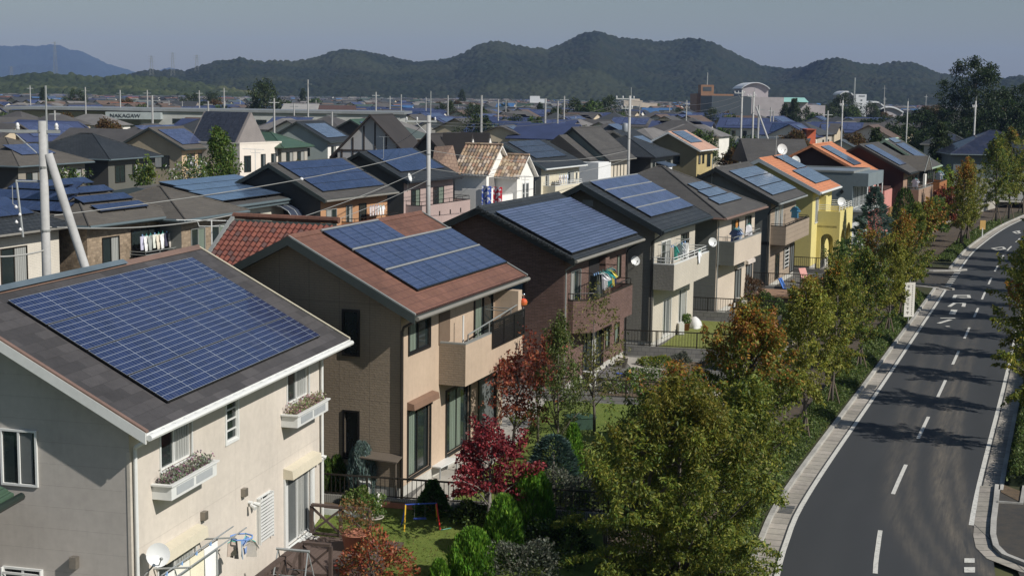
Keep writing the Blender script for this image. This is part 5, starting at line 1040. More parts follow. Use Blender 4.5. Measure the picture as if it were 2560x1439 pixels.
# white house: gables toward the road, tile slopes toward the camera
def rot(h, name, x, y, dth=-math.pi/2):
    g = House('x', '', (0, 0, 0), 0, 1, 1); bpy.data.objects.remove(g.r); g.C = h.w(x, y, 0); g.th = h.th+dth; g.r = bpy.data.objects.new(name, None); COL.objects.link(g.r); g.r.parent = h.r; g.r.location = (x, y, 0); g.r.rotation_euler = (0, 0, dth); return g
m6 = House('white_villa', 'white stucco villa with two mottled tan tile gables and an arched balcony', (-.6, 119.8, 0), 23, 6, 8)
def wing(x, y, L, W, ze, sl, rv, dst, oe=.3):
    g = rot(m6, 'gabled_wing', x, y); g.L, g.W = L, W; zr = ze+sl*(rv+oe); m = MB(); zt = ze+sl*oe-.1; zl = zr-sl*(W-rv)-.1
    m.ext([(0, 0, 0), (0, W, 0), (0, W, zl), (0, rv, zr-.1), (0, 0, zt)], (L, 0, 0)); m.build('wing_wall', WHS, g.r)
    stile(g, -.2, L+.35, -oe, rv, lambda a, b: ze+sl*(b+oe), TANT, tw=.3, tl=.34, amp=.05, parent=g.r)
    m = MB(); m.ext([(-.15, -oe+.02, ze-.12), (-.15, rv, zr-.13), (-.15, W+oe, zr-sl*(W+oe-rv)-.13), (-.15, W+oe, zr-sl*(W+oe-rv)-.02), (-.15, rv, zr-.03), (-.15, -oe+.02, ze-.02)], (L+.5, 0, 0)); m.build('wing_roof', WHS, g.r)
    MB().tube([(-.2, rv, zr+.04), (L+.35, rv, zr+.04)], .11, 8).build('wing_ridge', TANT, g.r); return g
g1 = wing(-.2, 4.6, 2.9, 5.0, 5.75, .85, 2.5, 0); g2 = wing(1.6, 2.2, 2.5, 3.6, 5.5, .85, 1.8, 0)
m = MB(); hp = [m6.G(4.8, 8.1, .2), m6.G(6.6, 7.9, .0), m6.G(6.2, 5.7, 1.6), m6.G(3.9, 5.7, .6)]; m.face(hp); m.face([(x, y, z-.15) for x, y, z in hp]); m.build('hip_slope', brickm('tile_pale_brown', (.30, .20, .15), (.36, .25, .18), (.2, .13, .1), .3, .3, .02), m6.r); MB().box(.2, 4, 4.7, 8, 0, 5.6).build('rear_block', WHS, m6.r)
m6.L = 6; m = MB(); m.box(4.2, 7.0, 1.2, 6.5, 0, 5.3); m.build('rear_block', WHS, m6.r)
m = MB(); arch(m, g1.fn(('G', 0)) if False else g1.E, 1.2, 3.4, 0, 4.6, [(1.5, 2.9, 1.7)], 1.0, 1.15); m.box(3.28, 3.42, -1.0, .3, 0, 4.6); m.build('arcade', WHS, g1.r)
MB().fb(g1.fn('B'), .5, 1.7, 4.4, 5.5, .004, .03).build('opening_shade', plain('shade_recess', (.2, .19, .18), .9), g1.r)  # flat grey panel, the shade inside the opening put into its colour
for k in range(2): o_ = g2.win('B', 1.15+k*.75, 1.7+k*.75, 3.3, 4.9, WHITE, 1, CURTD, rails=1, pane=GLASS, fw=.1)
m6.win('G', 4.9, 5.7, 3.7, 5.0, WHITE, 2, CURT)
gA = thing('patterned_towel', 'large blue and white patterned towel over the villa balcony wall', 'towel', g1.w(5.0, 1.1, 4.4), m6.th)
def pattern(name, c):
    m, n, p = _m(name); f = rng_(n, noise(n, 3.2, 2, .5), .48, .53, 0, 1); n.links.new(mixc(n, f, c, (.75, .76, .78)), p.inputs['Base Color']); p.inputs['Roughness'].default_value = .9; return m
def drape(w_, h_): 
    m = MB(); k = 10
    for i in range(k):
        a, b = w_*i/k, w_*(i+1)/k; f = lambda q: .04*math.sin(q*9); m.hexa([(a, f(a), -h_), (b, f(b), -h_), (b, f(b)+.02, -h_), (a, f(a)+.02, -h_), (a, f(a), 0), (b, f(b), 0), (b, f(b)+.02, 0), (a, f(a)+.02, 0)])
    return m
gA.location = m6.w(-1.45, 1.55, 4.9); gA.rotation_euler = (0, 0, m6.th-math.pi/2); drape(.85, 1.6).build('fabric', pattern('towel_blue', (.06, .12, .5)), gA)
gB = thing('patterned_towel', 'red and white patterned towel beside the blue one on the villa balcony', 'towel', m6.w(-1.42, .55, 4.85), m6.th-math.pi/2); drape(.8, 1.35).build('fabric', pattern('towel_red', (.6, .02, .04)), gB)
MB().box(-1.35, 1.2, -.1, .1, 0, 4.2).build('balcony_wall', WHS, m6.r)
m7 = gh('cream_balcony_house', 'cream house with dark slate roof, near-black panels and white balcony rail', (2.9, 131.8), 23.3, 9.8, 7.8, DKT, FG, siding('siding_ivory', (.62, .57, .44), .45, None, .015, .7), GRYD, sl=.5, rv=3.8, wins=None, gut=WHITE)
for k in range(3): m7.panel(.9, 8.6, .9+k*.98, .9+k*.98+.93, PV6, 2, 1)
m7.win('E', 1.0, 1.8, 3.3, 5.1, WHITE, 1, CURT); m7.win('E', 6.6, 8.2, 3.5, 5.1, WHITE, 2, CURT); m7.win('E', 8.8, 9.2, 4.2, 5.0, WHITE, 1, None); m7.balcony(.5, 7.6, 1.2, 2.9, 4.1, MC['siding_ivory'], cap=WHITE, rail=(WHITE, .3, 2)); m7.win('G', 3.0, 4.2, 4.0, 5.1, GREYM, 1, None, pane=GLASSB); m7.win('G', .6, 1.4, 3.4, 4.6, GREYM, 1, None)
for k in range(5): garment(m7, (2.6+.5*k, -.8, 5.1), 'shirt', [(.6, .55, .58), (.7, .7, .72), (.3, .32, .4), (.65, .68, .75), (.6, .65, .75)][k], ['rose shirt at the left', 'white shirt second', 'dark shirt in the middle', 'pale blue shirt fourth', 'blue-white shirt at the right'][k]+' on the cream house white rail', sz=1.25, ang=.3)
m8 = gh('twin_gable_house', 'house with two stepped dark grey gables and slit windows', (9.9, 151.2), 24, 7.6, 7.4, GYS, FB, siding('siding_pale', (.56, .50, .40), 3, None, .01), plain('gable_blue_grey', (.20, .235, .22), .85, .1), sl=.78, rv=3.6, wins=None, gut=GT)
g_ = m8; m = MB(); m.ext([(-2.6, .6, 5.7), (-2.6, 4.2, 8.3), (-2.6, 7.8, 5.5)], (2.2, 0, 0)); m.build('front_gable', [GYS], m8.r); MB().box(-2.5, 0, 1.0, 7.2, 0, 5.7).build('front_block', MC['gable_blue_grey'], m8.r)
MB().box(-3.5, .2, -.6, 2.2, 0, 5.6).build('white_block', plain('panel_white', (.66, .67, .66), .8, .04), m8.r)
for k in range(4): MB().fb(m8.E, 2.6+k*1.05, 2.8+k*1.05, 3.4, 5.1, .004, .03).build('slit_window', GLASS, m8.r)
m9 = gh('black_hip_house', 'low dark hip-roofed house with a small blue awning and white sheet', (15.6, 160.5), 21, 9.5, 8.5, DKT, FB, GRYD, DARKW, kind='hip', sl=.45, wins='auto', gut=BLACKM)
m = MB(); m.hexa([m9.E(2, 5.0, 0), m9.E(5.5, 5.0, 0), m9.E(5.5, 4.6, 1.5), m9.E(2, 4.6, 1.5), m9.E(2, 5.1, 0), m9.E(5.5, 5.1, 0), m9.E(5.5, 4.7, 1.5), m9.E(2, 4.7, 1.5)]); m.build('awning', plain('awning_blue', (.07, .10, .15), .4), m9.r)
garment(m9, (3.2, -1.3, 4.7), 'sheet', (.78, .78, .78), 'big white sheet hanging under the blue awning of the dark hip-roofed house', sz=1.9)
m1 = gh('white_corner_house', 'pale brick-textured house at the left edge below the utility pole', (-23.0, 64.7), 18.9, 4.6, 7, DKT, FB, siding('siding_white_brick', (.60, .56, .48), .3, None, .01, .85, tex=.3), DARKW, ze=5.8, kind='hip', wins=None, gut=GT, sl=.45)
m1.L = 4.6; m1.win('E', -.6+.9, 2.1, 3.3, 5.0, DBROWN, 2, CURT); m1.win('E', 3.0, 4.2, 3.6, 4.8, DBROWN, 2, CURTG) if False else None; m1.panel(.4, 3.6, .6, 2.2, PV7, 2, 2)
m2 = gh('mosaic_brick_house', 'brown hip-roofed house with stone mosaic walls and rows of blue panels', (-20.3, 69.5), 20.5, 7.0, 9.5, BRS, FG, MOS, MOS, kind='hip', ze=5.8, sl=.42, wins=None, gut=FG)
for k in range(4): m2.panel(1.1+.25*(3-k)*.6, 5.6-.5*max(0, k-1)*.8, .3+k*.92, .3+k*.92+.62, PV7, 4, 1, up=.16)
for k in range(3):  # panels on the slope facing the camera
    m = MB(); y0, y1 = 1.6+k*.5, 7.6-k*.45; x0 = .35+k*1.05; x1 = x0+.9; zz = lambda x: m2.ze+m2.sl*(x+.6)+.14
    m.face([(x0, y0, zz(x0)), (x0, y1, zz(x0)), (x1, y1, zz(x1)), (x1, y0, zz(x1))], 0, [(0, 0), (5, 0), (5, 1), (0, 1)]); m.face([(x0, y0, zz(x0)-.04), (x0, y0, zz(x0)), (x1, y0, zz(x1)), (x1, y0, zz(x1)-.04)], 1); m.face([(x0, y0, zz(x0)-.04), (x0, y1, zz(x0)-.04), (x0, y1, zz(x0)), (x0, y0, zz(x0))], 1); m.build('solar_panel', [PV7, BLACKM], m2.r)
m2.win('E', 1.2, 2.5, 3.4, 5.0, BLACKM, 2, CURT); m2.balcony(3.4, 8.6, 1.0, 2.0, 3.8, MOS, cap=DBROWN, rail=(GREYM, .3, 2)); m2.win('E', 3.6, 6.6, 3.4, 5.2, BLACKM, 2, None)
for k in range(8): garment(m2, (3.7+.36*k, -.6, 5.0), 'shirt' if k % 3 else 'towel', [(.5, .5, .62), (.7, .7, .68), (.3, .32, .3), (.66, .68, .6), (.6, .55, .45), (.75, .75, .75), (.06, .06, .1), (.4, .37, .33)][k], ['lavender towel at the left end', 'white shirt second', 'olive shirt third', 'pale towel fourth', 'beige shirt fifth', 'bright white shirt sixth', 'navy towel seventh', 'khaki shirt at the right end'][k]+' of the mosaic house balcony line', sz=1.15, ang=.2)
m2b = gh('mosaic_annex', 'lower hip-roofed annex of brown shingle beside the mosaic brick house', (-16.9, 74.9), 17, 5.8, 6.0, BRS, FG, MOS, GRYD, kind='hip', ze=5.7, sl=.4, wins=None, gut=FG); m2b.win('E', 1.0, 2.4, 3.2, 5.0, GREYM, 2, CURTG); m2b.win('E', 3.2, 4.8, 3.2, 5.0, GREYM, 2, CURTG)
m3 = House('flat_panel_house', 'low-pitched cream house whose whole roof is covered with blue panels', (-16.9, 83.4, 0), 17.9, 11.2, 7)
m3.gable(5.75, .16, 5.2, GYS, FG, plain('stucco_cream', (.50, .48, .40), .9, .06), on=.5, of=.5, oe=.55, ow=.55, th=.34, gut=FG)
for k in range(4): m3.panel(.3+k*.55, 11.3, .0+k*1.33, .0+k*1.33+1.25, PV8, 8, 1, up=.2)
m3.win('E', 1.0, 1.6, 3.2, 5.0, GREYM, 1, CURT); m3.win('E', 3.0, 4.8, 3.2, 5.0, GREYM, 2, CURT)
m = MB(); pr = [(-.1, 5.3), (-.7, 5.25), (-1.2, 5.0), (-1.5, 4.6)]
for (y0, z0), (y1, z1) in zip(pr[:-1], pr[1:]): m.hexa([(6.2, y0, z0), (10.6, y0, z0), (10.6, y1, z1), (6.2, y1, z1), (6.2, y0, z0+.05), (10.6, y0, z0+.05), (10.6, y1, z1+.05), (6.2, y1, z1+.05)])
cn_ = m.build('canopy', plain('smoke_glass', (.045, .055, .08), .15, .1), m3.r); m = MB()
for k in range(6):
    x = 6.2+k*.88; m.tube([(x, y, z+.06) for y, z in pr], .025, 5)
m.tube([(6.2, -1.5, 4.66), (10.6, -1.5, 4.66)], .03, 5); m.build('canopy_frame', GALV, cn_)
for k in range(9): garment(m3, (6.6+.45*k, -1.0, 4.5), ['shirt', 'pants', 'towel'][k % 3], [(.25, .28, .3), (.1, .12, .2), (.5, .05, .1), (.35, .35, .5), (.12, .1, .2), (.7, .7, .75), (.15, .1, .3), (.6, .65, .6), (.45, .75, .1)][k], ['grey shirt first', 'navy trousers second', 'crimson towel third', 'lilac shirt fourth', 'dark trousers fifth', 'white towel sixth', 'purple shirt seventh', 'pale trousers eighth', 'lime green towel last'][k]+' under the smoky curved canopy', sz=1.0, ang=.3)
m10 = gh('olive_gable_house', 'olive house with hipped front, loose group of violet panels and small dark window', (16.5, 178.5), 22, 8, 8, DKT, GT, GRYD, GRYD, sl=.52, panels=((1.5, 6.8, .8, 2.4, 2, 2, PV5),), gut=GT)
m11 = gh('yellow_tile_house', 'small yellow house with pale terracotta roof and slate panels', (23.5, 183.0), 22, 8, 7.4, brickm('roof_terracotta', (.42, .25, .18), (.48, .30, .22), (.28, .16, .12), .3, .28, .015), WHITE, plain('stucco_ochre', (.42, .34, .16), .9), plain('stucco_olive2', (.17, .15, .09), .9), sl=.52, panels=((.8, 6.5, 1.0, 3.6, 2, 3, PV5),), gut=WHITE)
t1 = gh('brown_hip_house', 'brown hip-roofed house with blue panels at the far left behind the leaning pole', (-41.7, 122.7), 18.1, 9.6, 9.6, BRS, FG, plain('stucco_dull', (.24, .22, .18), .9, .1), DARKW, kind='hip', ze=5.8, sl=.4, pm=PV4); t1.panel(2.2, 7.0, 1.2, 3.2, PV4, 3, 3)
t2 = gh('charcoal_hip_house', 'charcoal hip-roofed house with snow guards behind the flowering shrub', (-38.0, 137.0), 16, 8.6, 10.0, DKT, FG, plain('stucco_olive', (.10, .10, .085), .9, .1), DARKW, kind='hip', ze=5.8, sl=.45)
t3 = gh('beige_gable_house', 'beige gabled house with a big plain blue panel and a wide dark window', (-37.2, 164.2), 15.5, 7.2, 7.8, BRS, GG, plain('stucco_peach', (.55, .40, .26), .9, .06), siding('siding_khaki', (.32, .27, .19), .9, None, .012, .8), sl=.52, panels=((.6, 6.8, .2, 3.3, 3, 3, PV4),), gw=False); t3.win('G', 1.6, 3.4, 3.6, 4.9, BLACKM, 2, CURT)
t4 = House('white_modern_house', 'white flat-fronted house with a steep dark panelled roof behind', (-31.5, 167.0, 0), 27, 8.0, 9); t4.flat(6.3, plain('panel_cream', (.68, .62, .54), .8, .05)); t4.win('E', .8, 2.0, 3.1, 4.9, DBROWN, 2, None); t4.win('E', 4.0, 4.8, 3.0, 5.0, DBROWN, 1, CURTD); t4.win('E', 6.0, 6.9, 3.0, 5.0, DBROWN, 1, CURTD); t4.win('G', 1.0, 2.6, 3.0, 5.0, DBROWN, 2, CURT)
m = MB(); m.ext([(.8, 1, 6.3), (3.6, 1, 9.9), (6.4, 1, 6.3)], (0, 7, 0), 1); m.build('steep_roof', [plain('roof_near_black', (.03, .033, .035), .5), plain('gable_grey', (.22, .2, .19), .8)], t4.r)
m = MB(); m.hexa([(.82, 1.3, 6.42), (.82, 7.6, 6.42), (3.5, 7.6, 9.86), (3.5, 1.3, 9.86), (.74, 1.3, 6.48), (.74, 7.6, 6.48), (3.42, 7.6, 9.92), (3.42, 1.3, 9.92)]); m.build('solar_panel', MC['cells_dark'], t4.r)
t5 = gh('green_hip_house', 'green metal hip-roofed house left of the light gabled one', (-27.4, 172.5), 20, 6.5, 9, GRR, GRR, plain('stucco_grey', (.36, .34, .3), .9), MC['stucco_olive'], kind='hip', ze=5.8, sl=.42, on=.7)
t6 = gh('pale_green_gable_house', 'pale green-grey gabled house with a turquoise-blue panel', (-24.5, 193.8), 13, 9.5, 8.6, DKT, GG, WHS, plain('wall_pale_green', (.27, .31, .29), .9, .06), sl=.55, panels=((1.0, 8.6, .4, 3.6, 3, 3, PV5),), oe=.5)
t7 = gh('dark_panel_house', 'dark-walled gabled house with green ridge and blue panels', (-20.5, 222.0), 17, 9, 8.6, GRR, GG, DARKW, DARKW, sl=.52, panels=((1.0, 8.0, .4, 3.4, 3, 3, PV4),))
t8 = gh('grey_green_hip_house', 'low grey-green hip-roofed house right of the orange-brown tree', (-14.5, 214.0), 17, 8, 8.5, plain('roof_sage', (.07, .09, .08), .6), GT, BRW, MC['siding_khaki'], kind='hip', sl=.42)
TD = plain('timber_black', (.03, .022, .018), .8, .2); PLS = plain('plaster_grey', (.38, .38, .38), .9, .05)
t9 = House('half_timbered_house', 'half-timbered house with a tall steep gable facing the camera', (-14.4, 185.5, 0), 14, 8, 8.6)
t9.gable(5.3, 1.0, 4.0, plain('roof_charcoal_brown', (.03, .026, .024), .8, .15), TD, PLS, PLS, on=.6, of=.4, oe=.3, ow=.9, th=.22)
for k in range(6): x = .5+k*1.5; zt = min(5.3+(x+.3), 9.6-(x-4.0)*1.0)-.45; m = MB(); m.fb(t9.G, x-.09, x+.09, .5, zt, .004, .07); m.build('timber_post', TD, t9.r)
for z in (3.0, 4.9): MB().fb(t9.G, 0, 8.6, z, z+.2, .004, .09).build('timber_beam', TD, t9.r)
t10 = gh('steep_dark_house', 'dark house with two steep small gables beside the half-timbered one', (-7.5, 176.0), 23, 10, 7, MC['roof_charcoal_brown'], TD, PLS, DARKW, ze=4.0, sl=1.0, rv=3.2, wins=None, oe=.3)
for q in (1.0, 6.2):
    m = MB(); m.ext([(q, -1.6, 4.2), (q+1.7, -1.6, 7.6), (q+3.4, -1.6, 4.2)], (0, 4, 0)); m.build('dormer_roof', MC['roof_charcoal_brown'], t10.r); m = MB(); m.ext([(q+.5, -1.62, 3.2), (q+.5, -1.62, 4.6), (q+1.7, -1.62, 6.9), (q+2.9, -1.62, 4.6), (q+2.9, -1.62, 3.2)], (0, -.08, 0)); m.build('dormer_gable', WHS, t10.r)
t12 = gh('blue_hip_house', 'grey house with a large blue panelled hip roof at the right edge', (55.5, 184.5), 95, 12, 11, panelm('cells_navy', (.010, .014, .034), (.014, .02, .045), (.008, .01, .02), 4, 4, .02, .02, .02, rough=.5), FG, plain('wall_slate', (.10, .125, .13), .85, .1), MC['wall_slate'], kind='hip', ze=5.7, sl=.48, wins=None); t12.win('E', 5.6, 7.4, 3.9, 5.1, DBROWN, 1, None); MB().fb(t12.E, 0, 12, 0, 2.7, .003, .03).build('lower_wall', plain('wall_light', (.34, .34, .33), .9), t12.r)
t13 = gh('small_hip_house', 'small grey hip-roofed house with a balcony between the two right poles', (63.0, 225.5), 108, 6.6, 8, DKT, GT, MC['wall_light'], MC['wall_slate'], kind='hip', ze=5.7, sl=.5, wins=None, on=.5); t13.win('E', 3.4, 4.8, 3.6, 5.2, BLACKM, 1, CURTD); t13.panel(1.6, 4.6, .3, 2.2, PV6, 3, 1)
# green metal roof corner poking in at the left edge
r_ = thing('green_roof_shed', 'dark green metal lean-to roof with gutter poking in at the left edge', 'shed', (-11.0, 28.5, 0), R(90-8)); m = MB()
m.hexa([(-3, .0, 3.55), (2.0, .0, 3.55), (1.6, 3.2, 5.0), (-3, 3.2, 5.0), (-3, .0, 3.62), (2.0, .0, 3.62), (1.6, 3.2, 5.07), (-3, 3.2, 5.07)]); m.build('roof', GRR, r_)
m = MB()
for k in range(6): y = .1+k*.55; m.hexa([(-3, y, 3.62+.45*y), (1.95-.12*y, y, 3.62+.45*y), (1.95-.12*y, y+.5, 3.62+.45*(y+.5)), (-3, y+.5, 3.62+.45*(y+.5)), (-3, y, 3.67+.45*y), (1.95-.12*y, y, 3.67+.45*y), (1.95-.12*y, y+.5, 3.645+.45*(y+.5)), (-3, y+.5, 3.645+.45*(y+.5))])
m.build('sheeting', GRR, r_); MB().tube([(-3, -.07, 3.5), (2.2, -.07, 3.5)], .09, 8).build('gutter', plain('gutter_green', (.02, .035, .028), .4), r_, True); MB().box(-3, 1.4, .5, 3.0, -.7, 3.5).build('wall', PLS, r_)
# ------------------------------------------------------------------ poles and wires
INS = plain('porcelain', (.6, .6, .6), .3, .05)
def pole(label, x, y, top, z0=0, r0=.17, r1=.11, arms=(), rod=0, name='utility_pole', lean=(0, 0), group=None, tr_=False, az=0.4):
    t = thing(name, label, 'utility pole', (x, y, z0), az, group); MB().tube([(0, 0, -.1), (lean[0], lean[1], top)], [r0, r1], 12).build('shaft', PCONC, t, True)
    m = MB()
    for z in np.arange(2, top, 2.1): m.tube([(0, 0, z), (0, 0, z+.06)], r0*1.05-(r0-r1)*z/top+.012, 10)
    m.build('strap', GREYM, t)
    if rod: MB().tube([(r1, 0, top-1.2), (r1, 0, top+rod)], .035, 6).build('lightning_rod', GALV, t)
    for z, w_ in arms:
        a = MB(); a.box(-w_, w_*.35, -.05, .05, z-.05, z+.05); a.tube([(-w_*.6, 0, z), (0, 0, z-.9)], .02, 5); c = a.build('crossarm', GALV, t)
        for q in (-w_*.95, -w_*.5, w_*.28): MB().lathe([(.01, 0), (.05, .0), (.075, .05), (.05, .09), (.075, .13), (.04, .22), (.01, .24)], (q, 0, z+.05), 8).build('insulator', INS, c, True)
    if tr_: MB().lathe([(.01, 0), (.26, .0), (.28, .1), (.28, .8), (.2, .88), (.01, .9)], (-.45, 0, top*.72), 12).build('transformer', plain('transformer_grey', (.2, .22, .24), .5), t, True)
    return t
pole('thick concrete utility pole at the left edge with a second leaning prop beside it', -15.55, 48, 11.95, -.7, .17, .135, ((11.6, 1.6),), 1.15, az=0.1)
t = thing('pole_prop', 'leaning concrete prop just right of the thick left pole', 'pole prop', (-12.1, 48, -.7)); MB().tube([(0, 0, -.1), (-3.28, 0, 10.87)], [.15, .14], 12).build('shaft', PCONC, t, True)
pb = thing('service_bracket', 'galvanised side bracket with cable clamps left of the thick utility pole', 'bracket', (-15.75, 48, 0)); m = MB(); m.tube([(.1, 0, 9.25), (-.75, 0, 9.25)], .035, 6); m.tube([(-.72, 0, 9.3), (-.55, 0, 7.4)], .04, 6); m.tube([(-.86, 0, 9.1), (-.86, 0, 8.5), (-.78, 0, 8.45)], .015, 5); m.build('arm', GALV, pb)
for k in range(4): MB().lathe([(.01, 0), (.05, 0), (.06, .06), (.01, .12)], (-.62-.12*(k % 2), -.05, 7.6+k*.25), 8).build('insulator', INS, pb, True)
pole('slim grey pole rising behind the red roof in the middle', -5.7, 97, 10.9, 0, .17, .135, ((10.5, 1.6),), 1.6, az=.35)
pole('pole with transformer behind the dark striped roofs', 11.05, 140, 12.4, 0, .16, .12, ((12.1, 1.5), (11.2, .9)), .8, tr_=True)
pole('left pole of the braced pair above the yellow house', 30.5, 196, 13.4, 0, .16, .12, ((13, 1.2),), .8); pole('right pole of the braced pair above the yellow house', 32.4, 198, 13.2, 0, .16, .12, ((12.6, 1.0),), .6)
t = thing('pole_prop', 'slanting prop of the braced pole pair above the yellow house', 'pole prop', (36.5, 193, 0)); MB().tube([(0, 0, 0), (-3.9, 4, 11.2)], .13, 8).build('shaft', PCONC, t, True)
pole('bare pole in front of the evergreen wood left of the small hip house', 70, 260, 12.2, 0, .15, .1, (), .5); pole('tall pole between the small hip house and the blue-roofed house', 60.6, 192, 12.4, 0, .15, .11, ((11.6, .5),), .6); pole('white slim pole behind the dark roofs right of the orange house', 48.3, 215, 12.2, 0, .15, .1, ((11.5, .5),), .4)
WIRE = plain('wire', (.10, .10, .10), .5, .1); WIRL = plain('wire_pale', (.30, .30, .28), .5, .1)
def wire(label, a, b, sag=.5, r=.012, mat=None, ball=None):
    a, b = Vector(a), Vector(b); n = 18; P = [a.lerp(b, i/n)-Vector((0, 0, sag*4*(i/n)*(1-i/n))) for i in range(n+1)]; t = thing('overhead_wire', label, 'wire', a)
    MB().tube([p-a for p in P], r, 5).build('cable', mat or WIRE, t, True)
    if ball: q = P[int(ball*n)]-a; MB().lathe([(.01, -.09), (.08, -.06), (.1, 0), (.08, .06), (.01, .09)], q, 8).build('wire_marker', INS, t, True)
p1, p2 = Vector((-15.5, 48, 0)), Vector((-5.7, 97, 0)); Zv = lambda z: Vector((0, 0, z))
wire('upper wire with a white marker from the left pole to the middle pole', aty(415, 499, 50) if False else p1+Zv(8.1), p2+Zv(8.6), .35, .02, WIRL, .55)
wire('thick lower cable from the left pole sweeping right under the antenna', p1+Zv(7.75), aty(590, 535, 60), .25, .025, WIRL)
wire('wire crossing the orange-brick balcony to the middle pole', aty(560, 600, 62), p2+Zv(7.5), .3, .018, WIRL); wire('lowest wire from the wing roof to the middle pole', aty(560, 640, 60), p2+Zv(6.6), .3, .016, WIRL)
wire('pair wire running from the middle pole over the tiled villa', p2+Zv(8.6), Vector((11.05, 140, 7.2)), .9, .018, WIRL); wire('lower wire running from the middle pole across the villa towels', p2+Zv(7.4), Vector((11.05, 140, 6.4)), 1.1, .018, WIRL)
wire('sagging cable leaving the left pole toward the left edge', p1+Zv(7.0), aty(-40, 640, 46), .1, .03, WIRL); wire('thin wire from the pole top to the left edge', p1+Zv(10.9), aty(-60, 320, 46), .1, .012)
for k, (z0, z1) in enumerate(((10.5, 12.0), (10.3, 11.6))): wire(['high', 'second high'][k]+' line from the middle pole to the transformer pole', p2+Zv(z0), Vector((11.05, 140, z1)), .9, .016)
for k in range(3): wire(['top', 'middle', 'bottom'][k]+' line from the transformer pole to the braced pair', Vector((11.05, 140, 12-k*.8)), Vector((30.5, 196, 12.8-k*.7)), .9, .018)
wire('line from the middle pole back toward the half-timbered house', p2+Zv(10.6), aty(930, 365, 170), .8, .02)
# white antennas in front of the mosaic house and by the villa
for (lab, P_, L_) in (('white fishbone antenna on a mast in front of the mosaic house annex', onz(530, 650, 4.4), 1.9), ('small antenna on the ridge by the flat panelled roof', Vector((-21, 118, 5.8)), 1.2), ('dark antenna beside the white villa gable', Vector((.9, 113, 4.2)), .9)):
    t = thing('tv_antenna', lab, 'antenna', (P_.x, P_.y, P_.z), .15); m = MB(); m.tube([(0, 0, -3.0), (0, 0, 1.9)], .03, 6); m.tube([(-L_*.85, 0, 1.9), (L_*.6, 0, 1.85)], .025, 5); m.tube([(-L_*.3, 0, 1.6), (L_*.35, 0, 1.6)], .02, 5); m.tube([(-L_*.3, 0, 1.6), (-L_*.35, 0, 1.9)], .015, 5)
    for k in range(8): x = -L_*.8+k*L_*.16; m.tube([(x, -.22, 1.88), (x, .22, 1.88)], .009, 4)
    m.build('boom', WHITE, t)
# ------------------------------------------------------------------ town beyond
def hy(x): return 238+.0139*(x-1280)
def pw(x, D): r = ray(x, hy(x)); return r.x/r.y*D
def zpx(x, y, D): return HC-(y-hy(x))/FPX*D*1.01
TR = [plain('far_roof_%d' % i, c, .6, .15) for i, c in enumerate([(.045, .048, .05), (.075, .07, .065), (.03, .032, .036), (.11, .075, .055), (.06, .075, .085), (.05, .075, .06), (.16, .15, .14), (.04, .055, .12), (.22, .08, .045), (.05, .13, .28)])]
TWL = [plain('far_wall_%d' % i, c, .85, .08) for i, c in enumerate([(.55, .52, .46), (.68, .66, .6), (.4, .36, .3), (.34, .34, .33), (.5, .42, .3), (.25, .22, .19)])]
def fhouse(seed, parts=True):
    r = random.Random(seed); L, W = r.uniform(8, 12), r.uniform(7, 9); ze = r.choice((3.2, 5.6, 5.6, 5.8)); sl = r.uniform(.4, .55); hip = r.random() < .45; o = .5; m = MB(); ro = TR[r.choice((0, 0, 1, 1, 2, 2, 3, 4, 5, 6, 7, 7))]; wa = TWL[r.choice((0, 0, 1, 1, 2, 3, 4, 5))]; t = bpy.data.objects.new('town_house', None); COL.objects.link(t)
    rv = W/2; zr = ze+sl*(rv+o)
    if hip:
        MB().box(0, L, 0, W, 0, ze-.05).build('wall', wa, t); P, Q = (-o+rv+o, rv, zr), (L+o-rv-o, rv, zr); A = [(-o, -o, ze), (L+o, -o, ze), (L+o, W+o, ze), (-o, W+o, ze)]
        for f in ([A[0], A[1], Q, P], [A[1], A[2], Q], [A[2], A[3], P, Q], [A[3], A[0], P]): m.face(f)
        m.face(A[::-1]); m.build('roof', ro, t)
    else:
        MB().ext([(0, 0, 0), (0, W, 0), (0, W, ze+.1), (0, rv, zr-.25), (0, 0, ze+.1)], (L, 0, 0)).build('wall', wa, t)
        m.ext([(-o, -o, ze-.15), (-o, -o, ze), (-o, rv, zr), (-o, W+o, ze), (-o, W+o, ze-.15), (-o, rv, zr-.18)], (L+2*o, 0, 0)); m.build('roof', ro, t)
    for fn in (lambda a, z, d: (a, -d, z), lambda a, z, d: (-d, a, z)):
        for x in ((1.2, 3.2, 5.8) if fn(1, 0, 0)[0] else (1.6, 4.6)):
            for z in ((.6, 3.4) if ze > 4 else (.8,)): m = MB(); m.fb(fn, x, x+r.choice((.9, 1.6)), z+.3, z+1.5, .004, .04); m.build('window', GLASS, t)
    if r.random() < .4:
        m = MB(); s = lambda u, v: (u, v, ze+sl*(v+o)+.09); m.face([s(1.5, .4), s(L-1.5, .4), s(L-1.5, rv-.6), s(1.5, rv-.6)], 0, [(0, 0), (3, 0), (3, 2), (0, 2)]); m.build('solar_panel', PV4 if r.random() < .6 else PV7, t)
    return t, L, W
rr = random.Random(77); taken = [(Vector((h_[0], h_[1], 0)), h_[2]) for h_ in ((-37, 168, 13), (-28, 172, 12), (-24, 198, 13), (-20, 225, 12), (-14, 190, 12), (-10, 218, 12), (-6, 180, 14), (16, 182, 12), (24, 188, 11), (58, 190, 15), (66, 230, 10), (14, 163, 12), (10, 155, 12))]
protos = [fhouse(100+i) for i in range(14)]
spots = []
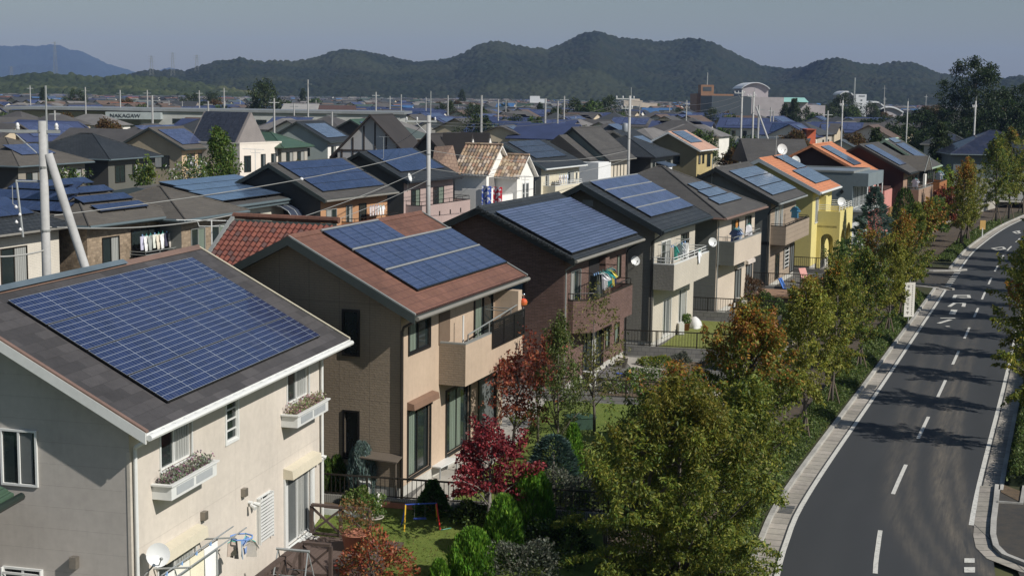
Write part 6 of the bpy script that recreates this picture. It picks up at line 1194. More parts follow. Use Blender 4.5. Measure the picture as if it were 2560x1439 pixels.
for iy in range(62):
    y = 175+iy*14*(1+iy*.004)
    for ix in range(-40, 42):
        x = ix*13.6+rr.uniform(-2, 2)+((iy % 2)*7); yy = y+rr.uniform(-3, 3); t_ = x/yy
        if not -.40 < t_ < .41 or rr.random() < .1: continue
        if y < 245 and (-.12 < t_ < .15 or t_ > .15 and y < 235): 
            if not (y > 205 and t_ < .12): continue
        if any((Vector((x, yy, 0))-q).length < d for q, d in taken): continue
        if t_ > .27 and y < 420: continue
        if 620 < y < 780 and -.04 < t_ < .02: continue
        if .125 < t_ < .28 and 400 < y < 700: continue
        if -.36 < t_ < -.07 and 290 < y < 345: continue
        if -.31 < t_ < -.22 and 222 < y < 330: continue
        spots.append((x, yy))
spots.sort(key=lambda p: p[1]); near = spots[:285]; far = spots[285:]
NM = ['grey', 'brown', 'dark', 'reddish', 'blue-grey', 'green-grey']
for i, (x, y) in enumerate(near):
    p, L, W = protos[i % 14] if i < 14 else protos[rr.randrange(14)]
    o = p if i < 14 else copy_tree(p); o.location = (x, y, 0); o.rotation_euler = (0, 0, R(90-rr.choice((22, 20, 24, 112, 110, 15, 30, -60)))); tag(o, 'small distant house of the hazy town between the rear rows and the hills', 'house', 'distant town houses')
# everything beyond: too many to tell apart
def far_mass(sp, name, seed):
    r = random.Random(seed); m = MB(); mats = TR+TWL
    for (x, y) in sp:
        L, W = r.uniform(8, 13), r.uniform(6.5, 9); ze = r.choice((3, 5.5, 5.8)); th = r.choice((0, 0, 1.57))+r.uniform(-.25, .25)+R(68); c, s = math.cos(th), math.sin(th); tr_ = lambda a, b, z: (x+a*c-b*s, y+a*s+b*c, z); zr = ze+r.uniform(1.8, 2.4); ri = r.choice((0, 0, 1, 1, 2, 3, 4, 5, 6, 6, 7, 8 if r.random() < .3 else 0, 9 if r.random() < .4 else 1)); wi = 10+r.randrange(6)
        B = [tr_(0, 0, 0), tr_(L, 0, 0), tr_(L, W, 0), tr_(0, W, 0)]; T = [tr_(0, 0, ze), tr_(L, 0, ze), tr_(L, W, ze), tr_(0, W, ze)]; P, Q = tr_(0, W/2, zr), tr_(L, W/2, zr)
        m.face([B[0], B[1], T[1], T[0]], wi); m.face([B[1], B[2], T[2], Q, T[1]], wi); m.face([B[3], B[0], T[0], P, T[3]], wi); m.face([B[2], B[3], T[3], T[2]], wi)
        o = .4; m.face([tr_(-o, -o, ze-.1), tr_(L+o, -o, ze-.1), tr_(L+o, W/2, zr+.08), tr_(-o, W/2, zr+.08)], ri); m.face([tr_(-o, W+o, ze-.1), tr_(L+o, W+o, ze-.1), tr_(L+o, W/2, zr+.08), tr_(-o, W/2, zr+.08)], ri)
    m.build(name, mats, kind='stuff', label='mass of tiny pale and dark houses along the foot of the hills', cat='town')
sp2 = list(far)
for k in range(1500):
    y = 900+(k/1500)**.8*850; t_ = rr.uniform(-.4, .4); sp2.append((t_*y, y))
far_mass(sp2, 'distant_town', 5)
# larger buildings of the skyline
def pbox(H, x0, x1, top, D, dep, mat, name='wall', bot=None, r=None, z0=0):
    a, b = pw(x0, D), pw(x1, D); zt = zpx((x0+x1)/2, top, D); zb = zpx((x0+x1)/2, bot, D) if bot else z0
    return MB().box(a, b, D, D+dep, zb, zt).build(name, mat, r), a, b, zt
def bld(name, label, cat='building'): return thing(name, label, cat)
FW = plain('factory_cream', (.36, .37, .35), .7, .1); FWT = plain('tower_white', (.60, .62, .64), .7, .05); PKG = plain('hall_pink_grey', (.36, .33, .34), .8, .08); NAV = plain('hall_dark', (.055, .07, .085), .6, .1); TQ = plain('roof_turquoise', (.28, .52, .46), .5, .08); BRB = plain('brick_hall', (.26, .145, .085), .85, .1)
b = bld('factory', 'long low cream factory with dark lettering behind the left rooftops'); D = 318
_, a0, a1, zt = pbox(None, 350, 1000, 281, D, 22, FW, r=b); pbox(None, 20, 350, 276, D+4, 20, FW, r=b); pbox(None, 262, 400, 279, D-2, 2, plain('sign_grey', (.34, .38, .38), .6), 'sign_board', r=b, bot=296)
m = MB(); m.box(pw(20, D)-1, a1+1, D-.5, D+24, zt+.05, zt+.6); m.build('roof', plain('factory_roof', (.20, .215, .22), .6, .12), b)
for k in range(14):
    x = 430+k*42; MB().box(pw(x, D), pw(x+26, D), D-.05, D-.003, zt-2.6, zt-1.5).build('window', GLASS, b)
fc = bpy.data.curves.new('lettering', 'FONT'); fc.body = 'NAKAGAW'; fc.size = 1.5; fc.extrude = .03; fo = bpy.data.objects.new('lettering', fc); COL.objects.link(fo); bpy.context.view_layer.update()
me = bpy.data.meshes.new_from_object(fo.evaluated_get(bpy.context.evaluated_depsgraph_get())); bpy.data.objects.remove(fo); me.materials.clear(); me.materials.append(plain('letter_dark', (.02, .025, .03), .6)); lo_ = bpy.data.objects.new('lettering', me); COL.objects.link(lo_); lo_.parent = b; lo_.location = (pw(273, D-2), D-2.06, zpx(300, 291.5, D-2)); lo_.rotation_euler = (R(90), 0, 0); lo_.scale = (.85, .75, 1)
b = bld('warehouse', 'pale grey-roofed warehouse right of the round dark tree'); pbox(None, 695, 790, 282, 372, 16, FW, r=b)
m = MB(); a0, a1, z = pw(693, 372), pw(792, 372), zpx(740, 282, 372); m.hexa([(a0, 370, z), (a1, 370, z), (a1, 390, z+.3), (a0, 390, z+.3), (a0+.5, 371, z+.1), (a1-.5, 371, z+.1), (a1-.5, 380, z+2.4), (a0+.5, 380, z+2.4)]); m.build('roof', plain('roof_pale', (.30, .29, .27), .6), b)
b = bld('brown_roof_hall', 'wide dark brown roofed hall in the middle distance'); a0, a1 = pw(800, 350), pw(872, 350); MB().box(a0, a1, 350, 362, 0, 5.5).build('wall', TWL[5], b); MB().ext([(a0-1, 348, 5.3), (a0-1, 356, 9.3), (a0-1, 364, 5.3)], (a1-a0+2, 0, 0)).build('roof', plain('roof_maroon_brown', (.075, .045, .04), .7), b)
b = bld('blue_tarp_roof', 'house with a bright blue roof slope near the round dark tree', 'house'); a0 = pw(612, 360); MB().box(a0, a0+8, 360, 368, 0, 5).build('wall', TWL[1], b); MB().ext([(a0-1, 359, 5), (a0-1, 364, 8), (a0-1, 369, 5)], (10, 0, 0)).build('roof', plain('roof_bright_blue', (.04, .16, .42), .5), b)
b = bld('white_block_building', 'white stepped building above the trees near the centre'); pbox(None, 1325, 1350, 240, 900, 14, FWT, r=b); pbox(None, 1350, 1367, 247, 900, 14, FWT, 'annex', r=b); pbox(None, 1318, 1370, 262, 898, 18, FW, 'lower_floor', r=b)
b = bld('tan_complex', 'tan public building with an arched dark entrance'); pbox(None, 1560, 1607, 251, 700, 20, plain('wall_sand', (.48, .42, .35), .8), r=b); pbox(None, 1600, 1644, 257, 702, 20, MC['wall_sand'], 'annex', r=b); pbox(None, 1575, 1600, 247, 704, 10, MC['wall_sand'], 'penthouse', r=b)
m = MB(); c_ = pw(1590, 699); m.face([(c_-5.5*math.cos(t_*math.pi/10), 699.9, 2+6*math.sin(t_*math.pi/10)) for t_ in range(11)]); m.build('arched_window', GLASSB, b)
b = bld('brick_hall', 'brown brick building with a square tower above the dark hall'); pbox(None, 1752, 1784, 213, 640, 10, BRB, 'tower', r=b); pbox(None, 1742, 1835, 235, 642, 24, BRB, r=b); pbox(None, 1757, 1778, 218, 639.9, .05, NAV, 'tower_opening', bot=228, r=b)
for k in range(2): pbox(None, 1768, 1784, 246+k*8, 641.9, .05, NAV, 'window', bot=250+k*8, r=b)
MB().tube([(pw(1767, 642), 642, 10), (pw(1767, 642), 642, zpx(1767, 183, 642))], .25, 6).build('mast', GALV, b)
b = bld('event_hall', 'large hall with dark glass front, arched top and turquoise roof'); D = 500; pbox(None, 1780, 1879, 240, D, 30, NAV, 'glass_front', r=b); pbox(None, 1879, 1960, 243, D+1, 30, PKG, r=b); pbox(None, 1945, 2020, 255, D+8, 30, PKG, 'side_hall', r=b); pbox(None, 2015, 2064, 263, D+12, 18, PKG, 'rear_wing', r=b)
m = MB(); a0, a1 = pw(1855, D+12), pw(1920, D+12); z0 = zpx(1890, 245, D); z1 = zpx(1890, 222, D); pr = [(a0, z0), (a0, z1)]+[(a0+(a1-a0)*k/10, z1+2.1*math.sin(math.pi*k/10)**.8) for k in range(1, 10)]+[(a1, z1), (a1, z0)]; m.ext([(x, D+12, z) for x, z in pr], (0, 20, 0)); m.build('arched_hall', PKG, b)
m = MB(); pr = [(a0-.4+(a1-a0+.8)*k/10, z1+.15+2.1*math.sin(math.pi*k/10)**.8) for k in range(11)]; m.ext([(x, D+11, z) for x, z in pr]+[(x, D+11, z-.25) for x, z in pr[::-1]], (0, 22, 0)); m.build('arched_roof', FWT, b)
a0, a1 = pw(1925, D+7), pw(2021, D+7); z = zpx(1975, 255, D+8); MB().ext([(a0, D+6, z+.05), (a0, D+14, z+1.6), (a0, D+40, z+.05)], (a1-a0, 0, 0)).build('turquoise_roof', TQ, b); pbox(None, 1740, 1778, 289, D-12, 12, FW, 'low_annex', r=b)
b = bld('white_tower_building', 'white tower building with stepped curved roofs on the right skyline'); D = 600; pbox(None, 2139, 2166, 236, D, 9, FWT, 'tower', r=b); pbox(None, 2147, 2162, 239.5, D-.1, .08, NAV, 'window', bot=241.5, r=b)
for k in range(3): pbox(None, 2152, 2156, 249+k*9, D-.1, .08, NAV, 'window', bot=252+k*9, r=b)
MB().tube([(pw(2135, D), D, 8), (pw(2135, D), D, zpx(2135, 196, D))], .3, 6).build('mast', GALV, b)
for (x0, x1, py, nm) in ((2102, 2140, 243, 'west_vault'), (2172, 2216, 268, 'middle_vault'), (2200, 2262, 280, 'east_vault')):
    a0, a1 = pw(x0, D), pw(x1, D); zt = zpx((x0+x1)/2, py, D); pr = [(a0+(a1-a0)*k/10, zt+2.2*math.sin(math.pi*(.15+.85*k/10))) for k in range(11)]; m = MB(); m.ext([(a0, D+2, zt-3)]+[(x, D+2, z-.3) for x, z in pr]+[(a1, D+2, zt-3)], (0, 12, 0)); m.build(nm, PKG, b); m = MB(); m.ext([(x, D+1, z+.35) for x, z in pr]+[(x, D+1, z-.25) for x, z in pr[::-1]], (0, 14, 0)); m.build('curved_roof', FWT, b)
b = bld('red_storage', 'small vermilion storage box beside the trees below the hall', 'shed'); pbox(None, 2022, 2043, 323, 262, 5, plain('vermilion', (.55, .12, .05), .7), r=b); pbox(None, 2020, 2045, 321, 261, 6, plain('vermilion_dark', (.35, .08, .04), .7), 'lid', bot=323, r=b)
b = bld('long_brown_roof_house', 'wide low brown-black roofed house behind the yellow house'); a0, a1 = pw(1895, 175), pw(2040, 175); MB().box(a0, a1, 176, 186, 0, 4.6).build('wall', TWL[5], b); MB().ext([(a0-1, 174, 4.5), (a0-1, 181, 7.4), (a0-1, 188, 4.5)], (a1-a0+1, 0, 0)).build('roof', GYS, b)
# lattice towers on the skyline
for k, (x, yt, yb) in enumerate(((140, 108, 184), (380, 142, 182), (433, 134, 182), (493, 140, 170), (30, 168, 200))):
    D = 1750; X = pw(x, D); zt, zb = zpx(x, yt, D), zpx(x, yb, D)-4; t = thing('pylon', ['lattice pylon in front of the far blue mountain', 'left lattice pylon on the low skyline gap', 'middle and tallest lattice pylon in the skyline gap', 'right lattice pylon at the start of the wooded ridge', 'faint lattice pylon at the left edge over the green hill'][k], 'pylon', (X, D, zb), 0, 'pylons on the skyline'); H_ = zt-zb; m = MB(); w0, w1 = 2.2, .6
    for sx in (-1, 1):
        for sy_ in (-1, 1): m.tube([(sx*w0, sy_*w0, 0), (sx*w1, sy_*w1, H_)], .14, 4)
    n = 7
    for i in range(n):
        f0, f1 = i/n, (i+1)/n; a, c = w0+(w1-w0)*f0, w0+(w1-w0)*f1
        m.tube([(-a, -a, H_*f0), (c, -c, H_*f1)], .09, 4); m.tube([(a, -a, H_*f0), (-c, -c, H_*f1)], .09, 4)
    for q in (.72, .84, .96): m.tube([(-4, 0, H_*q), (4, 0, H_*q)], .14, 4)
    m.build('lattice', GREYM, t)
# distant poles
def fpole(): t = bpy.data.objects.new('utility_pole', None); COL.objects.link(t); MB().tube([(0, 0, 0), (0, 0, 12)], [.2, .14], 6).build('shaft', PCONC, t); MB().box(-.9, .9, -.05, .05, 11.2, 11.32).build('crossarm', GALV, t); return t
fp = fpole(); first = True
for (x, py, D) in ((75, 214, 420), (135, 275, 230), (213, 218, 300), (300, 225, 330), (368, 225, 350), (380, 238, 200), (422, 250, 500), (455, 252, 520), (498, 226, 380), (520, 252, 280), (560, 220, 360), (562, 252, 420), (685, 245, 235), (735, 258, 290), (770, 200, 300), (790, 250, 520), (830, 278, 240), (940, 230, 330), (975, 240, 420), (1003, 236, 350), (1065, 243, 400), (1120, 238, 320), (1146, 262, 500), (1204, 238, 215), (1207, 250, 420), (1246, 248, 270), (1265, 250, 450), (1290, 253, 520), (1364, 246, 240), (1395, 252, 255), (1411, 240, 300), (1440, 290, 330), (1717, 250, 320), (1898, 262, 230), (1928, 268, 300), (1935, 275, 330), (2071, 276, 230), (2212, 243, 600), (2315, 237, 640), (2210, 215, 640), (2470, 275, 400), (1600, 262, 420), (1675, 255, 480), (660, 262, 600), (600, 245, 640), (1330, 262, 600)):
    o = fp if first else copy_tree(fp); first = False; zt = zpx(x, py, D); o.location = (pw(x, D), D, 0); o.scale = (1, 1, max(.5, zt/12)); o.rotation_euler = (0, 0, rr.uniform(-.6, .6)); tag(o, 'slender pale utility pole standing among the distant roofs', 'utility pole', 'distant utility poles')
# trees of the town
DARKG = [(.028, .046, .016), (.04, .06, .02), (.055, .075, .025), (.02, .034, .012)]
def ftree(seed, cols, h, r, n=6500, ls=.36, shape='egg', name='broadleaf_tree'):
    return tree(name, 'x', (0, 0, -99), h, r, h*.16, n, ls, seed, cols=cols, ncl=95, crad=r*.34, shape=shape, nsp=4, tr=.15, spray=.6)
tp = [ftree(201, DARKG, 7, 3.2), ftree(202, DARKG+GREEN, 6, 2.6), ftree(203, GREEN+OLIVE[:2], 5, 2.5), ftree(204, [(.10, .055, .02), (.13, .07, .02), (.08, .07, .02)], 5.5, 2.4), ftree(205, DARKG, 8, 2.2, shape='cone')]
used = [0]*5; kinds = ['dark green broadleaf tree among the distant roofs', 'mid green tree among the distant roofs', 'light green garden tree among the distant roofs', 'orange-brown tree among the distant roofs', 'pointed dark conifer among the distant roofs']
def put(k, x, y, s=1., label=None, g=True, sz=None, z=0):
    o = tp[k] if not used[k] else copy_tree(tp[k]); used[k] = 1; o.location = (x, y, z); o.scale = (s, s, s*(sz or 1)); o.rotation_euler = (0, 0, rr.uniform(0, 6)); tag(o, label or kinds[k], 'tree')
    if g: o['group'] = 'scattered town trees, kind %s' % kinds[k].split(' among')[0]
    elif 'group' in o.keys(): del o['group']
    return o
for k in range(120):
    y = 190*(5.2)**rr.random(); t_ = rr.uniform(-.38, .40)
    if y < 235 and -.3 < t_ < .2: continue
    put(rr.choice((0, 0, 1, 1, 2, 3, 4)), t_*y, y, rr.uniform(.6, 1.05)*(1+y/1200))
put(0, pw(662, 395), 395, 1.75, 'big round dark tree standing above the roofs left of centre', False, 1.15); 
for i, (x, D, s) in enumerate(((1440, 430, 1.5), (1480, 420, 1.7), (1520, 430, 1.6), (1550, 425, 1.2))): put(i % 2, pw(x, D), D, s, ['dark tree at the left end', 'tallest dark tree', 'dark tree right of the tallest', 'dark tree at the right end'][i]+' of the clump in front of the tan complex', False)
for i, (x, D, s, k, l) in enumerate(((1290, 250, 1.25, 2, 'bright olive tree rising behind the cream balcony house'), (1500, 290, 1.1, 3, 'yellowish tree behind the twin dark gables'), (1350, 500, 1.2, 4, 'pair of dark conifers below the white stepped building'), (920, 190, 1.0, 3, 'orange-brown round tree between the pale green house and the timbered house'), (1965, 460, 1.3, 4, 'first dark conifer in front of the event hall'), (1985, 455, 1.5, 4, 'second dark conifer in front of the event hall'), (2010, 450, 1.3, 0, 'dark tree at the right end of the event hall'), (1830, 430, 1.2, 1, 'green tree in front of the dark glass front'), (1990, 240, 1.2, 3, 'brown-green tree left of the vermilion box'), (1870, 205, 1.1, 1, 'dark green tree behind the braced pole pair'), (1060, 170, .8, 1, 'green shrub tree below the timbered house'), (1840, 200, .9, 3, 'reddish tree just left of the braced pole pair'), (2105, 560, 1.9, 0, 'first dark crown below the stepped curved roofs'), (2128, 555, 1.6, 1, 'second crown, in front of the white tower foot'), (2180, 560, 1.5, 0, 'third dark crown below the stepped curved roofs'), (2215, 550, 1.3, 3, 'fourth brownish crown below the stepped curved roofs'), (2040, 440, 1.3, 1, 'tree at the right end of the pink-grey hall'), (1780, 440, 1.2, 0, 'dark tree at the left corner of the dark glass front'), (190, 600, 1.6, 0, 'dark tree crown near the foot of the green hill'), (165, 620, 1.3, 1, 'green tree crown left of the dark one below the green hill'), (315, 560, 1.5, 3, 'russet tree above the far roofs on the left'))): put(k, pw(x, D), D, s, l, False)
# evergreen wood at the right
big = [tree('evergreen_tree', 'huge dark evergreen with billowing crown at the right edge of the town', (pw(2440, 300), 300, 0), 20.5, 7.0, 1.5, 20000, .5, 301, cols=DEEP+[(.03, .045, .012)], ncl=150, crad=1.9, spray=.4, shape='egg', nsp=6, tr=.4)]
WL = ['dark evergreen immediately left of the huge one', 'shorter dark tree left of the evergreen wood', 'dark cedar right of the huge evergreen', 'cedar against the right edge of the photo', 'low dark tree in front of the evergreen wood', 'dark tree behind the small hip-roofed house', 'dark tree left of the small hip-roofed house', 'broad dark tree under the curved roofs', 'dark tree right of the curved roofs', 'dark tree behind the far right blue roof', 'tall dark tree at the very edge behind the blue roof', 'rounded dark tree between the bare pole and the wood', 'brownish tree above the wood edge']
for i, (x, D, h_, r_, py) in enumerate(((2375, 315, 10, 5, 0), (2290, 330, 9, 5, 0), (2500, 310, 15, 5, 0), (2556, 300, 15.5, 4.5, 0), (2400, 285, 8, 4.5, 0), (2340, 270, 7, 4, 0), (2260, 275, 7.5, 4.5, 0), (2190, 330, 7.5, 5, 0), (2240, 345, 8, 5, 0), (2470, 262, 10, 4.5, 0), (2545, 260, 12, 5, 0), (2310, 300, 10, 4.5, 0), (2330, 360, 11, 4, 0))):
    tree('evergreen_tree', WL[i], (pw(x, D), D, 0), h_, r_, h_*.1, 6500, .5, 310+i, cols=DEEP if i != 12 else [(.09, .06, .03), (.05, .05, .02)], ncl=70, crad=1.5, spray=.5, shape='egg', nsp=3, tr=.3)
# ------------------------------------------------------------------ gardens
fence_world('garden_fence', 'dark picket fence on a low block wall behind the near lawn and its swing', (-7.9, 43.3), (2.9, 41.13), .62, .22, DBROWN, siding('ribbed_block', (.26, .25, .22), None, .06, .025, .4), 0, -.6)
BW = brickm('block_wall', (.15, .145, .135), (.19, .185, .17), (.09, .09, .085), .4, .2, .012, bmp=.3)
fence_world('garden_fence', 'dark picket fence between the tan house lawn and the brick house garden', (.8, 58.6), (8.6, 57.4), .72, .12, DBROWN, BW, 0, -.2)
fence_world('garden_fence', 'dark picket fence on a grey block wall below the grey stone house lawn', (5.1, 68.9), (12.6, 67.4), .75, .45, DBROWN, BW, 0, -.2)
fence_world('garden_fence', 'picket fence on a block wall between the grey stone house and the hip-roofed house', (9.2, 80.6), (16.2, 78.6), .75, .5, DBROWN, BW, 0, -.2)
fence_world('garden_fence', 'picket fence with low wall beside the terrace of the grey-green house', (14.4, 92.2), (20.2, 90.6), .8, .5, DBROWN, BW, 0, -.2)
fence_world('garden_fence', 'thin dark fence at the garden of the yellow house', (20.0, 103.5), (25.0, 101.5), .8, .3, DBROWN, BW, 0, -.2)
def sheet(name, pts, mat, z): MB().face([(x, y, z) for x, y in pts]).build(name, mat, kind='structure')
sheet('lawn', [(-1.9, 43.2), (2.9, 42.3), (6.2, 52.5), (7.3, 56.9), (.8, 58.0), (-.1, 52.0), (-1.6, 47.5)], LAWN, .008)
sheet('path', [(-3.1, 42.7), (-1.9, 42.5), (.5, 51.5), (1.5, 58.2), (-.2, 58.5)], CONC, .012)
sheet('lawn', [(6.6, 69.4), (12.6, 68.0), (15.7, 78.2), (10.2, 80.0), (8.6, 74.8), (7.7, 72.0)], LAWN2, .008)
sheet('path', [(5.6, 64.8), (7.1, 64.6), (8.0, 67.6), (5.2, 68.2)], CONC, .012)
sheet('flower_bed', [(3.6, 59.2), (7.6, 58.4), (9.2, 66.8), (7.6, 67.4), (5.6, 64.5), (4.4, 61.5)], SOIL, .01)
sheet('lawn', [(12.2, 81.6), (16.6, 80.2), (19.0, 88.3), (15.3, 89.5)], LAWN2, .008)
sheet('terrace', [(18.3, 93.2), (22.8, 91.8), (24.6, 99.2), (20.8, 100.8)], plain('terrace_brown', (.16, .11, .08), .85, .2), .01)
acunit((-4.45, 43.05, 0), R(-71), 'white air conditioner unit behind the fence at the foot of the taupe gable'); acunit((3.35, 60.9, 0), R(-70), 'white air conditioner unit beside the low table of the brick house'); acunit((8.75, 75.1, 0), R(-69), 'air conditioner unit beside the patio door of the grey stone house'); acunit((13.55, 84.7, 0), R(-68), 'air conditioner unit at the pinkish beige house corner'); acunit((24.0, 107.5, 0), R(-68), 'air conditioner unit under the yellow arcade')
def bench(lab, p, rz, L=1.5, w=.45, h=.42, mat=None, name='garden_bench'):
    t = thing(name, lab, 'bench', p, rz); MB().box(-L/2, L/2, -w/2, w/2, h-.04, h).build('seat', mat or WHITE, t)
    for x in (-L/2+.05, L/2-.05):
        for y in (-w/2+.05, w/2-.05): MB().box(x-.02, x+.02, y-.02, y+.02, 0, h-.04).build('leg', mat or GALV, t)
bench('white aluminium step bench by the tan house patio door', (-2.15, 46.1, 0), R(66), 1.3); bench('grey low table against the brick house wall', (4.25, 61.9, 0), R(68), 1.6, .6, .55, plain('table_grey', (.16, .15, .15), .6), 'garden_table')
def pot(lab, p, r, h, mat, plant=None, seed=0, name='flower_pot'):
    t = thing(name, lab, 'pot', p); MB().lathe([(.01, 0), (r*.75, 0), (r, h*.95), (r*1.06, h*.95), (r*1.06, h), (r*.9, h), (r*.88, h*.85), (.01, h*.85)], n=16).build('pot', mat, t, True)
    if plant:
        rng = np.random.default_rng(seed); n = 500; a = rng.uniform(0, 6.28, n); q = rng.uniform(0, 1, n)**.5*r*1.3; P = np.stack([q*np.cos(a), q*np.sin(a), h+rng.uniform(0, 1, n)*r*2.2], 1); qmesh('plant', leaves(rng, P, .11, rng.normal(size=(n, 3))+np.array([0, 0, 1.]), .4), n, pal(rng, n, plant), leafm(), t)
TER = plain('terracotta', (.32, .13, .08), .8, .2); STN = plain('pot_stone', (.42, .38, .33), .85, .15); ZNC = plain('zinc', (.22, .23, .23), .5, .2)
gz = lambda x, y: lawnz(x, y)
def onl(px, py, dz=0):
    z = -.5
    for _ in range(8): p = onz(px, py, z); z = lawnz(p.x, p.y)
    return (p.x, p.y, z+dz)
pot('white ribbed tub at the brick house corner', (5.15, 65.4, 0), .22, .5, STN); pot('second pale tub behind the brick house corner', (4.9, 65.0, 0), .2, .45, STN); pot('blue bucket beside the grey table', (4.75, 62.6, 0), .14, .28, plain('bucket_blue', (.03, .09, .5), .4), name='bucket')
pot('zinc pot between the small cypresses', (-5.3, 45.5, gz(-5.3, 45)), .24, .3, ZNC, GREEN, 3); pot('white bowl beside the zinc pot', (-5.75, 45.2, gz(-5.7, 45)), .26, .22, STN, [(.3, .3, .25)], 4); pot('terracotta bowl with a shrub on the deck', (-4.3, 39.5, -.44), .42, .5, TER, [(.2, .1, .04), (.1, .1, .03)], 5); pot('cream planter box on the deck end', (-4.0, 41.4, -.44), .3, .4, STN, GREEN, 6); pot('potted palm by the white cover in the lawn corner', (9.3, 76.3, 0), .22, .4, TER, GREEN, 7)
t = thing('planter_trough', 'terracotta trough on the grass at the foot of the block wall', 'planter', onl(1010, 1268), R(-13)); MB().box(-.85, .85, -.14, .14, 0, .16).build('trough', TER, t); MB().box(-.8, .8, -.11, .11, .161, .19).build('soil', SOIL, t)
t = thing('planter_trough', 'white raised planter just beyond the deck railing', 'planter', (-5.0, 42.2, -.5), R(76)); MB().box(-.3, .3, -.8, .8, 0, .5).build('trough', WHITE, t); MB().box(-.26, .26, -.76, .76, .501, .53).build('soil', SOIL, t)
t = thing('garden_bin', 'dark green storage box on the tan house lawn edge', 'bin', (2.6, 53.0, 0), .3); MB().box(-.5, .5, -.35, .35, 0, .45).build('box', plain('bin_green', (.02, .05, .03), .6), t); MB().box(-.53, .53, -.38, .38, .451, .5).build('lid', plain('bin_green_lid', (.03, .07, .04), .6), t)
t = thing('covered_item', 'item under a crumpled white cover at the lawn corner of the grey stone house', 'cover', (9.9, 77.3, 0)); t.scale = (.62, .8, .62)
m = MB(); n = 14; prof = [(.55, 0), (.58, .25), (.5, .55), (.36, .8), (.15, .95), (.01, 1.0)]
m.lathe(prof, n=18); o = m.build('cover', plain('cover_white', (.6, .6, .6), .7, .1), t, True)
for v in o.data.vertices: v.co.x *= 1+.12*math.sin(v.co.z*13+v.co.y*9); v.co.y *= 1+.12*math.cos(v.co.z*11+v.co.x*7)
def bicycle(lab, p, rz):
    t = thing('bicycle', lab, 'bicycle', p, rz)
    for x in (-.52, .52):
        w = MB(); w.tube([(x+.32*math.cos(k*.3927), 0, .33+.32*math.sin(k*.3927)) for k in range(17)], .018, 5, cap=False); o = w.build('wheel', BLACKM, t); s_ = MB()
        for k in range(8): s_.tube([(x, 0, .33), (x+.31*math.cos(k*.785), 0, .33+.31*math.sin(k*.785))], .004, 3)
        s_.build('spokes', GALV, o)
    m = MB(); m.tube([(-.52, 0, .33), (-.15, 0, .35), (.35, 0, .75), (.52, 0, .33)], .018, 5); m.tube([(-.15, 0, .35), (-.25, 0, .85)], .018, 5); m.tube([(-.22, 0, .72), (.36, 0, .78)], .018, 5); m.tube([(-.52, 0, .33), (-.23, 0, .72)], .012, 5); m.build('frame', plain('bike_silver', (.3, .32, .34), .3), t); MB().box(-.38, -.14, -.07, .07, .85, .91).build('saddle', BLACKM, t); MB().tube([(.34, -.26, .98), (.36, 0, .98), (.34, .26, .98)], .015, 5).tube([(.36, 0, .75), (.36, 0, .98)], .015, 5).build('handlebar', GALV, t)
bicycle('silver bicycle behind the picket fence of the pinkish beige house', (11.0, 81.8, 0), R(10))
t = thing('garden_deck', 'light wooden terrace deck with rails beside the pinkish beige house', 'deck', (16.6, 89.0, 0), R(68)); MB().box(-1.5, 1.5, -1.4, 1.4, .3, .42).build('floor', plain('deck_tan', (.26, .16, .10), .8, .2), t); MB().box(-1.5, 1.5, -1.42, -1.36, .421, .9).build('railing', MC['deck_tan'], t); MB().box(-1.4, 1.4, -1.3, 1.3, -.1, .3).build('base', MC['deck_wood'], t)
t = thing('garden_table', 'orange-brown timber table at the yellow house garden', 'table', (24.3, 104.3, 0), R(68)); MB().box(-1.2, 1.2, -.5, .5, .7, .78).build('top', plain('table_orange', (.34, .17, .06), .7), t)
for x in (-1, 1):
    for y in (-.4, .4): MB().box(x-.05, x+.05, y-.05, y+.05, 0, .7).build('leg', MC['table_orange'], t)
def lounger(lab, p, rz, c1):
    t = thing('folding_chair', lab, 'chair', p, rz); MB().box(-.3, .3, -.3, .3, .36, .40).build('seat', c1, t); MB().hexa([(-.3, .28, .4), (.3, .28, .4), (.3, .34, .4), (-.3, .34, .4), (-.3, .6, 1.0), (.3, .6, 1.0), (.3, .66, 1.0), (-.3, .66, 1.0)]).build('backrest', c1, t)
    for x in (-.27, .27): MB().tube([(x, -.3, 0), (x, .3, .38)], .018, 5).build('leg', GALV, t); MB().tube([(x, .3, 0), (x, -.3, .38)], .018, 5).build('leg', GALV, t)
lounger('pinkish folding chair on the brown terrace of the grey-green house', (19.9, 96.8, 0), R(30), plain('cloth_rose', (.5, .25, .22), .8)); lounger('blue folding stool near the terrace fence of the grey-green house', (17.6, 91.3, 0), R(60), plain('cloth_blue2', (.05, .15, .45), .8))
# swing set on the near lawn
t = thing('swing_frame', 'small play swing frame with red, yellow and blue legs on the near lawn', 'swing', onl(1052, 1316), R(12)); t.scale = (.62, .62, .62); RP_ = plain('paint_red', (.5, .02, .015), .4); YP = plain('paint_yellow', (.6, .38, .03), .4); BP = plain('paint_blue', (.02, .06, .3), .4)
MB().tube([(-.75, 0, 1.15), (.75, 0, 1.15)], .035, 6).build('top_bar', BP, t)
for x, y, c in ((-.85, -.5, YP), (-.85, .5, BP), (.85, -.5, RP_), (.85, .5, YP)): MB().tube([(x, y, 0), (x*.86, 0, 1.15)], .035, 6).build('leg', c, t)
MB().tube([(.85, -.5, .0), (.95, -.55, .02), (1.25, -.5, .05), (1.45, -.35, .03)], .015, 5).build('hose', plain('hose_green', (.08, .35, .28), .5), t)
for x in (-.3, .2): MB().tube([(x, 0, 1.15), (x, .05, .45)], .006, 4).build('chain', GALV, t)
MB().box(-.35, .25, -.1, .14, .42, .45).build('swing_seat', BP, t)
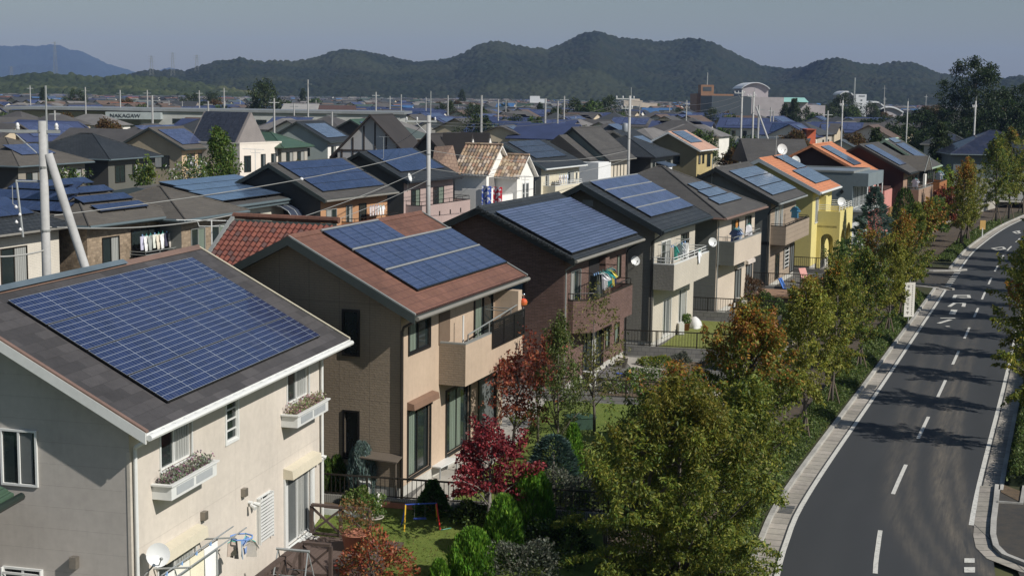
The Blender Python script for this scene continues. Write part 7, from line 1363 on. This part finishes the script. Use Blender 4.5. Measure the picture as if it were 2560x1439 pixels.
t = thing('cat_figurine', 'small white cat figurine on the grass by the block wall', 'figurine', onl(947, 1267), 0); m = MB(); m.lathe([(.01, 0), (.1, .0), (.11, .1), (.08, .22), (.06, .28), (.075, .34), (.05, .42), (.01, .44)], n=10); m.tube([(-.04, 0, .4), (-.045, 0, .48)], [.025, .004], 5); m.tube([(.04, 0, .4), (.045, 0, .48)], [.025, .004], 5); m.build('body', plain('figurine_white', (.62, .6, .55), .5), t, True)
# road-side signs
sg = onz(2270, 805, ZR+.1); t = thing('banner_sign', 'tall white roadside banner with dark vertical lettering beside the hedge', 'sign', (sg.x, sg.y, ZR+.1), R(14)); MB().tube([(0, 0, 0), (0, 0, 2.6)], .03, 6).build('post', GALV, t); MB().box(-.34, .34, -.06, -.035, .35, 2.45).build('board', plain('banner_white', (.62, .6, .54), .7, .1), t)
m = MB(); rg = random.Random(3); LT = plain('letter_dark2', (.09, .08, .07), .7)
for k in range(7):  # square characters built of strokes, running down the banner
    cx, cz, q = -.1, 2.2-k*.27, .085
    for _ in range(2): zz = cz+rg.uniform(-q, q)*.8; m.box(cx-q, cx+q, -.066, -.061, zz, zz+.02)
    m.box(cx-.012, cx+.012, -.07, -.067, cz-q, cz+q); m.box(cx-q, cx+q, -.073, -.071, cz+q*.8, cz+q*.8+.02)
for k in range(14): cz = 2.25-k*.135; m.box(.13, .20, -.066, -.061, cz, cz+.02); m.box(.155, .175, -.07, -.067, cz-.04, cz+.05)
m.build('lettering', LT, t)
sg = onz(2455, 592, ZR+.1); t = thing('notice_board', 'small tan notice board on a white post in the far verge', 'sign', (sg.x, sg.y, ZR+.1), R(10)); MB().tube([(0, 0, 0), (0, 0, .9)], .06, 6).build('post', WHITE, t); MB().box(-.3, .3, -.03, .03, .75, 1.65).build('board', plain('board_tan', (.42, .26, .08), .8), t)
# hedges
def hedge(lab, s0, s1, b0, b1, h, dens, ls, seed, cols=None, z0=ZR+.1):
    rng = np.random.default_rng(seed); t = thing('hedge', lab, 'hedge', (0, 0, 0)); L = s1-s0; n = int(L*dens); s = s0+rng.uniform(0, 1, n)*L; b = rng.uniform(b0, b1, n); e = np.minimum(b-b0, b1-b)/((b1-b0)/2); hh = h*np.clip(e*2.2, .15, 1)**.5*(1+.25*np.sin(s*1.7+b*3)*.6+.12*rng.normal(size=n)); zf = rng.uniform(.35, 1, n)**.5
    P = np.array([rd(a, c, 0) for a, c in zip(s, b)]); P[:, 2] = z0+hh*zf; sizes = ls
    V = leaves(rng, P, ls, rng.normal(size=(n, 3))+np.array([0, 0, .5]), .55); qmesh('foliage', V, n, pal(rng, n, cols or [(.065, .10, .022), (.09, .13, .03), (.05, .08, .018), (.12, .15, .04)], .3), leafm(), t)
    m = MB(); strip(m, s0+.1, s1-.1, b0+.12, b1-.12, z0+h*.45); kerb(m, s0+.1, s1-.1, b0+.12, b1-.12, z0, z0+h*.44); m.build('twigs', plain('hedge_core', (.018, .028, .01), .95, .3), t)
hedge('low green ground-cover hedge along the near left kerb', 5, sy(72), -4.95, -3.62, .38, 620, .11, 401); hedge('ground-cover hedge along the left kerb before the side street', sy(72)+.3, s103-5.5, -4.95, -3.62, .38, 380, .14, 402); hedge('clipped hedge beyond the side street on the left', s117+4.5, sy(160), -4.95, -3.62, .4, 220, .19, 403)
hedge('bushy clipped hedge on the right kerb', sy(49.5, 4), sy(80, 4), 3.62, 5.0, .75, 800, .11, 404); hedge('clipped hedge farther along the right kerb', sy(80, 4)+.4, sy(140, 4), 3.62, 5.0, .75, 300, .16, 405)
# street trees
ST = [tree('street_tree', 'x', (0, 0, -99), 6.4, 1.25, 1.75, 11500, .14, 501+i, cols=c, top=tp_, ncl=90, crad=.3, spray=1.4, stakes=True, kindcol=kc, nsp=14) for i, (c, tp_, kc) in enumerate(((OLIVE, ORANGE, .9), (OLIVE, ORANGE, .55), (OLIVE+GREEN, None, 1), ([(.19, .20, .03), (.24, .23, .035), (.14, .16, .025)], ORANGE, .85)))]
used2 = [0]*4
def st(k, y, b, s=1., label='', zz=1., rz=None, sb=None):
    o = ST[k] if not used2[k] else copy_tree(ST[k]); used2[k] = 1; a = sb if sb is not None else sy(y, b); p = rd(a, b, ZR+.1); o.location = p; o.scale = (s, s, s*zz); o.rotation_euler = (0, 0, rr.uniform(0, 6) if rz is None else rz); tag(o, label, 'tree', 'young street trees'); o.pop('group', None); return o
for y, k, s, l in ((55.9, 3, .98, 'street tree with bare lower trunk, first one fully visible beyond the big crowns'), (62.6, 0, .95, 'second free-standing street tree on the left pavement'), (70.6, 2, .92, 'third free-standing street tree on the left pavement'), (82.0, 3, .9, 'street tree behind the white banner sign'), (88.9, 1, .98, 'street tree with reddish patches near the side street'), (95.5, 2, 1.0, 'green street tree just before the side street')): st(k, y, -4.1, s, l)
for y, k, s, l in ((133.5, 1, 1.2, 'red-topped round street tree beyond the side street'), (138.5, 0, 1.2, 'street tree right behind the red-topped one'), (160, 2, 1.5, 'tall dark street tree near the far bend'), (168, 0, 1.55, 'tallest street tree at the far bend'), (177, 2, 1.4, 'street tree behind the far bend')): st(k, y, -4.1, s, l)
y = 55.0; i = 0
RL = ['nearest', 'second', 'third', 'fourth', 'fifth', 'sixth', 'seventh', 'eighth', 'ninth', 'tenth', 'eleventh', 'twelfth', 'thirteenth']
while y < 135 and i < 13: st((1, 0, 3, 1, 2, 0, 3, 1, 2, 3, 0, 1, 2)[i], y, 4.2 if i else 4.3, (1.15, 1.2, 1.22, 1.2)[i % 4], RL[i]+' autumn-tinted street tree of the row on the right kerb'); y += 6.7; i += 1
# big foreground crowns
NEARL = [(.12, .15, .022), (.09, .12, .02), (.16, .18, .028), (.06, .095, .016), (.20, .20, .03)]
tree('zelkova_tree', 'largest dense olive green tree in the foreground', (4.75, 38.4, ZR+.1), 5.35, 2.6, .2, 66000, .13, 601, cols=NEARL, top=[(.17, .15, .02), (.12, .12, .018)], ncl=230, crad=.38, nsp=24, tr=.12, spray=1.4, aspect=.34, kindcol=.6, cat='tree')
tree('zelkova_tree', 'tall foreground tree with orange-brown top behind the largest one', (8.2, 48.6, ZR+.1), 6.1, 1.75, 1.2, 28000, .13, 602, cols=NEARL, top=ORANGE, ncl=130, crad=.38, nsp=18, tr=.1, kindcol=.5, spray=1.3)
tree('zelkova_tree', 'shorter green-brown tree left behind the largest foreground tree', (5.4, 45.6, ZR+.3), 4.3, 1.7, .8, 17000, .13, 603, cols=NEARL+GREEN, top=ORANGE, ncl=120, crad=.5, nsp=12, tr=.1, kindcol=.8)
tree('zelkova_tree', 'slim olive tree at the pavement edge right of the orange-topped one', (7.3, 43.2, ZR+.1), 4.6, 1.3, 1.0, 14000, .13, 604, cols=NEARL, ncl=80, crad=.45, nsp=10, tr=.09)
# garden trees
REDL = [(.19, .022, .03), (.13, .018, .022), (.25, .035, .04), (.09, .015, .018)]; RUST = [(.17, .04, .028), (.22, .06, .03), (.12, .03, .02), (.26, .09, .04)]
def gt(x, y): return (x, y, gz(x, y))
tree('dogwood_tree', 'crimson leaved garden tree with forked grey trunk on the near lawn', onl(1222, 1338), 3.15, 1.05, 1.15, 8000, .10, 611, cols=REDL, ncl=70, crad=.3, shape='egg', nsp=14, tr=.06, aspect=.6, bark=(.22, .2, .18))
tree('maple_tree', 'rusty red layered maple beside the tan house balcony', (.1, 48.8, 0), 3.4, .85, 1.2, 2300, .11, 612, cols=RUST, ncl=40, crad=.4, shape='egg', nsp=14, tr=.05, aspect=.7); tree('maple_tree', 'second rusty maple just behind the first against the brick wall', (1.0, 50.5, 0), 3.9, .8, 1.9, 1400, .11, 613, cols=RUST, ncl=22, crad=.4, shape='egg', nsp=10, tr=.045, aspect=.7)
tree('fir_tree', 'airy green conifer in front of the brick house garden', (1.7, 47.9, 0), 4.9, 1.35, .5, 6500, .11, 614, cols=[(.09, .12, .03), (.06, .09, .022), (.12, .14, .04)], ncl=95, crad=.26, shape='cone', nsp=40, tr=.05)
tree('light_leaved_tree', 'yellow-green feathery tree at the near corner of the brick house', (3.1, 52.0, 0), 5.2, 1.1, 1.4, 2400, .11, 615, cols=[(.13, .13, .03), (.09, .10, .025), (.16, .15, .04)], ncl=50, crad=.4, shape='egg', nsp=14, tr=.05)
THU = [(.09, .20, .02), (.12, .24, .025), (.06, .15, .018), (.15, .27, .03)]
conifer('thuja_shrub', 'bright green flame-shaped thuja, rearmost and tallest of the lawn row', onl(1330, 1326), 1.85, .6, 5200, .17, 621, THU); conifer('thuja_shrub', 'bright green thuja in the middle of the lawn row', onl(1258, 1400), 1.85, .52, 4600, .17, 622, THU); conifer('thuja_shrub', 'squat bright green thuja nearest the camera in the lawn row', onl(1180, 1452), 1.45, .6, 5200, .17, 623, THU); conifer('thuja_shrub', 'small bright thuja tip at the bottom edge of the lawn', onl(1098, 1470), .8, .25, 1500, .14, 624, THU)
conifer('blue_juniper', 'silvery blue columnar juniper at the taupe wall', onl(904, 1243), 1.75, .44, 9000, .12, 631, [(.15, .21, .19), (.11, .16, .15), (.19, .25, .22), (.08, .12, .11)], aspect=.2, spread=.2); conifer('cypress_shrub', 'small dark green cypress beside the blue juniper', onl(848, 1230), 1.25, .34, 3200, .13, 632, GREEN); conifer('cypress_shrub', 'second small cypress nearer the cream house corner', onl(812, 1232), 1.15, .3, 2600, .13, 633, GREEN)
bush('leafy_shrub', 'light green leafy shrub at the foot of the blue juniper', onl(898, 1268), .45, .6, 1500, .13, 641, [(.10, .15, .03), (.07, .11, .02), (.2, .22, .1)]); conifer('young_fir', 'young glossy green fir standing at the block wall behind the swing', onl(1082, 1280), 1.0, .6, 2600, .16, 642, [(.04, .09, .02), (.06, .13, .03), (.03, .06, .015)], up=.2, spread=1, aspect=.4, prof=lambda z: 1-z*.9)
conifer('blue_spruce', 'dark blue-green spruce between the thuja row and the fir', (1.35, 43.4, 0), 2.0, .75, 4800, .15, 643, [(.035, .07, .055), (.05, .09, .075), (.025, .05, .04)], aspect=.25, up=.4, spread=.8); conifer('cypress_shrub', 'yellow-green cypress tip behind the blue spruce', (2.0, 44.6, 0), 2.1, .33, 2400, .14, 644, THU)
SG = [(.07, .08, .055), (.10, .11, .08), (.05, .06, .04), (.14, .15, .11)]
bush('grey_leaved_shrub', 'grey-green speckled shrub under the foreground tree', (1.8, 41.9, -1.0), 1.1, 2.4, 4200, .09, 645, SG); bush('grey_leaved_shrub', 'grey-green shrub at the bottom edge beside the squat thuja', (.4, 37.6, -1.0), 1.2, 1.5, 4200, .09, 646, SG); bush('dark_shrub', 'dark green bush between the thujas and the foreground tree', (1.5, 39.6, -1.1), 1.1, 1.7, 4200, .11, 647, DEEP+GREEN); bush('dark_shrub', 'dark bush filling the gap below the blue spruce', (2.6, 43.3, -1.1), 1.1, 1.9, 4000, .12, 648, DEEP+GREEN)
bush('blueberry_bush', 'red and orange leaved bush at the edge of the deck', (-3.55, 37.4, -.6), .95, 1.25, 3000, .10, 649, [(.28, .07, .03), (.2, .05, .03), (.10, .10, .03), (.32, .13, .05)]); bush('dark_shrub', 'low dark shrub along the block wall behind the crimson tree', onl(1180, 1300), .7, .5, 1800, .12, 650, DEEP+GREEN)
bush('low_shrub', 'green perennials at the foot of the brick house table', (4.6, 60.2, 0), .9, .45, 1500, .12, 651, GREEN+[(.4, .38, .35)]); bush('low_shrub', 'white-flowered perennials along the brick house path', (5.9, 63.2, 0), .9, .4, 1500, .12, 652, GREEN+[(.5, .48, .42)]); bush('low_shrub', 'yellow-green perennials near the grey block wall', (6.8, 66.2, 0), .9, .4, 1500, .12, 653, GREEN+OLIVE); bush('grey_leaved_shrub', 'silvery round shrub below the grey block wall', (8.0, 66.8, 0), .45, .5, 900, .1, 654, SG); bush('grey_leaved_shrub', 'second silvery shrub farther right below the grey block wall', (9.3, 66.4, 0), .45, .5, 900, .1, 655, SG)
bush('dark_shrub', 'round dark shrub in the garden of the pinkish beige house', (14.6, 81.7, 0), 1.0, 1.3, 2600, .14, 656, DEEP+GREEN); bush('brown_shrub', 'brown shrub beside the pinkish beige house wall', (14.6, 88.0, 0), .8, 1.6, 1800, .13, 657, [(.12, .07, .035), (.08, .05, .03)])
conifer('blue_cedar', 'silvery blue cedar tree in front of the modern grey house', (26.6, 106.5, -.2), 6.2, 2.5, 6500, .34, 661, [(.08, .13, .11), (.11, .17, .14), (.06, .10, .085)], cat='tree', aspect=.22, up=.25, spread=1., prof=lambda z: (1-z)**.8*(.65+.35*np.sin(z*23)**2)+.04); conifer('cypress_shrub', 'narrow dark cypress between the modern house and the pink balcony house', (33.0, 122.0, 0), 5.0, 1.1, 2600, .26, 662, DEEP+GREEN)
for i, (x, y, h_, r_, c, l) in enumerate(((16.4, 76.5, 3.0, 1.2, OLIVE+ORANGE, 'yellowing shrub tree by the pavement wall of the grey stone house'), (19.6, 86.5, 3.0, 1.4, OLIVE, 'olive shrub tree in front of the terrace'), (21.5, 92.0, 3.4, 1.5, GREEN, 'green shrub tree at the terrace corner'), (24.2, 98.0, 3.4, 1.4, OLIVE+ORANGE, 'orange-tinted shrub tree in front of the yellow house'), (37.5, 131.5, 3.2, 1.5, OLIVE+ORANGE, 'yellow-brown shrub tree in front of the brown balcony'), (40.0, 138.0, 3.0, 1.5, GREEN, 'green hedge-like tree by the orange timber balcony'), (43.5, 144.0, 4.0, 1.6, RUST, 'purple-red shrub tree by the far timber balcony'), (34.4, 127.3, 2.8, 1.4, OLIVE, 'olive shrub by the salmon wall'), (pw(2362, 158), 158, 5.3, 1.9, [(.14, .20, .02), (.10, .16, .018), (.18, .22, .03)], 'bright lime green tree beside the tall right pole'))):
    tree('garden_tree', l, (x, y, -.2), h_, r_, h_*.15, 3200 if i < 11 else 5000, .2 if i < 4 else .3, 670+i, cols=c, ncl=40, crad=r_*.35, shape='egg', nsp=6, tr=.06)
tree('flowering_tree', 'green shrub dotted with white blossom in front of the charcoal hip-roofed house', (-22.3, 100.5, 0), 7.1, 1.9, 3.2, 4200, .22, 690, cols=GREEN+[(.09, .13, .03), (.5, .5, .48)], ncl=50, crad=.7, shape='egg', nsp=6); tree('flowering_tree', 'lighter shrub left of the blossom-dotted one', (-25.6, 101, 0), 7.0, 1.2, 3.4, 2600, .22, 691, cols=GREEN+OLIVE[:2], ncl=34, crad=.55, shape='egg', nsp=6); tree('pointed_tree', 'tall pointed green tree beside the beige gabled house', (-25.2, 124.0, 0), 8.6, 3.2, 1.6, 7500, .3, 692, cols=GREEN+[(.09, .12, .02)], ncl=90, crad=.7, shape='cone', nsp=6, tr=.12)
tree('flowering_tree', 'low shrub with pale flowers below the brown hip-roofed house', (-29.6, 96.0, 0), 6.9, 1.6, 3.0, 2600, .24, 693, cols=DEEP+GREEN+[(.4, .4, .38)], ncl=34, crad=.6, shape='egg', nsp=4); tree('garden_tree', 'yellow-green small tree by the green hip-roofed house', (-23.6, 158, 0), 4.6, 1.3, .4, 2200, .28, 694, cols=[(.16, .17, .02), (.11, .13, .02)], ncl=30, crad=.5, shape='cone', nsp=4); tree('garden_tree', 'dark olive tree in front of the white modern house', (-24.5, 152, 0), 4.6, 1.5, .4, 2200, .28, 695, cols=OLIVE+GREEN, ncl=30, crad=.6, shape='egg', nsp=4)
# loose leaf litter and weeds on the near lawn
rng = np.random.default_rng(9); n = 9000; X = rng.uniform(-8, 3.4, n); Y = rng.uniform(35.5, 44.6, n); P = np.stack([X, Y, [lawnz(a, b)+.02 for a, b in zip(X, Y)]], 1); k_ = (Y < 42.4-.2*(X+4.08)) & (X < 2.6); P = P[k_]; n = len(P)
tag(qmesh('grass_tufts', leaves(rng, P, .09, rng.normal(size=(n, 3))*.5+np.array([0, 0, 1.]), .25), n, pal(rng, n, [(.09, .14, .025), (.12, .16, .035), (.14, .12, .04)]), leafm()), 'short green grass of the near lawn', 'grass', None, 'stuff')
# ------------------------------------------------------------------ air
hz = MB().box(-5200, 5200, -60, 11500, -2.4, 420).build('haze', MC['wire'], kind='stuff', label='thin blue haze lying over the town and hills', cat='haze'); hz.data.materials.clear()
m = bpy.data.materials.new('haze'); m.use_nodes = True; n = m.node_tree; n.nodes.clear(); o = n.nodes.new('ShaderNodeOutputMaterial'); v = n.nodes.new('ShaderNodeVolumePrincipled'); v.inputs['Color'].default_value = (.40, .57, .97, 1); v.inputs['Density'].default_value = .00008; v.inputs['Anisotropy'].default_value = .0
n.links.new(v.outputs[0], o.inputs['Volume']); hz.data.materials.append(m)
sc.cycles.volume_step_rate = 1
